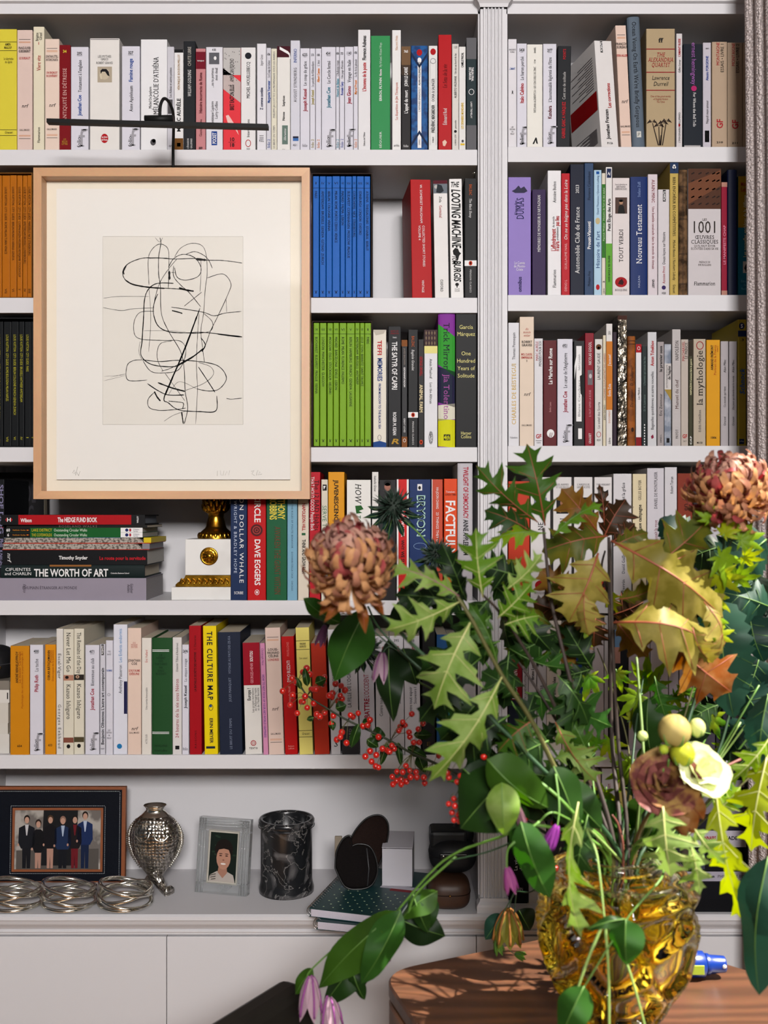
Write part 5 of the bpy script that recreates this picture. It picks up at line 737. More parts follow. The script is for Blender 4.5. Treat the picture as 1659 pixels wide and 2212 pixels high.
o, zt = flat_book(4, 312, 1110, 1132, .004, '#141417', 'red and black hardback on top of the pile', [Rr(1110.6, 1131.4, '#b3111f', .12, .905), Hh('Wilson', 1122, 24, 8, 'w', 'b', .175), Hh('The HEDGE FUND BOOK', 1121, 84, 10, 'w', 'b', .53), Hh('H', 1121, 9, 8, 'w', 'b', .055), ('u', 'WILEY', .95, 1113, 1128, 3.5, 'w', 'b'), ('P', [(.03, 1121), (.04, 1116), (.04, 1126)], 'r'), ('P', [(.08, 1121), (.07, 1116), (.07, 1126)], 'r')], g, hard=True, zfix=zt, dep=.125, turn=.03, page='#8c929c')
# dark cover standing behind the pile
db = thing('book', 'dark book facing out behind the pile, embossed capitals', 'book', tuple(at(47, 1297, .142)), 'books on the fourth shelf of the wide bay')
db.location.z = zb; wd = sz(96, .142); hd = sz(262, .142)
book_mesh(.018, .2, .1, False, 0, '#1b1a1d', db)
for ch in list(db.children): bpy.data.objects.remove(ch)
MB().box(-wd/2, wd/2, 0, .018, 0, hd, bev=.0006).build('cover', mat('#1b1a1d', .5, 'cover'), db)
MB().box(-wd/2 + .0005, wd/2 + .0004, .001, .017, .0005, hd - .0006).build('page_block', PAGES, db)
kk = sz(1, .142)
deco_build([Hh('SHOE', 1080, 50, 38, '#3b393f', 'b', .56), Hh('DOG', 1125, 42, 38, '#3b393f', 'b', .56), Hh('a memoir by the creator', 1047, 46, 3, '#4a484e', '', .55), Rr(1140, 1142, '#6a1a28', .02, .2)], wd, lambda py: (1297 - py)*kk, kk, lambda x: 0.0, db, 'cover_lettering')
# small white books lying at the end of the fifth shelf
g = 'small white books piled at the end of the fifth shelf'
zt = Z(1631)
for y0, y1, c, lab, dx in ((1584, 1626, '#d9d5cf', 'lowest small ivory book in the corner pile', 0), (1560, 1584, '#d5d0c8', 'second small ivory book in the corner pile', -3), (1516, 1560, '#d3cdc4', 'thick small ivory book in the corner pile', -2), (1488, 1516, '#dcd8d2', 'small white book with black label in the corner pile', 0), (1467, 1487, '#8d867d', 'small grey book on top of the corner pile', 0)):
    o, zt = flat_book(-40, 20 + dx, y0, y1, .012, c, lab, [Rr(y0 + 6, y1 - 8, 'k', .92, .96)] if y0 == 1488 else [], g, zfix=zt, dep=.12)
bk = MB(); bk.ball((0, 0, 0), 1, 20, 12); bk.v = [(x*.034, y*.045, max(z, -.55)*.036) for x, y, z in bk.v]
kc = thing('spectacle_case', 'black moulded case on the small book pile', 'case', (at(-8, 1430, .05).x, .06, zt))
p_ = bk.build('shell', mat('#16171a', .35, 'moulded_black'), kc); p_.location.z = .0198
MB().tube([(.0341*math.cos(a), .0451*math.sin(a), 0) for a in [6.2832*i/24 for i in range(24)]], .0009, 6, closed=True).build('seam', mat('#3a3a3e', .4, 'rubber'), kc).location.z = .026
MB().ball((.018, -.043, 0.022), .003, 8, 6).build('clasp', SILVER, kc)
# pile at the curtain end of the worktop
g = 'books lying in the pile by the curtain'
zt = CTZ
for x0, x1, y0, y1, c, lab, dc, hd in ((1478, 1612, 1944, 1971, '#15161b', 'thick black book at the bottom of the curtain pile', [], True), (1482, 1610, 1906, 1944, '#181920', 'second black book in the curtain pile', [], False), (1484, 1612, 1885, 1906, '#b3aebb', 'pale grey book with dark names in the curtain pile', [Hh('Jacques Krynen', 1895, 42, 6, 'k', 'b', .3), Hh('PHILIPPE LE BEL', 1895, 60, 6, '#5a5560', 's', .75)], False), (1486, 1608, 1832, 1885, '#191a20', 'black book with yellow title in the curtain pile', [Rr(1838, 1880, '#4a4d5c', .03, .3), Hh('Crossroads', 1862, 46, 8, '#e0b52c', '', .57)], False), (1484, 1612, 1796, 1832, '#c3bec8', 'white book with red and black capitals in the pile', [Hh('DICTIONNAIRE', 1812, 48, 8, '#b0182a', 'b', .3), Hh('SADE', 1812, 26, 8, 'k', 'b', .75)], False), (1490, 1608, 1760, 1796, '#2b2a33', 'charcoal book in the middle of the curtain pile', [], False), (1486, 1610, 1722, 1760, '#8d8892', 'grey book in the upper curtain pile', [], False), (1490, 1606, 1702, 1722, '#2a2027', 'dark plum book with spaced title in the pile', [Hh('PASSAGE', 1711, 34, 6, '#a9a0a5', 's', .55)], False), (1488, 1608, 1686, 1702, '#b5b0ba', 'thin pale book near the top of the curtain pile', [], False), (1490, 1608, 1668, 1686, '#24252c', 'black book on top of the curtain pile', [], False)):
    o, zt = flat_book(x0, x1, y0, y1, -.018 if y0 > 1900 else -.014, c, lab, dc, g, hard=hd, zfix=zt, dep=.13)
# ------------------------------------------------------------------ framed print hanging on the shelves
FY = -0.037
def fx(p, Y=FY): return (p - CX)*S*(D + Y)/D
def fz(p, Y=FY): return H - (p - CY)*S*(D + Y)/D
def put(mb, name, m, par):
    mb.xf(Matrix.Translation(-Vector(par.location))); return mb.build(name, m, par)
FR = thing('framed_print', 'abstract black line print in a pale wooden frame', 'picture', (fx(370), 0, fz(1078)))
MAPLE = wood('maple_x', '#c9986c', '#b3835a', (2.5, 30, 30), .45, 1.6, 5.0); MAPLEZ = wood('maple_z', '#c9986c', '#b3835a', (30, 30, 2.5), .45, 1.6, 5.0)
o0, o1, p0, p1 = fx(72), fx(669), fz(362), fz(1078); i0, i1, q0, q1 = fx(89.5), fx(651.5), fz(380.5), fz(1060.5)
for nm, quad, m in (('frame_rail', [(o0, p0), (o1, p0), (i1, q0), (i0, q0)], MAPLE), ('frame_rail', [(o0, p1), (o1, p1), (i1, q1), (i0, q1)], MAPLE), ('frame_stile', [(o0, p0), (o0, p1), (i0, q1), (i0, q0)], MAPLEZ), ('frame_stile', [(o1, p0), (o1, p1), (i1, q1), (i1, q0)], MAPLEZ)):
    put(MB().prism(quad, FY, -0.002), nm, m, FR)
put(MB().box(i0 - .004, i1 + .004, -.010, -.0021, q1 - .004, q0 + .004), 'mount_board', mat('#f6edda', .9, 'board', var=.02), FR)
PY = -0.0145
def rx(p): return (p - CX)*S*(D + PY)/D
def rz(p): return H - (p - CY)*S*(D + PY)/D
put(MB().box(rx(122), rx(627), PY, PY + .0012, rz(1036), rz(408)), 'print_sheet', mat('#f6f2ec', .9, 'paper', var=.015, scale=200), FR)
put(MB().box(rx(222), rx(525), PY - .0001, PY + .0005, rz(917), rz(511)), 'plate_impression', mat('#efeae1', .9, 'paper', var=.02, scale=90), FR)
pm = MB()
for a in (((222, 511), (525, 511)), ((525, 511), (525, 917)), ((525, 917), (222, 917)), ((222, 917), (222, 511))):
    pm.tube([(rx(x), PY - .0001, rz(y)) for x, y in a], .00025, 4)
put(pm, 'plate_mark', mat('#c4bdb3', .9, 'paper'), FR)
LN = [([(690,548),(750,546),(830,552),(960,549),(1015,558),(1100,560),(1160,566),(1220,575)],3),([(955,552),(1015,558)],9),([(800,548),(700,545),(640,550),(570,580),(540,625),(555,670),(600,695),(690,712),(790,718),(870,724),(940,737)],3.4),([(556,672),(600,697),(690,713),(780,719)],6),([(860,715),(900,728),(945,735)],7),([(690,700),(685,560),(705,500),(750,467),(795,490),(803,560),(800,720)],2.4),([(752,430),(757,465),(745,540),(745,640),(755,710),(760,860),(800,960),(870,1080),(890,1180),(895,1300),(910,1400),(890,1490)],3),([(875,1420),(885,1490)],5),([(800,600),(830,550),(885,525),(950,545),(985,600),(970,650),(900,672),(850,655),(835,600)],3),([(835,540),(870,490),(930,463),(990,475),(1015,530),(1020,640),(1010,720),(1000,860),(985,960),(995,1060),(1005,1140)],2.2),([(900,525),(950,510),(1000,530),(1030,560),(1050,605)],2.6),([(1020,660),(1110,637),(1155,690),(1140,750),(1080,880),(1040,960),(1000,1060),(930,1110),(820,1170),(760,1190)],2.6),([(1000,1060),(930,1115),(850,1160)],5),([(830,690),(740,690),(690,720),(665,780),(658,900),(650,1020),(645,1100),(700,1150),(800,1165),(860,1160)],4),([(720,850),(640,855),(605,910),(610,985),(660,1010),(780,1015),(870,1020),(900,1080),(860,1180),(770,1200),(700,1190),(655,1130)],2.6),([(980,830),(900,1050),(820,1230),(775,1345),(800,1370),(860,1410),(980,1420),(1070,1415),(1075,1330)],4),([(965,870),(890,1070),(820,1235),(780,1330)],6),([(740,750),(720,800),(715,860),(740,930),(800,965),(900,972),(1010,970),(1220,995)],3.6),([(1080,980),(1220,995)],5.5),([(815,825),(900,838),(1000,855),(1060,875),(1120,860),(1215,850)],3),([(430,775),(520,765),(690,765)],1.4),([(428,828),(530,845),(600,835),(720,830)],1.8),([(650,1125),(750,1135),(860,1128),(1000,1138),(1090,1165),(1130,1230),(1090,1290),(1030,1303),(960,1290)],3.2),([(680,1240),(570,1240),(565,1160),(600,1130),(650,1125)],2.8),([(720,1310),(685,1350),(690,1395),(740,1412),(820,1410),(900,1400)],2.8),([(680,1260),(740,1300),(800,1325),(890,1325)],4),([(740,1255),(820,1285),(895,1305)],6),([(975,860),(965,1000),(960,1150),(965,1300),(955,1490)],2),([(820,1018),(760,1030),(738,1070),(740,1130),(770,1190)],2.2),([(830,590),(830,650),(870,700),(920,745),(985,825)],2.8),([(815,628),(842,630)],2),([(990,740),(940,780),(890,820)],2.4),([(1128,780),(1132,855)],1.8),([(1130,1345),(1160,1349),(1220,1343)],2.6),([(970,1165),(1020,1240),(1065,1310)],4),([(850,550),(800,610),(750,690),(720,790)],2.2),([(1000,860),(1050,910),(1040,960),(960,975),(900,970)],2.2),([(775,1475),(830,1440),(905,1415)],1.6),([(725,430),(750,455),(768,430)],1.6),([(800,1360),(850,1365),(885,1372),(880,1405)],3),([(720,1305),(735,1335),(755,1360)],6),([(435,1220),(560,1210)],1.0),([(432,1245),(555,1215)],1.0),([(470,1225),(560,1203)],1.0),([(805,620),(806,670)],9),([(560,590),(545,620),(548,640)],6),([(820,845),(860,855),(880,862)],5),([(980,740),(985,640),(985,560)],2),([(985,1000),(1010,1040),(990,1080)],4),([(640,1020),(632,1080),(650,1125)],1.4),([(660,960),(800,960),(900,968)],1.2),([(800,1325),(860,1250),(960,1290)],1.4),([(895,1300),(1000,1260),(1055,1210),(1040,1165),(970,1140)],2),([(780,1200),(830,1270),(895,1360)],2),([(690,715),(700,900),(688,1080)],1.6)]
ink = MB(); rnd_ = random.Random(3)
for pts, wd in LN:
    C = spline([(60 + a/2.6333, 350 + b/2.6333, 0) for a, b in pts], 7); vs = []; n = len(C)
    for i, c in enumerate(C):
        t = (C[min(i + 1, n - 1)] - C[max(i - 1, 0)]).normalized(); nn = Vector((-t.y, t.x, 0)); hw = wd/2.6333*.66*(.75 + .5*rnd_.random())*(1.0 if 0 < i < n - 1 else .4)
        for s in (-1, 1): q = c + nn*hw*s; vs.append((rx(q.x), PY - .0003, rz(q.y)))
    ink.add(vs, [(2*i, 2*i + 1, 2*i + 3, 2*i + 2) for i in range(n - 1)])
put(ink, 'printed_lines', mat('#141414', .8, 'ink'), FR)
pen = MB()
for pts in ([(157, 1022), (160, 1015), (163, 1021), (159, 1023)], [(163, 1027), (168, 1008)], [(166, 1020), (170, 1028)], [(170, 1027), (173, 1018)], [(470, 1017), (469, 1028)], [(476, 1016), (477, 1026), (482, 1027), (484, 1017)], [(486, 1027), (490, 1018), (494, 1027), (496, 1016)], [(543, 1018), (549, 1016), (544, 1024), (550, 1027)], [(553, 1027), (557, 1016), (562, 1020), (556, 1026), (566, 1024)]):
    pen.tube([(rx(a), PY - .0002, rz(b)) for a, b in pts], .00028, 4)
put(pen, 'pencil_signature', mat('#b9b4ae', .9, 'pencil'), FR)
put(MB().box(i0 - .002, i1 + .002, -.0335, -.0325, q1 - .002, q0 + .002), 'glass_pane', PANE, FR)
# ------------------------------------------------------------------ picture light
PL = thing('picture_light', 'slim black picture light on a hooked arm above the print', 'lamp', tuple(at(373, 357, -.03)))
by = -.15
a = at(103, 263, by); b = at(580, 275, by)
mb = MB(); v = b - a; hh = sz(4.3, by)
mb.add([(p.x, p.y + dy, p.z + dz) for p in (a, b) for dy in (-.006, .006) for dz in (-hh, hh)], [(0, 1, 3, 2), (4, 6, 7, 5), (0, 4, 5, 1), (2, 3, 7, 6), (0, 2, 6, 4), (1, 5, 7, 3)])
put(mb, 'light_bar', DARK, PL)
put(MB().tube([tuple(at(313, 258, by)), tuple(at(374, 257, by))], sz(8.5, by), 16), 'swivel', DARK, PL)
arm = spline([tuple(at(345, 252, by)), tuple(at(347, 226, by)), tuple(at(355, 213, -.145)), tuple(at(366, 222, -.13)), tuple(at(374, 245, -.11)), tuple(at(375, 275, -.06)), tuple(at(374, 320, -.035)), tuple(at(374, 362, -.03))], 8)
put(MB().tube(arm, sz(3.3, -.1), 10), 'arm', DARK, PL)
put(MB().box(fx(362), fx(386), -.034, -.026, fz(372), fz(360)), 'bracket', DARK, PL)
# ------------------------------------------------------------------ table lamp on the fourth shelf
LY = .085; lt = (D + LY)/D
def lx(p): return (p - CX)*S
TL = thing('table_lamp', 'gilt and white marble column lamp behind the framed print', 'lamp', (lx(449), LY, Z(1297)))
MARB = mat('#e4e2df', .3, 'marble', col2='#cfccc9', scale=14, lo=.5, hi=.75)
def lb(x0, x1, y0, y1, dy, m, nm, bev=.0008): put(MB().box(lx(x0), lx(x1), .008, .008 + dy, Z(y1), Z(y0), bev=bev), nm, m, TL)
lb(368, 497, 1269, 1297, .12, MARB, 'plinth')
mp_ = [(lx(376), Z(1268.5)), (lx(497), Z(1268.5)), (lx(497), Z(1243)), (lx(398), Z(1243)), (lx(395), Z(1250)), (lx(386), Z(1256)), (lx(380), Z(1260)), (lx(376), Z(1264))]
put(MB().prism(mp_, .012, .11), 'gilt_moulding', GOLD, TL)
ob = MB()
for i in range(9): ob.tube(spline([(lx(385 + 12*i), .0105, Z(1262)), (lx(390 + 12*i), .009, Z(1251)), (lx(395 + 12*i), .0105, Z(1258)), (lx(392 + 12*i), .010, Z(1262))], 4), .0012, 6)
put(ob, 'leaf_relief', GOLD, TL)
lb(398, 497, 1165, 1243, .08, MARB, 'block')
md = MB().lathe([(.0, -.0022), (.004, -.0025), (.0045, -.0012), (.009, -.0018), (.0095, -.0008), (.013, -.0022), (.0152, -.0022), (.0155, 0)], n=28); md.v = [(x, z, y) for x, y, z in md.v]
for i in range(12): md.ball((.0112*math.cos(i*.5236), -.0016, .0112*math.sin(i*.5236)), .0014, 8, 5)
for i in range(8): md.ball((.0065*math.cos(i*.7854), -.0016, .0065*math.sin(i*.7854)), .0012, 8, 5)
md.xf(Matrix.Translation(Vector((lx(450), .008, Z(1202))))); put(md, 'medallion', GOLD, TL)
cx_ = lx(454)
def ped(y): return Z(y)
prof = [(40, 1165), (40, 1158), (38, 1155), (30, 1147), (24, 1142), (22, 1138), (20, 1128), (17, 1118), (18, 1110), (25, 1106), (24, 1100), (17, 1098), (16, 1090), (14, 1050), (13, 980), (14, 930), (16, 905)]
put(MB().lathe([(r*S, Z(y)) for r, y in prof], (cx_, .06, 0), 36), 'stem', GOLD, TL)
gd = MB()
for i in range(22):
    a_ = 6.2832*i/22; c = Vector((cx_ + math.cos(a_)*36*S, .06 + math.sin(a_)*36*S, Z(1159))); gd.ball(c, .0042, 8, 6, sz_=1.5)
put(gd, 'gadroon_ring', GOLD, TL)
lf = MB()
for ring, (r0, y0, r1, y1, n) in enumerate(((17, 1100, 31, 1088, 12), (16, 1092, 29, 1076, 12), (15, 1082, 25, 1062, 12))):
    for i in range(n):
        a_ = 6.2832*(i + ring*.5)/n; d = Vector((math.cos(a_), math.sin(a_), 0)); c = Vector((cx_, .06, 0))
        P_ = [c + d*r0*S + Vector((0, 0, Z(y0))), c + d*(r0 + r1)/2*S + Vector((0, 0, Z((y0 + y1)/2 + 4))), c + d*r1*S + Vector((0, 0, Z(y1)))]
        lf.tube(spline(P_, 4), [.0035, .005, .0058, .006, .0055, .005, .004, .0025, .0008], 6)
put(lf, 'acanthus_leaves', GOLD, TL)
put(MB().lathe([(70*S, Z(905)), (105*S, Z(700)), (104*S, Z(699)), (69*S, Z(904))], (cx_, .075, 0), 36, sy=.5), 'lamp_shade', mat('#d8cdb8', .9, 'linen'), TL)
# ------------------------------------------------------------------ family photograph in navy leather frame
NAVY = mat('#0a1322', .55, 'leather', var=.2, scale=300, bump=.1); TAN = mat('#8d4a1e', .5, 'tan_leather', var=.1, scale=80)
PF = thing('photo_frame', 'navy leather photo frame with a group portrait', 'picture frame', (lx(125)*1.07, .118, CTZ))
pw, ph = sz(291, .12), sz(204, .12); kq = sz(1, .12)
def dq(mb, nm, m): return mb.build(nm, m, PF)
dq(MB().box(-pw/2, pw/2, .001, .012, 0, ph, bev=.001), 'frame_edge', TAN)
dq(MB().box(-pw/2 + 8*kq, pw/2 - 8*kq, -.0005, .004, .003, ph - 6*kq), 'leather_panel', NAVY)
st = MB()
def dash(x0, z0, x1, z1, y=-.001):
    n = max(2, int(math.hypot(x1 - x0, z1 - z0)/.0032))
    for i in range(n):
        f0, f1 = i/n, (i + .66)/n; st.tube([(x0 + (x1 - x0)*f0, y, z0 + (z1 - z0)*f0), (x0 + (x1 - x0)*f1, y, z0 + (z1 - z0)*f1)], .0004, 4)
A = (pw/2 - 12*kq, ph - 9*kq); dash(-A[0], A[1], A[0], A[1]); dash(A[0], .005, A[0], A[1]); dash(-A[0], .005, -A[0], A[1])
wz0, wz1 = ph - 180*kq, ph - 44*kq; wx = 98*kq
dash(-wx - 4*kq, wz1 + 4*kq, wx + 4*kq, wz1 + 4*kq); dash(-wx - 4*kq, wz0 - 4*kq, wx + 4*kq, wz0 - 4*kq); dash(wx + 4*kq, wz0 - 4*kq, wx + 4*kq, wz1 + 4*kq); dash(-wx - 4*kq, wz0 - 4*kq, -wx - 4*kq, wz1 + 4*kq)
tag(dq(st, 'stitching', mat('#cfd2d6', .8, 'thread')), kind='stuff')
bz = MB(); e = 5*kq
for q in (((-wx, wz1), (wx, wz1), (wx - e, wz1 - e), (-wx + e, wz1 - e)), ((-wx, wz0), (wx, wz0), (wx - e, wz0 + e), (-wx + e, wz0 + e)), ((-wx, wz0), (-wx, wz1), (-wx + e, wz1 - e), (-wx + e, wz0 + e)), ((wx, wz0), (wx, wz1), (wx - e, wz1 - e), (wx - e, wz0 + e))): bz.prism(list(q), -.0022, 0)
dq(bz, 'inner_bezel', TAN)
pho = dq(MB().box(-wx + e, wx - e, -.0009, -.0006, wz0 + e, wz1 - e), 'photograph', mat('#6f6863', .4, 'photo', col2='#a9a29a', scale=25, lo=.45, hi=.55))
def flat(par, col, pts, y, nm): return MB().add([(a, y, b) for a, b in pts], [tuple(range(len(pts)))]).build(nm, mat(col, .5, 'photo_ink'), par)
def ell(cx, cz, rx_, rz_, n=16): return [(cx + rx_*math.cos(6.2832*i/n), cz + rz_*math.sin(6.2832*i/n)) for i in range(n)]
def PXp(px, py): return ((px - 125)*kq, ph - (py - 1705)*kq)
flat(pho, '#1a1a1c', [PXp(94, 1754), PXp(168, 1754), PXp(166, 1872), PXp(90, 1872)], -.00093, 'printed_backdrop')
flat(pho, '#57514c', [PXp(36, 1840), PXp(214, 1836), PXp(214, 1880), PXp(36, 1880)], -.00092, 'printed_backdrop')
for hx, hy, sw, fy, suit, hair, legs, shirt in ((58, 1774, 17, 1876, '#16171d', '#1d1510', '#15151a', '#c9c6c8'), (83, 1783, 12, 1858, '#121114', '#2a1a14', '#b58a78', None), (109, 1774, 13, 1848, '#141216', '#4a3422', '#b58a78', None), (136, 1776, 17, 1876, '#1d2c4c', '#8d6a5a', '#15161c', '#aebbd0'), (162, 1774, 14, 1876, '#1a1518', '#1d1412', '#6b1a22', '#6b1a22'), (184, 1766, 16, 1876, '#1b2b55', '#20150f', '#16223f', '#b9c3d8')):
    body = [PXp(hx - 5, hy + 12), PXp(hx + 5, hy + 12), PXp(hx + sw, hy + 18), PXp(hx + sw + 1, hy + 50), PXp(hx + sw - 5, min(fy, hy + 62)), PXp(hx - sw + 5, min(fy, hy + 62)), PXp(hx - sw - 1, hy + 50), PXp(hx - sw, hy + 18)]
    flat(pho, legs, [PXp(hx - sw*.55, hy + 55), PXp(hx + sw*.55, hy + 55), PXp(hx + sw*.5, 1878), PXp(hx + 1, 1878), PXp(hx, hy + 75), PXp(hx - 1, 1878), PXp(hx - sw*.5, 1878)], -.00096, 'printed_figure')
    flat(pho, suit, body, -.00099, 'printed_figure')
    if shirt: flat(pho, shirt, [PXp(hx - 4, hy + 11), PXp(hx + 4, hy + 11), PXp(hx + 1, hy + 34), PXp(hx - 1, hy + 34)], -.00102, 'printed_figure')
    flat(pho, hair, ell(*PXp(hx, hy - 1), 6.6*kq, 8.6*kq), -.00104, 'printed_figure')
    flat(pho, '#c09580', ell(*PXp(hx, hy + 1.5), 4.9*kq, 7*kq), -.00107, 'printed_figure')
    flat(pho, '#b98c78', ell(*PXp(hx - sw - 1, hy + 54), 2*kq, 3*kq), -.00105, 'printed_figure')
dq(MB().prism([(.012, .002), (.030, .002), (.012, .09)], -.012, .012, axis='X'), 'easel_strut', NAVY)
PF.rotation_euler = (math.radians(-3), 0, 0)
# ------------------------------------------------------------------ silver ring coils
for cxp, seed, lab in ((32, 1, 'silver ring coil cut off beside the navy photo frame'), (149, 2, 'silver ring coil in front of the navy photo frame'), (271, 3, 'silver ring coil beside the silver fish vase')):
    r_ = random.Random(seed); c = Vector(((cxp - CX)*S*1.008, .016, CTZ))
    T = thing('ring_coil', lab, 'ornament', c, 'silver ring coils on the worktop')
    for i in range(4):
        m = MB(); R_ = .0445; ring = []
        for k in range(48): a_ = 6.2832*k/48; ring.append((R_*math.cos(a_), R_*math.sin(a_)*.98, 0))
        m.tube(ring, .0031 + .0004*(i % 2), 10, closed=True)
        tilt = (0.03, .20, -.16, .22)[i]; zz = (.0045, .0130, .0215, .0300)[i]
        o = m.build('ring', SILVER, T); o.rotation_euler = (tilt*.35*r_.choice((-1, 1)), tilt, r_.uniform(0, 3)*0); o.location = (r_.uniform(-.001, .001), 0, zz)
# ------------------------------------------------------------------ fish vase
def scales_mat():
    m = bpy.data.materials.new('chased_silver'); m.use_nodes = True; N = m.node_tree.nodes; L = m.node_tree.links; b = N['Principled BSDF']
    b.inputs['Metallic'].default_value = 1; b.inputs['Roughness'].default_value = .16; b.inputs['Base Color'].default_value = lin('#e6e0d6')
    tc = N.new('ShaderNodeTexCoord'); v = N.new('ShaderNodeTexVoronoi'); v.inputs['Scale'].default_value = 150; v.inputs['Randomness'].default_value = .35
    L.new(tc.outputs['Object'], v.inputs['Vector']); bp = N.new('ShaderNodeBump'); bp.inputs['Strength'].default_value = 1.0; bp.inputs['Distance'].default_value = .0018; bp.invert = True
    L.new(v.outputs['Distance'], bp.inputs['Height']); L.new(bp.outputs['Normal'], b.inputs['Normal'])
    mx = N.new('ShaderNodeMix'); mx.data_type = 'RGBA'; mx.inputs['A'].default_value = lin('#efe9df'); mx.inputs['B'].default_value = lin('#4a443c'); L.new(v.outputs['Distance'], mx.inputs['Factor']); L.new(mx.outputs['Result'], b.inputs['Base Color'])
    return m
CHASED = scales_mat()
fvY = .085; fk = sz(1, fvY); FV = thing('fish_vase', 'silver vase shaped as two fish with crossed tails', 'vase', (at(335, 1930, fvY).x, fvY, CTZ))
def vz(py): return at(0, py, fvY).z - CTZ
pr = [(14, 1897), (20, 1886), (33, 1868), (46, 1845), (54, 1820), (55, 1800), (50, 1782), (40, 1768), (30, 1760)]
FV_b = MB().lathe([(r*fk, vz(y)) for r, y in pr], (0, 0, 0), 40, sy=.62)
FV_b.build('scaled_body', CHASED, FV)
MB().lathe([(r*fk, vz(y)) for r, y in ((31, 1761), (24, 1754), (19, 1749), (20, 1744), (25, 1739), (24, 1738), (17, 1746), (10, 1760))], (0, 0, 0), 40, sy=.75).build('mouth_rim', SILVER, FV)
for s in (-1, 1):
    m = MB(); n = 26
    for i in range(n):
        f_ = i/(n - 1); y = 1768 + (1870 - 1768)*f_; r = 0
        for (ra, ya), (rb, yb) in zip(pr, pr[1:]):
            if yb <= y <= ya: r = rb + (ra - rb)*(y - yb)/(ya - yb)
        m.tube([(s*(r - 2)*fk, 0, vz(y)), (s*(r + 3 + 5*math.sin(math.pi*f_))*fk, 0, vz(y + 3))], .0016, 6)
    m.build('fin', SILVER, FV)
    for q in (7, 4): MB().tube([(s*14*fk + q*fk*math.cos(6.2832*k/20), -.0235 + abs(math.cos(6.2832*k/20))*.002, vz(1776) + q*fk*math.sin(6.2832*k/20)) for k in range(20)], .0009, 6, closed=True).build('eye_ring', SILVER, FV)
    MB().ball((s*14*fk, -.0225, vz(1776)), .002, 10, 7).build('eye', SILVER, FV)
    tl = spline([(-s*2*fk, -.004*s, vz(1880)), (s*10*fk, -.006*s, vz(1900)), (s*26*fk, -.012*s - .006, vz(1915)), (s*40*fk, -.014*s - .012, .004)], 6)
    MB().tube(tl, [.013, .0125, .012, .0115, .011, .0105, .010, .0095, .009, .0085, .008, .0078, .0078, .008, .009, .0105, .012, .011, .004], 14).build('tail', CHASED, FV)
    MB().tube(spline([(s*4*fk, -.027, vz(1790)), (s*10*fk, -.031, vz(1802)), (s*24*fk, -.029, vz(1806)), (s*36*fk, -.024, vz(1796))], 5), .0012, 6).build('gill_ridge', SILVER, FV)
# ------------------------------------------------------------------ crystal frame with portrait
def crystal():
    m = bpy.data.materials.new('crystal'); m.use_nodes = True; N = m.node_tree.nodes; L = m.node_tree.links; b = N['Principled BSDF']
    b.inputs['Transmission Weight'].default_value = .85; b.inputs['Roughness'].default_value = .06; b.inputs['IOR'].default_value = 1.35; b.inputs['Base Color'].default_value = (.9, .92, .93, 1)
    return m
CRY = crystal()
CF = thing('crystal_frame', 'ribbed crystal frame holding a portrait of a man', 'picture frame', (at(476, 1934, .06).x, .06, CTZ))
ck = sz(1, .06); cw, chh = 120*ck, 160*ck
for x0, x1, z0, z1, nm in ((-cw/2, cw/2, 0, 24*ck, 'frame_rail'), (-cw/2, cw/2, chh - 28*ck, chh, 'frame_rail'), (-cw/2, -cw/2 + 26*ck, 24*ck, chh - 28*ck, 'frame_stile'), (cw/2 - 26*ck, cw/2, 24*ck, chh - 28*ck, 'frame_stile')):
    MB().box(x0, x1, 0, .014, z0, z1, bev=.0008).build(nm, CRY, CF)
rb = MB()
for i in range(3):
    o_ = (4 + 6*i)*ck
    rb.tube([(-cw/2 + o_, -.0003, 2*ck), (-cw/2 + o_, -.0003, chh - 2*ck)], .0018, 6).tube([(cw/2 - o_, -.0003, 2*ck), (cw/2 - o_, -.0003, chh - 2*ck)], .0018, 6).tube([(-cw/2 + 2*ck, -.0003, chh - o_), (cw/2 - 2*ck, -.0003, chh - o_)], .0018, 6)
rb.build('ribs', CRY, CF)
pa = MB().box(-36*ck, 36*ck, .0015, .003, 21*ck, 135*ck).build('photo_mount', mat('#c9c2b4', .7, 'card'), CF)
def PC(px, py): return ((px - 482)*ck, (1932 - py)*ck)
flat(pa, '#16201a', [PC(451, 1803), PC(514, 1803), PC(514, 1906), PC(451, 1906)], .0012, 'printed_backdrop')
for q in range(14):
    u_ = random.Random(q); flat(pa, '#26382a', ell(*PC(451 + u_.random()*60, 1806 + u_.random()*45), 4*ck, 2*ck, 8), .0011, 'printed_backdrop')
flat(pa, '#b6aca4', [PC(452, 1906), PC(454, 1893), PC(470, 1884), PC(494, 1884), PC(508, 1890), PC(513, 1906)], .0010, 'printed_figure')
for q in range(3): flat(pa, '#4a443f', [PC(454 + q*2, 1893 + q*4), PC(468, 1889 + q*5), PC(468, 1891 + q*5), PC(453 + q*2, 1895 + q*4)], .0009, 'printed_figure')
flat(pa, '#a87a66', [PC(474, 1870), PC(492, 1870), PC(494, 1886), PC(484, 1898), PC(472, 1886)], .0008, 'printed_figure')
flat(pa, '#1c1512', ell(*PC(484, 1838), 21*ck, 22*ck), .0007, 'printed_figure')
flat(pa, '#b98872', ell(*PC(484, 1856), 16.5*ck, 24*ck), .0006, 'printed_figure')
flat(pa, '#1c1512', [PC(466, 1846), PC(468, 1832), PC(484, 1826), PC(500, 1832), PC(502, 1846), PC(496, 1838), (PC(484, 1836)), PC(472, 1839)], .0005, 'printed_figure')
for s in (-1, 1): flat(pa, '#3a241c', ell(*PC(484 + s*7, 1851), 3.4*ck, 1.3*ck, 10), .0004, 'printed_figure'); flat(pa, '#2a1a14', ell(*PC(484 + s*7, 1847), 4.5*ck, .9*ck, 10), .0004, 'printed_figure')
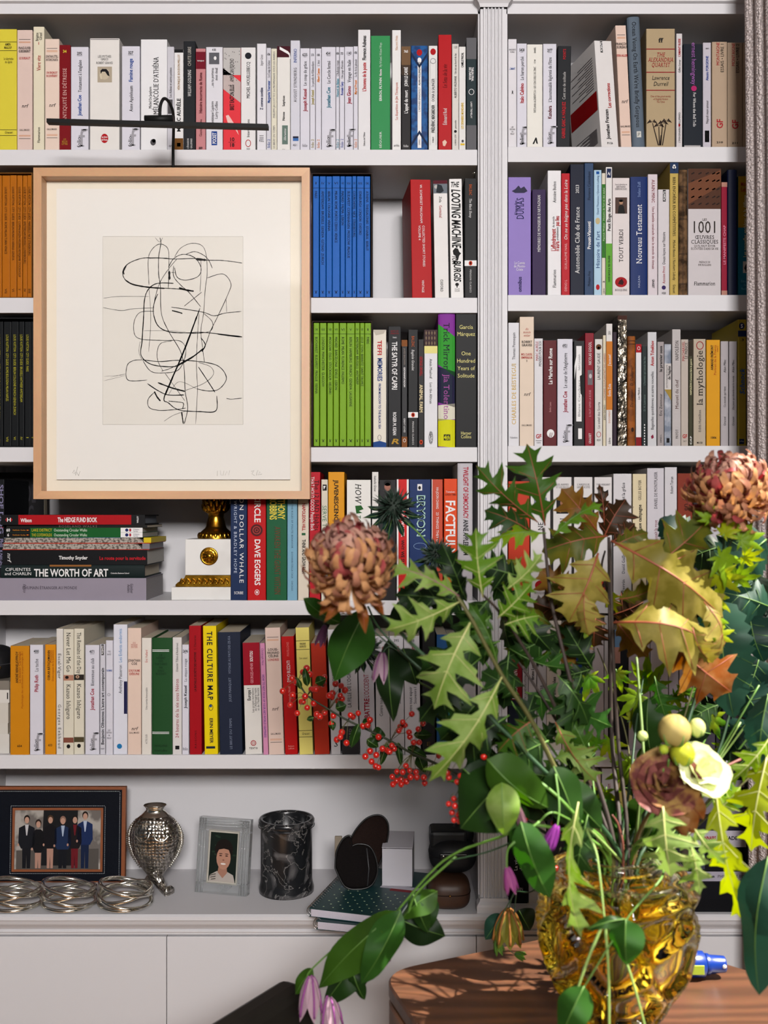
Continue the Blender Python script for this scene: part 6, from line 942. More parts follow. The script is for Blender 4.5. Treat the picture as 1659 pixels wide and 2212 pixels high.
flat(pa, '#eae2da', ell(*PC(484, 1868), 6*ck, 1.9*ck, 12), .0004, 'printed_figure'); flat(pa, '#8f5f4e', ell(*PC(484, 1860), 2.6*ck, 1.6*ck, 10), .0004, 'printed_figure')
MB().prism([(.014, 0), (.045, 0), (.014, .07)], -.006, .006, axis='X').build('easel_strut', CRY, CF)
CF.rotation_euler = (math.radians(-9), 0, math.radians(-14))
# ------------------------------------------------------------------ marble pot
def marble_black():
    m = bpy.data.materials.new('black_marble'); m.use_nodes = True; N = m.node_tree.nodes; L = m.node_tree.links; b = N['Principled BSDF']; b.inputs['Roughness'].default_value = .22
    tc = N.new('ShaderNodeTexCoord'); nz = N.new('ShaderNodeTexNoise'); nz.inputs['Scale'].default_value = 18; nz.inputs['Detail'].default_value = 6; nz.inputs['Distortion'].default_value = 1.2
    L.new(tc.outputs['Object'], nz.inputs['Vector'])
    mxv = N.new('ShaderNodeMix'); mxv.data_type = 'VECTOR'; mxv.inputs['Factor'].default_value = .12; L.new(tc.outputs['Object'], mxv.inputs['A']); L.new(nz.outputs['Color'], mxv.inputs['B'])
    v = N.new('ShaderNodeTexVoronoi'); v.feature = 'DISTANCE_TO_EDGE'; v.inputs['Scale'].default_value = 19; L.new(mxv.outputs['Result'], v.inputs['Vector'])
    cr = N.new('ShaderNodeValToRGB'); cr.color_ramp.elements[0].position = 0; cr.color_ramp.elements[0].color = lin('#6d6a68'); cr.color_ramp.elements[1].position = .022; cr.color_ramp.elements[1].color = lin('#17181a')
    L.new(v.outputs['Distance'], cr.inputs['Fac'])
    c2 = N.new('ShaderNodeValToRGB'); c2.color_ramp.elements[0].position = .52; c2.color_ramp.elements[0].color = (0, 0, 0, 1); c2.color_ramp.elements[1].position = .66; c2.color_ramp.elements[1].color = (.16, .15, .15, 1)
    L.new(nz.outputs['Fac'], c2.inputs['Fac']); ad = N.new('ShaderNodeMix'); ad.data_type = 'RGBA'; ad.blend_type = 'ADD'; ad.inputs['Factor'].default_value = .6
    L.new(cr.outputs['Color'], ad.inputs['A']); L.new(c2.outputs['Color'], ad.inputs['B']); L.new(ad.outputs['Result'], b.inputs['Base Color'])
    return m
mk = sz(1, .082); BM = marble_black()
MP = thing('marble_pot', 'black marble cylinder pot with white veins', 'pot', (at(619, 1940, .082).x, .082, CTZ))
hp = at(0, 1766, .082).z - CTZ
MB().lathe([(0.001, 0), (59*mk, 0), (59.5*mk, 8*mk), (57*mk, 17*mk), (55.5*mk, 26*mk), (55.5*mk, hp - 20*mk), (57*mk, hp - 16*mk), (60*mk, hp - 12*mk), (60.5*mk, hp - 4*mk), (58*mk, hp), (52*mk, hp), (50*mk, hp - 6*mk), (49*mk, .01), (.001, .008)], n=56).build('body', BM, MP)
MB().tube([(60.2*mk*math.cos(6.2832*i/56), 60.2*mk*math.sin(6.2832*i/56), hp - 15*mk) for i in range(56)], .0009, 6, closed=True).build('rim_bead', BM, MP)
# ------------------------------------------------------------------ spiral notebooks
TEAL = mat('#123a3c', .45, 'card_cover', var=.05); LEAF = mat('#cfc8d4', .85, 'page_edges', var=.08, scale=400)
WIRE = mat('#b9b9b9', .25, 'wire', metal=1.0)
for zoff, dx, dy, rot, lab in ((0.0, .012, -.016, -.23, 'lower teal spiral notebook sticking out below its twin'), (.0145, 0, 0, -.285, 'upper teal spiral notebook with pale dots under the pouch')):
    T = thing('spiral_notebook', lab, 'notebook', (-.123 + dx, -.074 + dy, CTZ + zoff), 'spiral notebooks on the worktop'); T.rotation_euler = (0, 0, rot)
    W_, L_ = .158, .212
    MB().box(.004, W_, 0, L_, .0009, .0125).build('page_block', LEAF, T)
    MB().box(.001, W_, 0, L_, .0, .0009).build('back_cover', TEAL, T)
    top = MB().box(.001, W_, 0, L_, .0125, .0137).build('front_cover', TEAL, T)
    if zoff:
        dm = MB()
        for i in range(8):
            for j in range(7): x = .020 + i*.0165 + .008*(j % 2); y = .012 + j*.0135; dm.box(x, x + .0022, y, y + .0022, .0136, .01385)
        dm.build('printed_dots', mat('#c9d6b4', .6, 'ink'), top)
        MB().box(.02, .06, .105, .125, .0136, .01385).build('printed_panel', mat('#7b8da3', .5, 'ink'), top)
        MB().box(.105, W_ - .002, .112, .122, .0136, .01388).build('printed_panel', mat('#8a1f28', .5, 'ink'), top)
        MB().box(.085, W_ - .002, .122, .136, .0136, .01386).build('printed_panel', mat('#c5c2cc', .5, 'ink'), top)
        MB().box(W_ - .008, W_ - .005, .004, .110, .0136, .01386).build('printed_line', mat('#c5d2cc', .5, 'ink'), top)
    for i in range(26):
        y = .006 + i*.0080
        MB().tube([(.002 + .0075*math.cos(6.2832*k/14), y + .0012*math.sin(6.2832*k/14), .0068 + .0085*math.sin(6.2832*k/14)) for k in range(14)], .0006, 5, closed=True).build('wire_ring', WIRE, T)
NZ = CTZ + .0145 + .0139
# ------------------------------------------------------------------ pouches, white box, cases
def pouch(name, lab, cat, pts, Y, thick, m, mp2, lean, extra=None):
    ks = sz(1, Y); xs = [p[0] for p in pts]; ys = [p[1] for p in pts]; c0 = (sum(xs)/len(xs)); b0 = max(ys)
    z0 = NZ
    T = thing(name, lab, cat, (at(c0, 0, Y).x, Y, z0))
    C = spline([((x - c0)*ks, 0, (b0 - y)*ks) for x, y in pts + pts[:1]], 6)[:-1]
    n = len(C); cen = sum(C, Vector())/n; mb = MB()
    rings = [(0.90, -thick/2), (1.0, -thick*.28), (1.0, thick*.28), (.90, thick/2)]; vs = []
    for s, y in rings: vs += [(cen.x + (p.x - cen.x)*s, y, cen.z + (p.z - cen.z)*s) for p in C]
    fs = []
    for r in range(3): fs += [(r*n + i, r*n + (i + 1) % n, (r + 1)*n + (i + 1) % n, (r + 1)*n + i) for i in range(n)]
    mb.add(vs, fs, 0, True); mb.add([(cen.x, -thick*.56, cen.z)] + vs[:n], [(0, i + 1, (i + 1) % n + 1) for i in range(n)], 0, True); mb.add([(cen.x, thick*.56, cen.z)] + vs[3*n:], [(0, i + 1, (i + 1) % n + 1) for i in range(n)], 0, True)
    mb.build('body', m, T); MB().tube([(p.x, -thick*.3, p.z) for p in C], .0016, 6, closed=True).build('piping', mp2, T)
    T.rotation_euler = (lean, 0, 0); return T, ks, c0, b0
FELT = mat('#2b1d19', .95, 'felt', var=.3, scale=500, bump=.4); FELT2 = mat('#151010', .95, 'felt', var=.3, scale=500, bump=.4); PIPE = mat('#0d0d0e', .4, 'piping')
T, ks, c0, b0 = pouch('glasses_pouch', 'dark brown felt glasses pouch propped behind the black one', 'pouch', [(752, 1925), (745, 1880), (762, 1835), (790, 1802), (820, 1794), (838, 1812), (836, 1850), (820, 1895), (800, 1928), (775, 1935)], .045, .014, FELT, PIPE, math.radians(-6))
T, ks, c0, b0 = pouch('glasses_pouch', 'black felt glasses pouch with piping on the teal notebook', 'pouch', [(724, 1900), (727, 1865), (742, 1838), (757, 1834), (752, 1857), (772, 1850), (798, 1855), (812, 1880), (815, 1910), (802, 1936), (775, 1944), (745, 1938)], .012, .016, FELT2, PIPE, math.radians(-8))
MB().tube([((792 - c0)*ks, -.0095, (b0 - 1858)*ks), ((797 - c0)*ks, -.011, (b0 - 1900)*ks), ((794 - c0)*ks, -.0095, (b0 - 1936)*ks)], .0012, 6).build('zip', mat('#3a3a3c', .4, 'rubber'), T)
MB().box((722 - c0)*ks, (738 - c0)*ks, .006, .012, (b0 - 1880)*ks, (b0 - 1836)*ks, bev=.001).build('strap', mat('#8a7f70', .9, 'felt'), T)
WB = thing('cardboard_box', 'small white cardboard box with half-open lid', 'box', (at(858, 0, .022).x, .022, NZ)); wk = sz(1, .022)
bw, bh, bd = 65*wk, 81*wk, .085
mw = mat('#cbc8d0', .7, 'white_card', var=.02)
for a_, nm in (((-bw/2, bw/2, 0, .001, 0, bh), 'panel'), ((-bw/2, bw/2, bd - .001, bd, 0, bh), 'panel'), ((-bw/2, -bw/2 + .001, .001, bd - .001, 0, bh), 'panel'), ((bw/2 - .001, bw/2, .001, bd - .001, 0, bh), 'panel'), ((-bw/2, bw/2, 0, bd, 0, .001), 'panel')): MB().box(*a_).build(nm, mw, WB)
ld = MB().box(-bw/2 - .0005, bw/2 + .0005, 0, bd, 0, .0012).build('lid_flap', mw, WB); ld.location = (0, 0, bh + .0012); ld.rotation_euler = (math.radians(1.5), 0, 0)
WB.rotation_euler = (0, 0, math.radians(-4))
def capsule(name, lab, x0, x1, y0, y1, Y, dep, m, seamc, zbase, power=3.2, cat='case'):
    kq_ = sz(1, Y); w_ = (x1 - x0)*kq_; h_ = (y1 - y0)*kq_
    T = thing(name, lab, cat, (at((x0 + x1)/2, 0, Y).x, Y, zbase)); mb = MB(); vs = []; nu, nv = 36, 18
    for j in range(nv + 1):
        v_ = -math.pi/2 + math.pi*j/nv
        for i in range(nu):
            u_ = 2*math.pi*i/nu; f_ = lambda t: math.copysign(abs(t)**(2/power), t)
            vs.append((w_/2*f_(math.cos(v_))*f_(math.cos(u_)), dep/2*f_(math.cos(v_))*f_(math.sin(u_)), h_/2 + h_/2*f_(math.sin(v_))))
    mb.add(vs, [(j*nu + i, j*nu + (i + 1) % nu, (j + 1)*nu + (i + 1) % nu, (j + 1)*nu + i) for j in range(nv) for i in range(nu)], 0, True)
    mb.build('shell', m, T)
    MB().tube([(w_/2*1.002*math.copysign(abs(math.cos(6.2832*i/40))**(2/power), math.cos(6.2832*i/40)), dep/2*1.002*math.copysign(abs(math.sin(6.2832*i/40))**(2/power), math.sin(6.2832*i/40)), h_*.55) for i in range(40)], .0007, 5, closed=True).build('seam', seamc, T)
    return T, kq_, w_, h_
LEB = mat('#4a2d1c', .5, 'brown_leather', var=.2, scale=60, bump=.15); BLK = mat('#191b20', .5, 'black_fabric', var=.15, scale=200, bump=.1)
T, k_, w_, h_ = capsule('glasses_case', 'brown leather glasses case against the pilaster', 923, 1015, 1901, 1968, .012, .075, LEB, mat('#2a180e', .6, 'leather'), CTZ)
MB().ball((0, -.0372, h_*.55), .0022, 10, 7).build('snap', mat('#8d6a3a', .3, 'brass', metal=1.0), T)
zc = CTZ + h_*.93
T, k_, w_, h_ = capsule('glasses_case', 'black soft case lying on the brown leather case', 926, 1028, 1842, 1915, .045, .085, BLK, PIPE, zc, 2.6)
MB().box(-w_*.30, w_*.28, -.046, -.040, h_*.55, h_*.72, bev=.002).build('strap', PIPE, T); MB().ball((-w_*.22, -.047, h_*.66), .002, 10, 7).build('snap', SILVER, T)
hb = MB().ball((w_*.22, .012, h_*.98), .021, 18, 10, sz_=1.1); hb.build('folded_top', BLK, T)
hb = MB().box(-w_*.48, w_*.30, -.02, .035, h_*.7, h_*1.22, bev=.006); hb.build('folded_flap', BLK, T)
LB_ = thing('lens_tube', 'small black cylinder leaning by the notebooks', 'tube', (at(915, 0, -.02).x, -.018, CTZ))
MB().lathe([(.0005, 0), (.0085, 0), (.0088, .001), (.0088, .030), (.0082, .032), (.0005, .032)], n=24).build('barrel', mat('#17181b', .3, 'plastic'), LB_)
MB().lathe([(.0089, .018), (.0092, .019), (.0092, .024), (.0089, .025)], n=24).build('ring', mat('#3a3a3e', .3, 'plastic'), LB_)
# ------------------------------------------------------------------ wooden table
TZ = 0.838
def rounded(pts, r, n=8):
    out = []; m = len(pts)
    for i in range(m):
        p = Vector(pts[i]); a_ = (Vector(pts[i - 1]) - p); b_ = (Vector(pts[(i + 1) % m]) - p); la, lb_ = a_.length, b_.length; a_.normalize(); b_.normalize()
        rr = min(r[i] if isinstance(r, list) else r, la*.45, lb_*.45); p0_, p2 = p + a_*rr, p + b_*rr
        for k in range(n + 1): t = k/n; out.append(tuple(p0_*(1 - t)**2 + p*2*t*(1 - t) + p2*t*t))
    return out
OUT = [(-.005, -.385), (.325, -.232), (.585, -.47), (.56, -.83), (.16, -.93)]
TB = thing('side_table', 'dark oak table with rounded corners under the vase', 'table', (.32, -.56, 0))
OAK = wood('oak_top', '#4d2d1b', '#3a2113', (2.2, 9, 9), .42, 1.3, 14.0)
RO = rounded(OUT, [.05, .06, .09, .09, .09], 10)
def inset(P, d):
    c = Vector((.32, -.56)); return [tuple(c + (Vector(p) - c)*(1 - d/(Vector(p) - c).length)) for p in P]
def shell(z0, z1, P, bev=.003):
    mb = MB(); L_ = [(inset(P, bev), z0), (P, z0 + bev), (P, z1 - bev), (inset(P, bev), z1)]; n = len(P); vs = []
    for Q, z in L_: vs += [(x, y, z) for x, y in Q]
    fs = [(r*n + i, r*n + (i + 1) % n, (r + 1)*n + (i + 1) % n, (r + 1)*n + i) for r in range(3) for i in range(n)]
    fs += [tuple(range(n - 1, -1, -1)), tuple(range(3*n, 4*n))]; return mb.add(vs, fs)
put(shell(TZ - .020, TZ, RO), 'table_top', OAK, TB)
put(shell(TZ - .026, TZ - .019, inset(RO, .008), .0005), 'shadow_gap', mat('#17110d', .8, 'gap_shade'), TB)  # shade of the gap put into the near-black colour of this recessed strip
put(shell(TZ - .10, TZ - .0255, inset(RO, .0005)), 'apron', wood('oak_apron', '#6b4128', '#4d2d1a', (3, 3, 20), .45, 1.2, 4), TB)
for p in ((.06, -.44), (.31, -.31), (.50, -.49), (.49, -.78), (.19, -.86)):
    put(MB().lathe([(.0005, 0), (.014, 0), (.016, .002), (.022, TZ - .11), (.022, TZ - .09)], (p[0], p[1], 0), 18), 'leg', OAK, TB)
# ------------------------------------------------------------------ chair
LEA = mat('#26231f', .42, 'black_leather', var=.15, scale=40, bump=.1)
n_ = Vector((.84, -.54, 0)).normalized(); u_ = Vector((.54, .84, 0)).normalized()
CH = thing('chair', 'black leather chair with low back beside the table', 'chair', (-.20, -.62, 0)); M_ = Matrix(((u_.x, n_.x, 0, -.1185 - u_.x*.215), (u_.y, n_.y, 0, -.40 - u_.y*.215), (0, 0, 1, 0), (0, 0, 0, 1)))
def cput(mb, nm, m): mb.xf(M_); return put(mb, nm, m, CH)
bk = MB().box(-.215, .215, -.02, .02, .48, .835, bev=.012); bk.v = [(x, y + (.835 - z)*.42, z) for x, y, z in bk.v]
cput(bk, 'backrest', LEA); cput(MB().box(-.215, .215, .10, .50, .42, .475, bev=.012), 'seat', LEA)
for sx_ in (-.19, .19):
    for yy in (.13, .47): cput(MB().tube([(sx_, yy, .42), (sx_*1.08, yy + (.02 if yy > .3 else -.02), 0)], [.013, .009], 12), 'leg', DARK)
# ------------------------------------------------------------------ spray bottle
SB = thing('spray_bottle', 'blue spray bottle lying on the table behind the vase', 'bottle', (at(1520, 2093, -.40).x, -.40, TZ)); BL = mat('#0b2f80', .3, 'blue_plastic', var=.03)
def lathex(prof, nm, m, n=24):
    mb = MB().lathe(prof, n=n); mb.v = [(z, y, x + .0168) for x, y, z in mb.v]; return mb.build(nm, m, SB)
lathex([(.0005, -.115), (.015, -.115), (.0165, -.112), (.0165, -.02), (.0165, -.001), (.0125, .002)], 'body', BL)
lathex([(.0135, .002), (.0135, .006), (.0118, .008), (.0105, .0255), (.0102, .0275), (.0005, .0278)], 'nozzle_cap', BL)
MB().ball((.024, -.0105, .018), .0028, 10, 6, sy=.3).build('nozzle_jet', mat('#f0f0f0', .4, 'white_plastic'), SB)
MB().box(-.03, -.004, -.0168, -.0145, .010, .022, bev=.0005).build('label', mat('#b3c93a', .5, 'label'), SB)
# ------------------------------------------------------------------ amber glass vase
VX, VY = at(1332, 0, -.55).x, -.55
def amber():
    m = bpy.data.materials.new('amber_glass'); m.use_nodes = True; N = m.node_tree.nodes; L = m.node_tree.links; b = N['Principled BSDF']
    b.inputs['Transmission Weight'].default_value = 1.0; b.inputs['Roughness'].default_value = 0.0; b.inputs['IOR'].default_value = 1.46
    tc = N.new('ShaderNodeTexCoord'); sp = N.new('ShaderNodeSeparateXYZ'); L.new(tc.outputs['Object'], sp.inputs[0])
    mr = N.new('ShaderNodeMapRange'); mr.inputs['From Min'].default_value = .172; mr.inputs['From Max'].default_value = .200; L.new(sp.outputs['Z'], mr.inputs['Value'])
    mx = N.new('ShaderNodeMix'); mx.data_type = 'RGBA'; mx.inputs['A'].default_value = (.93, .72, .05, 1); mx.inputs['B'].default_value = (.93, .90, .72, 1)
    L.new(mr.outputs['Result'], mx.inputs['Factor']); L.new(mx.outputs['Result'], b.inputs['Base Color'])
    return m
VA = thing('glass_vase', 'chunky amber glass vase with dented facets on the table', 'vase', (VX, VY, TZ))
kv = sz(1, -.55)
vprof = [(46, 2250), (74, 2225), (106, 2190), (134, 2150), (154, 2105), (168, 2060), (175, 2010), (177, 1965), (175, 1930), (168, 1904), (146, 1890), (108, 1884), (86, 1879), (81, 1871), (80, 1861)]
def vrad(f):
    x = f*(len(vprof) - 1); i = min(int(x), len(vprof) - 2); t = x - i
    return vprof[i][0] + (vprof[i + 1][0] - vprof[i][0])*t, vprof[i][1] + (vprof[i + 1][1] - vprof[i][1])*t
rv = random.Random(11); seeds = []
for row, (fz_, cnt) in enumerate(((.07, 5), (.22, 6), (.37, 7), (.52, 7), (.64, 6))):
    for i in range(cnt): seeds.append(((i + .5*(row % 2) + rv.uniform(-.25, .25))/cnt*6.2832, fz_ + rv.uniform(-.035, .035)))
NU, NV = 120, 64; vs = []; fs = []
for j in range(NV + 1):
    f_ = j/NV; r, y = vrad(f_); z = (2250 - y)*kv
    for i in range(NU):
        a_ = 6.2832*i/NU; ds = []
        for sa, sf in seeds:
            da = (a_ - sa + math.pi) % 6.2832 - math.pi; ds.append(math.hypot(da*r*kv, (f_ - sf)*.36))
        ds.sort(); e = min(1.0, (ds[1] - ds[0])/.022); e = e*e*(3 - 2*e); fade = max(0, min(1, (.72 - f_)/.08))
        rr = r*kv - (.015*e)*fade
        vs.append((rr*math.cos(a_), rr*math.sin(a_), z))
inner = [(1e-4, .010)] + [((vrad(f_)[0])*kv - .024 if f_ < .80 else vrad(f_)[0]*kv - .004, max(.012, (2250 - vrad(f_)[1])*kv)) for f_ in [.14 + .86*i/24 for i in range(25)]]
for j in range(NV):
    for i in range(NU): fs.append((j*NU + i, j*NU + (i + 1) % NU, (j + 1)*NU + (i + 1) % NU, (j + 1)*NU + i))
ob = len(vs); nI = len(inner)
for r, z in reversed(inner):
    for i in range(NU): a_ = 6.2832*i/NU; vs.append((r*math.cos(a_), r*math.sin(a_), z))
for q in range(nI):
    a0 = NV*NU if q == 0 else ob + (q - 1)*NU; b0 = ob + q*NU
    for i in range(NU): fs.append((a0 + i, a0 + (i + 1) % NU, b0 + (i + 1) % NU, b0 + i))
fs.append(tuple(range(NU - 1, -1, -1)))
MB().add(vs, fs, 0, True).build('glass_body', amber(), VA)
MB().tube([(78*kv*math.cos(6.2832*i/48), 78*kv*math.sin(6.2832*i/48), (2250 - 1863)*kv) for i in range(48)], .0016, 8, closed=True).build('rim', amber(), VA)
MOUTH = Vector((VX + .008, VY, TZ + (2250 - 1880)*kv)); FOOT = Vector((VX, VY, TZ + .022))
# ------------------------------------------------------------------ plant materials and leaf shapes
def LM(c, tr=.34, r=.45, c2=None): return mat(c, r, 'leaf', trans=tr, var=.14, scale=34, **({'col2': c2} if c2 else {}))
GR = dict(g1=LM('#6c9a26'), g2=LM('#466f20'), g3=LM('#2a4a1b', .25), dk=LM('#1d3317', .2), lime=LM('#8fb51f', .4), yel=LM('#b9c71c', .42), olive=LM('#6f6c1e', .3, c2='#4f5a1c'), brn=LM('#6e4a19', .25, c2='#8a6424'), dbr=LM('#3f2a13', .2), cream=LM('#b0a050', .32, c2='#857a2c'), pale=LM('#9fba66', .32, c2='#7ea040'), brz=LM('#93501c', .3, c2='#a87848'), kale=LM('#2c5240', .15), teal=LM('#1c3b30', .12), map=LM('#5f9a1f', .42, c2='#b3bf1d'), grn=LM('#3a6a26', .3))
RIB = dict(r=mat('#94452a', .5, 'rib'), p=mat('#c2c27c', .5, 'rib'), m=mat('#a0527a', .5, 'rib'), g=mat('#5a8030', .5, 'rib'))
OAKM = [(0, 0), (.05, .025), (.13, .07), (.19, .20), (.29, .30), (.27, .15), (.30, .075), (.37, .13), (.44, .33), (.50, .33), (.58, .50), (.55, .27), (.545, .10), (.62, .15), (.69, .34), (.80, .45), (.755, .22), (.755, .085), (.83, .13), (.93, .26), (.90, .11), (.94, .05), (1, 0)]
OAK2 = [(0, 0), (.06, .03), (.14, .10), (.20, .22), (.29, .30), (.30, .22), (.33, .17), (.38, .20), (.44, .33), (.50, .38), (.57, .50), (.575, .36), (.585, .24), (.63, .24), (.69, .34), (.79, .43), (.78, .29), (.78, .18), (.84, .18), (.92, .24), (.92, .14), (.95, .07), (1, 0)]
def leaf(par, kind, b, t, W, Y, col, rib='r', Yt=None, roll=0.0, bow=0.0, arch=.12, fold=.22, seed=None, name='leaf'):
    Yt = Y if Yt is None else Yt; A = at(b[0], b[1], Y); B = at(t[0], t[1], Yt); d = B - A; L_ = d.length; dn = d.normalized()
    mid = (A + B)/2; c = (Vector(cam.location) - mid).normalized(); sd = dn.cross(c).normalized(); nm = sd.cross(dn)
    R_ = Matrix.Rotation(roll, 3, dn); sd = R_ @ sd; nm = R_ @ nm; w_ = sz(W, (Y + Yt)/2); rs = random.Random(seed if seed is not None else int(b[0]*3 + t[1]*7)); ph = rs.uniform(0, 6)
    def P(u, v):
        ctr = A + dn*(u*L_) + sd*(bow*L_*math.sin(math.pi*u)) + nm*(arch*L_*math.sin(math.pi*min(1, u)))
        wob = .075*L_*math.sin(u*8 + ph + (2 if v > 0 else 0))*min(1, abs(v)*3)
        return ctr + sd*(v*w_) + nm*(-abs(v)*w_*fold - (abs(v)**2)*w_*.5 + wob)
    mb = MB(); O = Vector(par.location)
    if kind == 'maple':
        for ang, ln in ((0, 1.0), (.66, .92), (-.66, .92), (1.35, .68), (-1.35, .68), (2.2, .4), (-2.2, .4)):
            e = sd*math.sin(ang) + dn*math.cos(ang); pe = sd*math.cos(ang) - dn*math.sin(ang); l = L_*ln*.85; ctr0 = A + dn*L_*.15; n = 8; va = []
            for i in range(n + 1):
                u = i/n; hw = l*.15*math.sin(math.pi*min(1, u**.75))**.9*(1 + .12*((i % 2)*2 - 1)) if 0 < i < n else (.0 if i == n else l*.05); dz = nm*(.10*l*math.sin(2.4*u) - .28*l*u*u)
                q = ctr0 + e*l*u + dz; va += [q - pe*hw - nm*hw*.3, q, q + pe*hw - nm*hw*.3]
            mb.add([p - O for p in va], [(3*i + k, 3*i + k + 1, 3*i + k + 4, 3*i + k + 3) for i in range(n) for k in (0, 1)], 0, True)
        mb.tube([A - O, A + dn*L_*.16 - O], .0008, 5, 1)
    else:
        if kind == 'oak': mg = OAK2 if col in ('cream', 'olive', 'brn', 'dbr', 'brz', 'dk', 'g3') else OAKM
        elif kind == 'oval': mg = [(i/14, .5*math.sin(math.pi*(i/14)**.82)**.85 if 0 < i < 14 else 0) for i in range(15)]
        elif kind == 'kale': mg = [(i/22, (.5*math.sin(math.pi*(i/22)**.7)**.7)*(1 + .10*((i % 2)*2 - 1)) if 0 < i < 22 else 0) for i in range(23)]
        else: mg = [(i/12, .5*math.sin(math.pi*(i/12)**.7) if 0 < i < 12 else 0) for i in range(13)]
        for s in (-1, 1):
            va = []; n = len(mg)
            for u, v in mg:
                um = max(0, min(1, u - (.30*v if kind == 'oak' else .12*v)))
                va += [P(um, 0), P(um + (u - um)*.5, s*v*.5), P(u, s*v)]
            F = [(3*i + k, 3*i + k + 1, 3*i + k + 4, 3*i + k + 3) for i in range(n - 1) for k in (0, 1)]
            mb.add([p - O for p in va], F if s > 0 else [f[::-1] for f in F], 0, True)
        rp = [P(i/8, 0) + nm*.0003 - O for i in range(9)]; r0 = max(.0005, sz(W, Y)*.012)
        mb.tube(rp, [r0*(1.3 - i*.13) for i in range(9)], 5, 1)
        if kind in ('oak', 'kale'):
            for u0, u1, v1 in ((.16, .27, .26), (.36, .54, .44), (.56, .75, .38)):
                for s in (-1, 1): mb.tube([P(u0, 0) + nm*.0003 - O, P((u0 + u1)/2, s*v1*.5) + nm*.0006 - O, P(u1, s*v1) + nm*.0005 - O], r0*.4, 4, 1)
    return mb.build(name, [GR[col], RIB[rib]], par)
def stem(par, pts, r, m, name='stem'):
    O = Vector(par.location); C = spline(pts, 8); n = len(C)
    return MB().tube([p - O for p in C], [r*(1.0 - .45*i/n) for i in range(n)], 7).build(name, m, par)
def plant(name, lab, cat, group=None): return thing(name, lab, cat, FOOT, group)
def path(pts, off=0.0): return [FOOT + Vector((off*.5, 0, 0)), MOUTH + Vector((off, 0, 0))] + [at(*p) for p in pts]
BARK = mat('#3b2a22', .7, 'bark', var=.3, scale=90, bump=.3); OLST = mat('#5d5a26', .6, 'green_stem', var=.2); GRST = mat('#5f8c32', .5, 'green_stem', var=.15); PLST = mat('#8fae5c', .5, 'green_stem', var=.1); DKST = mat('#2a4a2c', .5, 'green_stem'); REDST = mat('#7a4034', .5, 'red_stem')
GB = 'leafy branches in the amber vase'
# ---- oak branches
b = plant('oak_branch', 'oak branch with large pale green leaves over the wide bay', 'branch', GB)
stem(b, path([(1240, 1740, -.58), (1150, 1560, -.6), (1085, 1460, -.61), (1020, 1340, -.62), (985, 1285, -.62)], -.012), .0036, OLST)
for kd, p0, p1, W, Y, c, rb, ro, fo in (('oak', (992, 1288), (842, 1222), 85, -.63, 'pale', 'm', .5, .1), ('oak', (992, 1300), (832, 1362), 105, -.64, 'pale', 'p', -.3, .15), ('oak', (985, 1298), (852, 1285), 80, -.59, 'dk', 'g', .2, .2), ('oak', (1016, 1345), (938, 1532), 165, -.63, 'pale', 'p', .25, .2), ('oak', (1084, 1462), (925, 1690), 120, -.64, 'pale', 'p', -.4, .25), ('oak', (1080, 1385), (905, 1455), 120, -.55, 'g3', 'g', .2, .2), ('oak', (1040, 1420), (905, 1560), 110, -.56, 'dk', 'g', .3, .2), ('oak', (1045, 1500), (950, 1600), 105, -.55, 'g3', 'g', -.2, .2), ('oak', (1100, 1545), (965, 1640), 120, -.57, 'dk', 'g', .1, .2), ('oak', (1152, 1555), (1075, 1625), 100, -.6, 'g2', 'r', .4, .25), ('oak', (1185, 1600), (1065, 1665), 115, -.57, 'g3', 'g', .2, .2), ('oak', (1010, 1255), (930, 1345), 95, -.54, 'dk', 'g', 0, .2), ('oak', (1060, 1290), (985, 1400), 105, -.55, 'g3', 'g', .3, .2), ('oak', (1000, 1285), (955, 1175), 70, -.55, 'dk', 'g', .2, .2), ('oak', (1120, 1500), (1040, 1450), 90, -.56, 'g3', 'g', .2, .2), ('oak', (1075, 1440), (1010, 1300), 80, -.57, 'g2', 'g', .6, .3)):
    leaf(b, kd, p0, p1, W, Y, c, rb, roll=ro, fold=fo)
b = plant('oak_branch', 'fresh green oak branch reaching up before the pilaster', 'branch', GB)
stem(b, path([(1270, 1620, -.52), (1200, 1340, -.5), (1186, 1260, -.5), (1174, 1140, -.5)], -.008), .0032, BARK)
stem(b, [at(1215, 1560, -.52), at(1150, 1430, -.55), at(1085, 1330, -.58), at(1043, 1285, -.6)], .0024, BARK, 'side_stem')
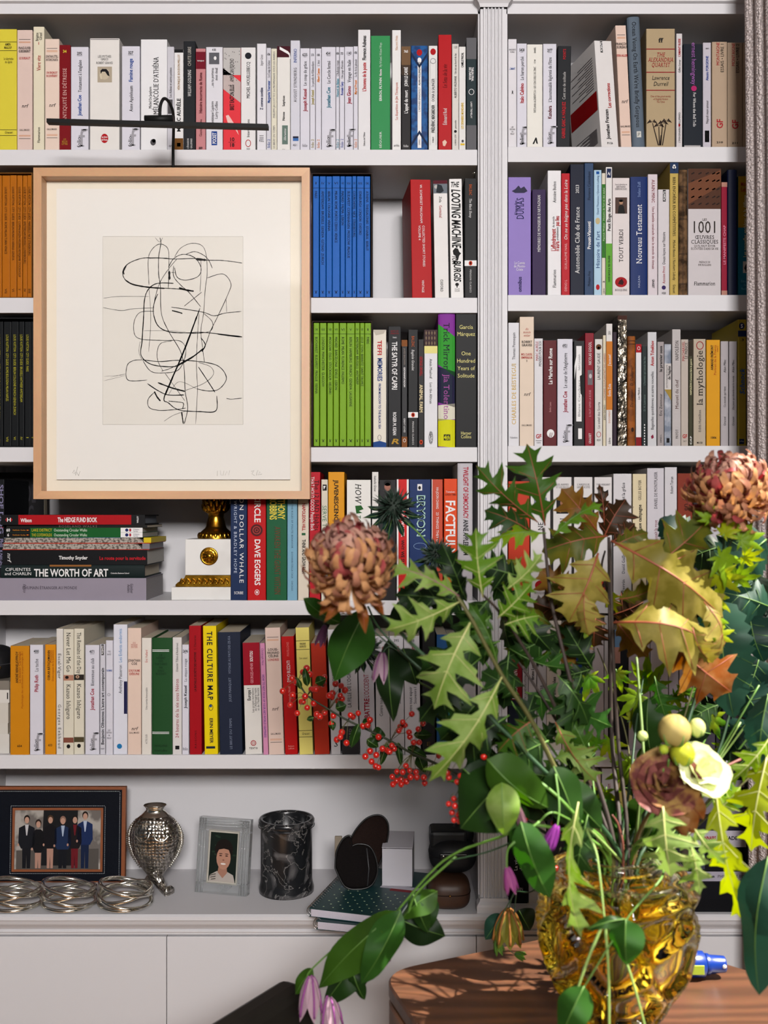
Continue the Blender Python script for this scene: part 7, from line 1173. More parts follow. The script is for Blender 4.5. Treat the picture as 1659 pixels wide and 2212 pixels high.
for kd, p0, p1, W, Y, c, rb, ro in (('oak', (1177, 1135), (1138, 958), 125, -.5, 'g2', 'r', .15), ('oak', (1162, 1128), (1028, 1005), 92, -.5, 'g2', 'r', -.3), ('oak', (1152, 1152), (1046, 1102), 80, -.51, 'g3', 'r', .4), ('oak', (1180, 1152), (1052, 1170), 68, -.52, 'lime', 'g', .7), ('oak', (1043, 1290), (1028, 1140), 110, -.62, 'g1', 'p', -.2), ('oak', (1122, 1245), (1035, 1222), 105, -.54, 'dk', 'g', .1), ('oak', (1092, 1275), (1172, 1195), 78, -.6, 'pale', 'p', .4), ('oak', (1075, 1335), (1150, 1258), 95, -.6, 'g1', 'p', .2), ('oak', (1090, 1350), (1165, 1330), 95, -.58, 'g1', 'p', -.3), ('oak', (1060, 1330), (1012, 1395), 80, -.57, 'g2', 'g', .3), ('oak', (1195, 1158), (1302, 1088), 58, -.52, 'g1', 'g', -.7), ('oak', (1100, 1400), (1242, 1442), 62, -.5, 'grn', 'g', .8), ('oak', (1098, 1375), (1175, 1345), 85, -.5, 'g2', 'g', .2), ('oak', (1135, 1495), (1322, 1570), 150, -.48, 'grn', 'g', -.1), ('oak', (1200, 1560), (1290, 1690), 100, -.55, 'pale', 'r', .5), ('oak', (1195, 1640), (1285, 1625), 75, -.55, 'pale', 'g', -.5), ('oak', (1150, 1640), (1085, 1585), 90, -.52, 'g2', 'g', .3), ('oak', (1210, 1680), (1105, 1660), 100, -.54, 'g3', 'g', -.2), ('oak', (1130, 1330), (1190, 1405), 80, -.5, 'dk', 'g', .2)):
    leaf(b, kd, p0, p1, W, Y, c, rb, roll=ro)
b = plant('oak_branch', 'bronze oak branch on a straight dark woody stem', 'branch', GB)
stem(b, path([(1322, 1600, -.46), (1318, 1400, -.46), (1315, 1160, -.46)], -.002), .0034, BARK)
stem(b, [at(1316, 1290, -.45), at(1300, 1230, -.43), at(1307, 1190, -.42)], .002, BARK, 'side_stem')
for kd, p0, p1, W, Y, c, rb, ro in (('oak', (1292, 1150), (1212, 1055), 100, -.43, 'brn', 'r', .2), ('oak', (1303, 1165), (1352, 1078), 100, -.42, 'dbr', 'r', -.3), ('oak', (1305, 1135), (1294, 1045), 34, -.42, 'dbr', 'r', .3), ('oak', (1312, 1158), (1170, 1192), 130, -.47, 'olive', 'r', .35), ('oak', (1292, 1195), (1228, 1345), 160, -.52, 'cream', 'r', -.25), ('oak', (1262, 1285), (1272, 1372), 85, -.53, 'cream', 'r', .4), ('oak', (1245, 1312), (1165, 1228), 95, -.44, 'brn', 'r', .2), ('oak', (1248, 1325), (1222, 1440), 105, -.47, 'brn', 'r', .3), ('oak', (1288, 1325), (1283, 1398), 85, -.43, 'dbr', 'r', .2), ('oak', (1320, 1172), (1372, 1130), 46, -.43, 'dbr', 'r', .2), ('oak', (1235, 1325), (1150, 1300), 80, -.45, 'dbr', 'r', -.2), ('oak', (1316, 1330), (1390, 1300), 80, -.42, 'dbr', 'r', .3), ('oak', (1310, 1240), (1330, 1330), 50, -.42, 'olive', 'r', .8)):
    leaf(b, kd, p0, p1, W, Y, c, rb, roll=ro)
b = plant('oak_branch', 'olive and cream oak branch with broad curled leaves by the bloom', 'branch', GB)
stem(b, path([(1335, 1600, -.5), (1324, 1400, -.51), (1318, 1170, -.51)], .006), .0030, BARK)
for kd, p0, p1, W, Y, c, rb, ro, ar in (('oak', (1320, 1168), (1562, 1335), 190, -.54, 'cream', 'r', -.25, .2), ('oak', (1395, 1235), (1532, 1120), 130, -.52, 'olive', 'r', .3, .1), ('oak', (1325, 1345), (1548, 1402), 190, -.56, 'cream', 'r', -.45, .25), ('oak', (1448, 1390), (1580, 1495), 165, -.52, 'brz', 'r', .1, .1), ('oak', (1330, 1295), (1432, 1248), 66, -.5, 'olive', 'r', .6, .2), ('oak', (1496, 1355), (1540, 1432), 80, -.58, 'cream', 'r', .5, .2), ('oak', (1520, 1300), (1545, 1425), 80, -.57, 'cream', 'r', -.9, .25), ('oak', (1325, 1180), (1400, 1150), 70, -.49, 'olive', 'r', -.4, .1), ('oak', (1330, 1340), (1400, 1420), 90, -.5, 'brn', 'r', .3, .1)):
    leaf(b, kd, p0, p1, W, Y, c, rb, roll=ro, arch=ar)
b = plant('oak_branch', 'sunlit oak spray hanging over the vase rim', 'branch', GB)
stem(b, path([(1400, 1760, -.6), (1440, 1740, -.64), (1500, 1690, -.64), (1600, 1640, -.62)], .01), .0024, REDST)
for kd, p0, p1, W, Y, c, rb, ro in (('oak', (1432, 1742), (1450, 1895), 150, -.68, 'pale', 'p', .15), ('oak', (1478, 1785), (1512, 1935), 80, -.66, 'pale', 'p', -.3), ('oak', (1495, 1782), (1568, 1868), 66, -.66, 'pale', 'p', .4), ('oak', (1545, 1695), (1612, 2000), 105, -.64, 'yel', 'p', .3), ('oak', (1658, 1630), (1622, 1840), 150, -.6, 'yel', 'p', .2), ('oak', (1665, 1590), (1568, 1695), 70, -.6, 'lime', 'p', -.4), ('oak', (1250, 1732), (1256, 2028), 105, -.67, 'pale', 'p', .7), ('oak', (1270, 1760), (1245, 1905), 80, -.62, 'g3', 'g', .2), ('oak', (1540, 1760), (1600, 1700), 80, -.58, 'lime', 'p', .2)):
    leaf(b, kd, p0, p1, W, Y, c, rb, roll=ro)
FILL = random.Random(77)
def filler(b, n, x0, x1, y0, y1, Y0, Y1, cols, kinds=('oak',), L=(70, 130)):
    for i in range(n):
        x, y = FILL.uniform(x0, x1), FILL.uniform(y0, y1); a_ = FILL.uniform(0, 6.28); l = FILL.uniform(*L); Y = FILL.uniform(Y0, Y1)
        leaf(b, FILL.choice(kinds), (x - math.cos(a_)*l/2, y - math.sin(a_)*l/2), (x + math.cos(a_)*l/2, y + math.sin(a_)*l/2), l*FILL.uniform(.6, .85), Y, FILL.choice(cols), 'g', roll=FILL.uniform(-.8, .8), seed=i)
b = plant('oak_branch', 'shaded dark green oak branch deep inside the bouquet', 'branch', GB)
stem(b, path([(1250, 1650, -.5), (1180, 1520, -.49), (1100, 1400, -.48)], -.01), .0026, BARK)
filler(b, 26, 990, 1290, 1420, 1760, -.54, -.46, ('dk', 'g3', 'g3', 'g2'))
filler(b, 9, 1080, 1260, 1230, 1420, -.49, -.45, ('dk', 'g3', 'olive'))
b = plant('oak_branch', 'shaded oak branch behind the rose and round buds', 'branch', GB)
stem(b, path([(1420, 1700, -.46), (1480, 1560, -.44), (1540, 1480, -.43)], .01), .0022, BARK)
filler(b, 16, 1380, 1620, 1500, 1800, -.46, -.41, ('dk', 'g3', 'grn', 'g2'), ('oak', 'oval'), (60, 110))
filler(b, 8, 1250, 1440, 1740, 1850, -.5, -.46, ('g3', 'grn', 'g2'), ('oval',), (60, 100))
# ---- maple sprays
mp_leaves = [((1405, 1498), (1392, 1408)), ((1275, 1450), (1262, 1520)), ((1330, 1445), (1345, 1500)), ((1388, 1498), (1335, 1545)), ((1318, 1590), (1322, 1660)), ((1300, 1610), (1245, 1598)), ((1225, 1385), (1170, 1420)), ((1240, 1380), (1290, 1372)), ((1450, 1500), (1495, 1520)), ((1440, 1510), (1425, 1565)), ((1470, 1500), (1500, 1465)), ((1530, 1540), (1560, 1600)), ((1560, 1600), (1600, 1675)), ((1500, 1545), (1480, 1600)), ((1310, 1700), (1290, 1770)), ((1370, 1640), (1340, 1720)), ((1420, 1460), (1365, 1480)), ((1355, 1560), (1410, 1530)), ((1330, 1660), (1395, 1690)), ((1280, 1640), (1230, 1680))]
b = plant('maple_spray', 'small green maple sprays with yellow edges between the stems', 'branch', GB)
stem(b, path([(1360, 1640, -.42), (1320, 1480, -.4), (1290, 1400, -.4)], -.004), .0014, OLST)
stem(b, [at(1375, 1680, -.42), at(1400, 1560, -.42), at(1425, 1450, -.41)], .0013, OLST, 'side_stem')
for i, (p0, p1) in enumerate(mp_leaves): leaf(b, 'maple', p0, p1, 60, -.40 - .01*(i % 4), 'map' if i % 3 else 'lime', 'g', roll=.25*((i % 5) - 2), seed=i)
b = plant('maple_spray', 'bright yellow-green maple sprays below the bronze bloom', 'branch', GB)
stem(b, path([(1450, 1640, -.52), (1520, 1400, -.5), (1550, 1240, -.5), (1590, 1150, -.5)], .012), .0014, OLST)
for i, (p0, p1) in enumerate((((1545, 1195), (1610, 1255)), ((1560, 1160), (1590, 1120)), ((1590, 1170), (1658, 1150)), ((1545, 1235), (1600, 1285)), ((1580, 1245), (1650, 1250)), ((1530, 1285), (1585, 1320)), ((1520, 1330), (1580, 1345)), ((1540, 1375), (1590, 1360)), ((1535, 1130), (1520, 1085)), ((1600, 1200), (1655, 1215)), ((1545, 1350), (1560, 1400)), ((1450, 1300), (1490, 1280)))):
    leaf(b, 'maple', p0, p1, 60, -.54, 'yel' if i % 2 else 'lime', 'g', roll=.3*((i % 5) - 2), seed=i + 40)
# ---- broad kale-like foliage at the right
b = plant('broadleaf_stem', 'dark blue-green broad leaves near the curtain', 'foliage', GB)
stem(b, path([(1480, 1760, -.48), (1560, 1600, -.45), (1600, 1400, -.42), (1630, 1250, -.42)], .016), .0026, DKST)
for p0, p1, W, Y, c, ro in (((1555, 1298), (1585, 1552), 120, -.46, 'kale', .2), ((1655, 1165), (1540, 1240), 130, -.43, 'kale', -.3), ((1505, 1185), (1425, 1120), 95, -.42, 'teal', .2), ((1660, 1310), (1535, 1275), 110, -.42, 'kale', .3), ((1620, 1330), (1650, 1430), 90, -.42, 'teal', .4), ((1640, 1420), (1600, 1520), 90, -.41, 'teal', -.3), ((1600, 1480), (1655, 1560), 90, -.41, 'teal', .2), ((1660, 1500), (1650, 1700), 90, -.56, 'kale', .5), ((1560, 1180), (1480, 1210), 90, -.41, 'dk', .2), ((1600, 1280), (1560, 1380), 90, -.4, 'teal', 0), ((1540, 1230), (1500, 1330), 80, -.41, 'dk', .4), ((1640, 1240), (1600, 1330), 90, -.40, 'dk', .2), ((1500, 1560), (1560, 1520), 90, -.40, 'dk', .2), ((1620, 1560), (1560, 1640), 90, -.40, 'teal', .3)):
    leaf(b, 'kale', p0, p1, W, Y, c, 'g', roll=ro)
b = plant('grass_stems', 'bundle of straight pale green flower stalks at the right', 'foliage', GB)
for i, (q0, q1) in enumerate((((1470, 1760), (1660, 1500)), ((1480, 1770), (1665, 1530)), ((1490, 1780), (1665, 1560)), ((1500, 1770), (1660, 1600)), ((1480, 1750), (1640, 1480)), ((1500, 1790), (1662, 1640)), ((1490, 1740), (1600, 1560)))):
    stem(b, [MOUTH + Vector((.02, 0, -.02)), at(*q0, -.46), at(*q1, -.44)], .0022, (PLST, GRST, OLST)[i % 3])
b = plant('broadleaf_stem', 'glossy rounded green leaves drooping before the vase shoulder', 'foliage', GB)
stem(b, path([(1250, 1770, -.62), (1180, 1700, -.63), (1110, 1660, -.62)], -.014), .0026, GRST)
for p0, p1, W, Y, c, ro, kd in (((1052, 1640), (1185, 1745), 105, -.63, 'g2', .5, 'oval'), ((1110, 1668), (995, 1790), 165, -.6, 'g3', .2, 'oval'), ((1084, 1690), (1090, 1805), 74, -.66, 'pale', .1, 'oval'), ((1195, 1655), (1245, 1795), 95, -.62, 'g3', -.3, 'oval'), ((1125, 1775), (1188, 1940), 88, -.66, 'grn', .3, 'oval'), ((1140, 1790), (1110, 1850), 66, -.63, 'g3', .2, 'oval'), ((1215, 1690), (1300, 1790), 80, -.6, 'g3', .2, 'oval'), ((1260, 1700), (1200, 1800), 80, -.58, 'dk', .2, 'oval'), ((1290, 1730), (1350, 1820), 80, -.5, 'grn', -.2, 'oval'), ((1390, 1720), (1370, 1830), 80, -.48, 'g2', .2, 'oval'), ((1340, 1740), (1320, 1840), 70, -.47, 'g2', .3, 'oval'), ((1420, 1760), (1440, 1840), 70, -.47, 'g3', .3, 'oval'), ((1000, 1660), (1080, 1720), 90, -.58, 'dk', .2, 'oval'), ((1130, 1700), (1190, 1770), 100, -.58, 'dk', .2, 'oval'), ((1660, 1850), (1640, 2150), 120, -.68, 'kale', .45, 'oval')):
    leaf(b, kd, p0, p1, W, Y, c, 'g', roll=ro)
b = plant('broadleaf_stem', 'oval veined leaves under the large bronze bloom', 'foliage', GB)
stem(b, path([(1150, 1640, -.52), (950, 1480, -.5), (830, 1370, -.48), (795, 1310, -.5)], -.01), .0022, DKST)
for p0, p1, W, Y, c, ro in (((790, 1318), (722, 1472), 96, -.5, 'grn', .2), ((735, 1345), (655, 1292), 52, -.5, 'grn', -.5), ((840, 1380), (850, 1560), 60, -.47, 'dk', .2), ((870, 1400), (900, 1480), 70, -.47, 'dk', -.2), ((860, 1300), (900, 1370), 80, -.47, 'dk', .2), ((880, 1240), (950, 1290), 90, -.46, 'dk', .2)):
    leaf(b, 'oval', p0, p1, W, Y, c, 'g', roll=ro)
# ---- hanging stems before the vase
b = plant('trailing_stem', 'thin pale stems trailing down the front of the vase', 'foliage', GB)
stem(b, [MOUTH, at(1270, 1790, -.64), at(1290, 1850, -.67), at(1306, 1988, -.69)], .0016, PLST)
for e in ((1215, 2240), (1316, 2240), (1402, 2250)): stem(b, [at(1306, 1986, -.69), at((1306 + e[0])/2 + 3, 2090, -.695), at(e[0], e[1], -.70)], .0018, PLST, 'side_stem')
stem(b, [MOUTH + Vector((.03, 0, 0)), at(1432, 1890, -.66), at(1352, 1988, -.69), at(1246, 2158, -.70)], .0013, GRST, 'side_stem')
for p0, p1, W, c, ro in (((1352, 1985), (1354, 2085), 78, 'grn', .2), ((1262, 2130), (1212, 2240), 76, 'grn', .1), ((1350, 1985), (1268, 2008), 26, 'g3', .3)): leaf(b, 'oval', p0, p1, W, -.70, c, 'g', roll=ro)
# ---- clematis hanging left
def bell(par, c, tip, W, Y, nm='bell_flower', cols=('#c9a7b5', '#8d4a86'), n=5, ang0=0.0):
    A = at(c[0], c[1], Y); B = at(tip[0], tip[1], Y); d = (B - A); L_ = d.length; dn = d.normalized(); s1 = dn.orthogonal().normalized(); s2 = dn.cross(s1); O = Vector(par.location); hw = sz(W, Y)/2
    m1 = mat(cols[0], .5, 'petal', trans=.3, var=.1, scale=60); m2 = mat(cols[1], .5, 'petal')
    for k in range(n):
        a_ = 6.2832*k/n + ang0; e = s1*math.cos(a_) + s2*math.sin(a_); q = dn.cross(e); mb = MB(); va = []; N_ = 8
        for i in range(N_ + 1):
            u = i/N_; rad = hw*(.25 + .9*math.sin(u*1.9)**.8 if u > 0 else .2); rad += hw*.45*max(0, u - .8)*5*.4; ww = hw*.62*math.sin(math.pi*(.12 + .88*u)) if i < N_ else 0
            ctr = A + dn*u*L_ + e*rad*.8; va += [ctr - q*ww - e*ww*.25, ctr, ctr + q*ww - e*ww*.25]
        mb.add([p - O for p in va], [(3*i + j, 3*i + j + 1, 3*i + j + 4, 3*i + j + 3) for i in range(N_) for j in (0, 1)], 0, True)
        mb.tube([Vector(va[3*i + 1]) + e*.0006 - O for i in range(N_)], [hw*.10]*N_, 5, 1)
        mb.build('petal', [m1, m2], par)
b = plant('clematis_vine', 'clematis vine with striped pink bells drooping below the worktop', 'flower', 'clematis in the vase')
stem(b, path([(1180, 1785, -.62), (1075, 1810, -.6), (960, 1858, -.56), (858, 1968, -.54)], -.016), .0022, GRST)
stem(b, [at(1160, 1795, -.61), at(1060, 1838, -.58), at(975, 1858, -.56)], .0012, DKST, 'side_stem')
stem(b, [at(985, 1850, -.56), at(900, 1930, -.55), at(880, 1985, -.54)], .0018, GRST, 'side_stem')
stem(b, [at(865, 1965, -.54), at(760, 2020, -.53), at(672, 2095, -.53), at(665, 2120, -.53)], .0014, GRST, 'side_stem')
for p0, p1, W, c, ro, Y in (((858, 1968), (688, 2135), 84, 'g2', .25, -.55), ((866, 1966), (780, 2125), 74, 'grn', -.25, -.56), ((862, 1985), (962, 2022), 80, 'dk', .2, -.52), ((945, 1925), (868, 1985), 56, 'g2', .5, -.54), ((912, 1930), (930, 2005), 56, 'g3', .3, -.53), ((890, 1925), (925, 2015), 46, 'g3', .2, -.54), ((790, 2060), (700, 2172), 70, 'g3', .2, -.52), ((760, 2090), (788, 2160), 36, 'g3', .4, -.53), ((676, 2092), (638, 2148), 36, 'g2', .2, -.52), ((800, 2060), (740, 2150), 60, 'dk', .3, -.51)): leaf(b, 'oval', p0, p1, W, Y, c, 'g', roll=ro)
bell(b, (672, 2110), (668, 2200), 52, -.535); bell(b, (712, 2152), (716, 2225), 50, -.525); bell(b, (818, 2040), (826, 2086), 36, -.52)
b = plant('clematis_vine', 'clematis with small purple buds beside the vase', 'flower', 'clematis in the vase')
stem(b, path([(1210, 1760, -.64), (1165, 1775, -.65)], -.014), .0016, GRST)
stem(b, [at(1165, 1775, -.65), at(1110, 1820, -.66), at(1096, 1840, -.66), at(1095, 1878, -.66)], .0014, GRST, 'side_stem')
stem(b, [at(1200, 1672, -.63), at(1208, 1740, -.65), at(1204, 1785, -.66)], .0012, GRST, 'side_stem')
bell(b, (1204, 1783), (1180, 1836), 30, -.66, cols=('#8a3a8d', '#7a2a80')); bell(b, (1096, 1874), (1106, 1930), 30, -.66, cols=('#a85a8d', '#8a3a78')); bell(b, (1116, 1738), (1130, 1792), 22, -.65, cols=('#7a5a62', '#6a4a55'))
b = plant('clematis_vine', 'clematis with mauve buds under the large bronze bloom', 'flower', 'clematis in the vase')
stem(b, path([(1100, 1620, -.5), (930, 1470, -.48), (850, 1400, -.48), (826, 1412, -.48)], -.012), .0014, DKST)
stem(b, [at(850, 1400, -.48), at(760, 1330, -.47), at(704, 1338, -.47), at(700, 1352, -.47)], .0010, DKST, 'side_stem')
bell(b, (702, 1350), (688, 1398), 22, -.47, cols=('#6f4463', '#58304f')); bell(b, (826, 1410), (820, 1476), 38, -.48, cols=('#b79aa8', '#7a4a70'))
b = plant('wilted_flower', 'wilted greenish flower drooping onto the table edge', 'flower')
stem(b, path([(1200, 1880, -.47), (1150, 1925, -.42), (1112, 1928, -.4), (1100, 1962, -.4)], -.03), .0014, DKST)
stem(b, [at(1112, 1928, -.4), at(1080, 1985, -.4), at(1072, 2010, -.4), at(1090, 2050, -.39)], .0009, DKST, 'side_stem'); stem(b, [at(1115, 1930, -.4), at(1108, 2000, -.4), at(1102, 2052, -.4), at(1125, 2062, -.4)], .0009, DKST, 'side_stem')
leaf(b, 'oval', (1085, 1975), (1048, 2030), 44, -.38, 'kale', 'g'); leaf(b, 'oval', (1120, 1965), (1145, 2010), 60, -.38, 'dk', 'g')
bell(b, (1098, 1965), (1098, 2040), 66, -.395, cols=('#7f7a2c', '#8a5a2c'), n=8); bell(b, (1072, 2030), (1080, 2062), 22, -.395, cols=('#5a7a2c', '#48682a')); bell(b, (1112, 2060), (1136, 2068), 18, -.395, cols=('#5f8a2c', '#48682a'))
# ---- berries
b = plant('berry_branch', 'arching branch of red berries across the fifth shelf', 'branch', GB)
Z6 = lambda x, y: (600 + x/2.9625, 1300 + y/2.9625); Z5 = lambda x, y: (960 + x/4.879, 1620 + y/4.879)
trunk = [Z6(130, 505), Z6(190, 600), Z6(330, 690), Z6(450, 760), Z6(600, 830), Z6(720, 890), Z6(860, 970), Z6(1000, 1030), (1020, 1690), (1180, 1800)]
bY = [-.27, -.27, -.28, -.29, -.30, -.31, -.33, -.36, -.42, -.5]
T3 = [at(p[0], p[1], y) for p, y in zip(trunk, bY)]; stem(b, [FOOT, MOUTH] + T3[::-1], .0022, mat('#2f3a1d', .6, 'bark', var=.3))
BER = [(32,572),(95,598),(92,490),(80,660),(125,713),(150,640),(163,640),(188,678),(205,465),(185,425),(160,450),(230,560),(245,560),(215,560),(300,483),(290,525),(120,515),(330,600),(350,585),(345,610),(370,525),(405,537),(430,565),(400,600),(410,620),(385,635),(230,650),(270,735),(300,710),(355,730),(345,780),(250,720),(175,605),(515,713),(480,735),(465,725),(590,755),(545,795),(575,790),(410,835),(400,865),(378,882),(440,903),(645,865),(590,955),(560,990),(630,980),(600,1022),(627,1053),(645,1060),(670,940),(700,950),(730,920),(745,940),(715,960),(858,718),(942,740),(930,778),(900,815),(800,770),(785,800),(815,790),(775,825),(840,835),(845,865),(905,900),(870,900),(820,1050),(845,1080),(800,1090),(763,1087),(733,1120),(737,1168),(760,1145),(790,1168),(790,1135),(823,1150),(850,1122),(890,1122),(885,1090),(935,1125),(940,1160),(1030,985),(1095,1120),(1172,1113),(1147,1150),(1085,1090),(1310,1000),(1290,1035),(1320,985)]
BE2 = [(45,570),(100,515),(80,660),(110,590),(150,685),(100,740),(155,750),(170,635),(215,700),(225,600),(265,715),(320,740),(45,290),(170,275),(135,335),(30,240),(375,140),(415,70),(855,715),(1150,775),(1130,840),(1220,800),(1250,870),(1120,1305),(1170,1250),(1095,1290)]
bm_ = MB().ball((0, 0, 0), 1, 12, 8); bm_.ball((0, 0, -1.0), .28, 6, 4, 1, sz_=.4)
REDM = [mat('#c41a0e', .3, 'berry', var=.25, scale=8, coat=.3), mat('#2a1510', .7, 'calyx')]
bo = bm_.build('berry', REDM, b); bme = bo.data; bpy.data.objects.remove(bo); rb_ = random.Random(5); twigs = MB()
pts_ = [(Z6(*q), None) for q in BER] + [(Z5(*q), -.56) for q in BE2]
for (px, py), yy in pts_:
    if yy is None:
        j = min(range(len(trunk)), key=lambda i: (trunk[i][0] - px)**2 + (trunk[i][1] - py)**2); Yb = bY[j] + rb_.uniform(-.022, .012); near = T3[j]
    else: Yb = yy + rb_.uniform(-.02, .02); near = at(px + rb_.uniform(10, 40), py - rb_.uniform(20, 50), yy)
    c = at(px, py, Yb); r = sz(6.9, Yb)*rb_.uniform(.9, 1.08)
    inst('berry', bme, b, Matrix.Translation(c - FOOT) @ Matrix.Rotation(rb_.uniform(-1, 1), 4, 'X') @ Matrix.Rotation(rb_.uniform(0, 6), 4, 'Z') @ Matrix.Diagonal((r, r, r, 1)))
    if (c - near).length < .06: m_ = (c + near)/2 + Vector((0, 0, .004)); twigs.tube([c - FOOT, m_ - FOOT, near - FOOT], .0004, 4)
tag(twigs.build('fruit_stalks', OLST, b), kind='stuff')
for p0, p1, W in (((190, 540), (170, 420), 45), ((240, 520), (310, 490), 60), ((370, 680), (440, 660), 65), ((230, 740), (185, 755), 32), ((520, 780), (470, 935), 60), ((540, 780), (610, 755), 45), ((600, 850), (690, 855), 85), ((570, 880), (645, 930), 60), ((700, 900), (660, 1045), 48), ((770, 900), (790, 1050), 42), ((870, 850), (990, 850), 58), ((900, 980), (945, 1095), 72), ((830, 930), (955, 995), 60), ((345, 760), (355, 825), 40), ((150, 560), (120, 480), 30)):
    leaf(b, 'oval', Z6(*p0), Z6(*p1), W/2.9625*1.15, -.30, 'g3', 'g', roll=.2)
# ---- thistles
def thistle(c, r, Y, lab, st, seed):
    b = plant('thistle', lab, 'flower', 'spiky thistles in the vase'); stem(b, path(st, -.006), .0018, GRST)
    C = at(c[0], c[1], Y); R_ = sz(r, Y); rs = random.Random(seed); m = MB(); MB().ball(C - FOOT, R_*.42, 16, 10, sz_=1.15).build('seed_head', mat('#1c2e20', .8, 'thistle', var=.3, scale=120, bump=.6), b)
    n = 150
    for i in range(n):
        z = 1 - 2*(i + .5)/n; a_ = 2.39996*i; d = Vector((math.sqrt(1 - z*z)*math.cos(a_), math.sqrt(1 - z*z)*math.sin(a_), z)); d = (d + Vector((rs.uniform(-.2, .2), rs.uniform(-.2, .2), rs.uniform(-.2, .2)))).normalized()
        l = R_*rs.uniform(.72, 1.12); sidev = d.orthogonal().normalized(); p0 = C - FOOT + d*R_*.36
        m.tube([p0, p0 + d*(l - R_*.36)*.5 + sidev*.001, p0 + d*(l - R_*.36)], [.0014, .0011, .0001], 4)
    tag(m.build('spines', mat('#20382a', .55, 'thistle', var=.2), b), kind='stuff')
    for i in range(12):
        a_ = 6.2832*i/12 + rs.uniform(-.2, .2); e = (c[0] + math.cos(a_)*r*rs.uniform(1.05, 1.45), c[1] + math.sin(a_)*r*rs.uniform(.9, 1.2) + r*.35); leaf(b, 'lance', (c[0] + math.cos(a_)*r*.35, c[1] + r*.25 + math.sin(a_)*r*.3), e, r*.28, Y + .012, 'teal', 'g', roll=rs.uniform(-.6, .6), name='bract')
thistle((850, 1095), 50, -.33, 'dark spiky thistle before the white ivy book', [(1060, 1450, -.4), (935, 1195, -.34), (880, 1130, -.32)], 1)
thistle((942, 1198), 40, -.36, 'dark spiky thistle before the blue and orange books', [(1080, 1450, -.42), (985, 1270, -.38), (955, 1220, -.36)], 2)
thistle((785, 1402), 42, -.40, 'dark spiky thistle under the large bronze bloom', [(1000, 1540, -.45), (880, 1460, -.42), (810, 1415, -.4)], 3)
thistle((1648, 1335), 40, -.38, 'dark thistle near the curtain, among blue-green leaves', [(1500, 1640, -.42), (1600, 1430, -.4), (1640, 1350, -.38)], 4)
# ---- chrysanthemums
def petal_mesh(curl, wd, mats):
    va = []; x = .16; z = 0.0; n = 9; a0 = -.25
    for i in range(n + 1):
        s = i/n; w_ = wd*math.sin(math.pi*(.08 + .80*s))**.4*(.85 if i < n else .5); va += [(x, -w_, z + w_*.55), (x, 0, z), (x, w_, z + w_*.55)]
        ang = a0 + curl*s*s*1.5; x += math.cos(ang)*.098; z += math.sin(ang)*.098
    me = bpy.data.meshes.new('petal'); me.from_pydata(va, [], [(3*i + k, 3*i + k + 1, 3*i + k + 4, 3*i + k + 3) for i in range(n) for k in (0, 1)]); me.update()
    for m in mats: me.materials.append(m)
    for p in me.polygons: p.use_smooth = True
    return me
def PM(c, c2): return mat(c, .5, 'petal', trans=.22, col2=c2, scale=1.6, lo=.35, hi=.65)
PT = [PM('#d6a876', '#b98258'), PM('#c99670', '#a06a58'), PM('#b57f80', '#c0967e'), PM('#8a2836', '#b05a56')]
PMESH = [[petal_mesh(c, .075, [m]) for c in (1.6, 2.1)] for m in PT]
def mum(c, r, Y, axis, lab, st, seed, n=150, squash=1.0):
    b = plant('chrysanthemum', lab, 'flower', 'bronze chrysanthemum blooms'); stem(b, path(st, .0), .003, DKST)
    C = at(c[0], c[1], Y); R_ = sz(r, Y); ax = Vector(axis).normalized(); s1 = ax.orthogonal().normalized(); s2 = ax.cross(s1); rs = random.Random(seed)
    MB().ball(C - FOOT, R_*.45, 14, 9).build('flower_core', PM('#7d3a30', '#5a2028'), b)
    for i in range(n):
        f_ = (i + .5)/n; phi = math.acos(1 - 1.72*f_) + rs.uniform(-.06, .06); th = 2.39996*i + rs.uniform(-.12, .12)
        d = ax*math.cos(phi) + (s1*math.cos(th) + s2*math.sin(th))*math.sin(phi); up = ax - d*ax.dot(d)
        if up.length < .05: up = s1.copy()
        up.normalize()
        if phi > 2.05 and rs.random() < .5: up = -up
        y_ = up.cross(d); k = R_*(.80 + .32*min(1, phi/1.3))*rs.uniform(.92, 1.1)
        h_ = d.z
        mi = (2 if h_ > .45 else (1 if rs.random() < .35 else 0)) if rs.random() > .13 else 3
        M4 = Matrix(((d.x, y_.x, up.x, 0), (d.y, y_.y, up.y, 0), (d.z, y_.z, up.z, 0), (0, 0, 0, 1)))
        inst('petal', PMESH[mi][rs.randrange(2)], b, Matrix.Translation(C - FOOT) @ Matrix.Diagonal((1, 1, squash, 1)) @ M4 @ Matrix.Rotation(rs.uniform(-.75, .75), 4, 'X') @ Matrix.Diagonal((k, k*1.05, k, 1)))
    return b
b = mum((757, 1222), 104, -.64, (-.15, -.55, .75), 'large bronze chrysanthemum leaning over the blue and green books', [(1150, 1640, -.6), (920, 1420, -.61), (800, 1300, -.63), (765, 1240, -.64)], 21, 200, 1.14)
for q in (((745, 1285), (700, 1345)), ((780, 1300), (790, 1370)), ((720, 1285), (690, 1330)), ((800, 1280), (830, 1330))): leaf(b, 'lance', q[0], q[1], 24, -.64, 'brz', 'r', name='loose_petal')
mum((1578, 1065), 100, -.52, (-.25, -.5, .75), 'large bronze chrysanthemum in front of the curtain edge', [(1460, 1640, -.5), (1540, 1350, -.47), (1570, 1120, -.5)], 22, 200)
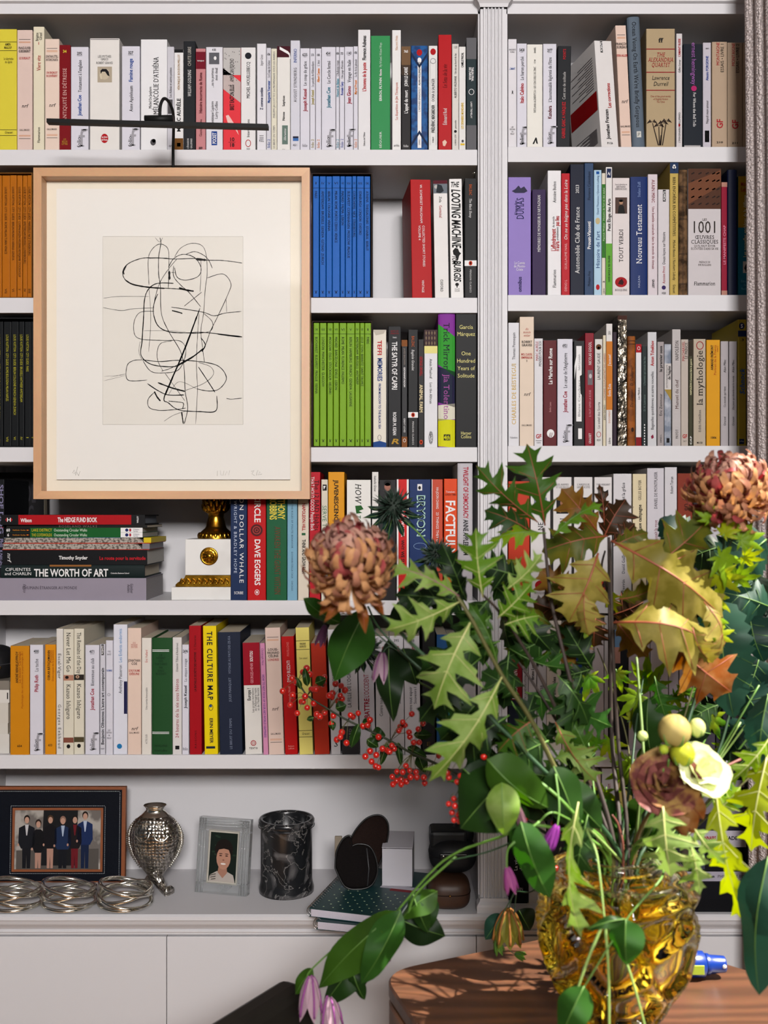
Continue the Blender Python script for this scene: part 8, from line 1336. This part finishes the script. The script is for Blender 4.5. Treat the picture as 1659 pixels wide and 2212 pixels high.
# ---- rose, lisianthus and buds
def rosette(c, r, Y, axis, lab, cat, st, mats, layers, nm='rose', stm=GRST):
    b = plant(nm, lab, cat); stem(b, path(st, .008), .0022, stm); C = at(c[0], c[1], Y); R_ = sz(r, Y); ax = Vector(axis).normalized(); s1 = ax.orthogonal().normalized(); s2 = ax.cross(s1); rs = random.Random(int(c[0]))
    k = 0
    for li, (rad, opn, cnt) in enumerate(layers):
        for i in range(cnt):
            a0 = 6.2832*(i + .5*(li % 2))/cnt + rs.uniform(-.2, .2); va = []; nu, nv = 7, 7; span = 1.35*6.2832/cnt/2
            for jv in range(nv):
                v = jv/(nv - 1)
                for iu in range(nu):
                    u = -1 + 2*iu/(nu - 1); th = a0 + u*span; rr = R_*rad*(.25 + .75*math.sin(v*1.5))*(1 + opn*.5*v*v) + R_*.06*math.sin(5*th + 2*li); hgt = R_*(-.55 + 1.05*v*(1 - .35*opn) - .22*v*u*u*1.6) + R_*.09*v*math.sin(7*th + 3*v + li)
                    if v > .82: rr += R_*.10*opn
                    va.append(C - FOOT + (s1*math.cos(th) + s2*math.sin(th))*rr + ax*hgt)
            m = MB().add(va, [(j*nu + q, j*nu + q + 1, (j + 1)*nu + q + 1, (j + 1)*nu + q) for j in range(nv - 1) for q in range(nu - 1)], 0, True); m.build('petal', mats[k % len(mats)], b); k += 1
    return b
RM = [mat('#7d4a42', .45, 'petal', trans=.2, col2='#a5854e', scale=70, lo=.45, hi=.62), mat('#5f322f', .45, 'petal', trans=.2, col2='#8f6a3c', scale=70, lo=.45, hi=.62), mat('#9a5f58', .45, 'petal', trans=.2, col2='#6e3f3a', scale=60)]
b = rosette((1438, 1688), 46, -.66, (-.15, -.75, .45), 'drooping mauve-brown rose above the vase rim', 'flower', [(1400, 1800, -.6), (1432, 1720, -.64)], RM, [(.28, .1, 3), (.48, .3, 4), (.68, .5, 5), (.86, .8, 5), (1.0, 1.1, 6)])
for p0, p1, W in (((1462, 1735), (1500, 1800), 60), ((1455, 1730), (1480, 1815), 48), ((1480, 1700), (1520, 1770), 50)): leaf(b, 'oval', p0, p1, W, -.66, 'brz', 'r', roll=.5, name='fallen_petal')
LI = [PM('#d9dfa8', '#c3d27a'), PM('#e3e2c2', '#cfd890')]
b = rosette((1520, 1662), 42, -.66, (.25, -.55, .5), 'sunlit cream and green lisianthus beside the mauve rose', 'flower', [(1440, 1800, -.62), (1500, 1720, -.65)], LI, [(.4, .2, 3), (.7, .6, 4), (1.0, .9, 5)], 'lisianthus')
def bud(c, r, Y, col, col2, lab, st, sq=1.0):
    b = plant('flower_bud', lab, 'bud', 'round buds around the mauve rose'); stem(b, path(st, .008), .0015, GRST); C = at(c[0], c[1], Y) - FOOT; R_ = sz(r, Y); ms = PM(col, col2)
    for k in range(5):
        m = MB(); va = []; nu, nv = 6, 9
        for j in range(nv):
            v = math.pi*j/(nv - 1)
            for i in range(nu): th = 6.2832*k/5 + (i/(nu - 1))*6.2832/5*1.12 + .35*v; q = R_*(1 + .05*math.sin(math.pi*i/(nu - 1))); va.append(C + Vector((q*math.sin(v)*math.cos(th), q*math.sin(v)*math.sin(th), -q*sq*math.cos(v))))
        m.add(va, [(j*nu + i, j*nu + i + 1, (j + 1)*nu + i + 1, (j + 1)*nu + i) for j in range(nv - 1) for i in range(nu - 1)], 0, True).build('petal', ms, b)
    for k in range(5): a_ = 6.2832*k/5; MB().tube([C + Vector((0, 0, -R_*sq*1.02)), C + Vector((math.cos(a_)*R_*.8, math.sin(a_)*R_*.8, -R_*sq*.75)), C + Vector((math.cos(a_)*R_*1.06, math.sin(a_)*R_*1.06, -R_*.1))], [R_*.12, R_*.1, .0003], 5).build('sepal', GRST, b)
bud((1457, 1578), 34, -.66, '#b7a466', '#8d7a3a', 'largest tan round bud above the rose', [(1420, 1800, -.6), (1445, 1640, -.66)])
bud((1506, 1572), 17, -.65, '#c6d06a', '#e2e6b0', 'yellow-green egg bud touching the tan bud', [(1440, 1800, -.6), (1495, 1620, -.65)], 1.15)
bud((1388, 1590), 11, -.62, '#cfd690', '#a9c05a', 'small pale bud left of a glossy leaf', [(1380, 1800, -.55), (1390, 1640, -.6)])
bud((1434, 1619), 10, -.67, '#b9c63c', '#9ab02c', 'tiny lime bud between the tan bud and rose', [(1420, 1800, -.6), (1433, 1660, -.66)])
bud((1474, 1628), 26, -.66, '#b3b52c', '#9aa82c', 'lime green bud between rose and lisianthus', [(1430, 1800, -.6), (1465, 1680, -.66)])
# stems standing in the water
b = plant('bare_stem', 'reddish and green bare stems rising from the vase neck', 'foliage', GB)
stem(b, [FOOT, MOUTH + Vector((-.003, -.012, 0)), at(1338, 1790, -.56), at(1322, 1760, -.56)], .0018, REDST)
stem(b, [FOOT, MOUTH + Vector((.012, .005, 0)), at(1380, 1760, -.54), at(1390, 1640, -.5), at(1375, 1420, -.44)], .0030, mat('#7d9a4a', .6, 'green_stem', var=.3, scale=60))
stem(b, [FOOT, MOUTH + Vector((.02, .01, 0)), at(1410, 1780, -.55), at(1460, 1640, -.5)], .0022, BARK)
stem(b, [FOOT, MOUTH + Vector((-.02, .01, 0)), at(1290, 1760, -.55), at(1270, 1600, -.5)], .0018, GRST)
stem(b, [FOOT, MOUTH + Vector((.0, .02, 0)), at(1360, 1700, -.5), at(1375, 1560, -.45), at(1390, 1460, -.42)], .0020, DKST)
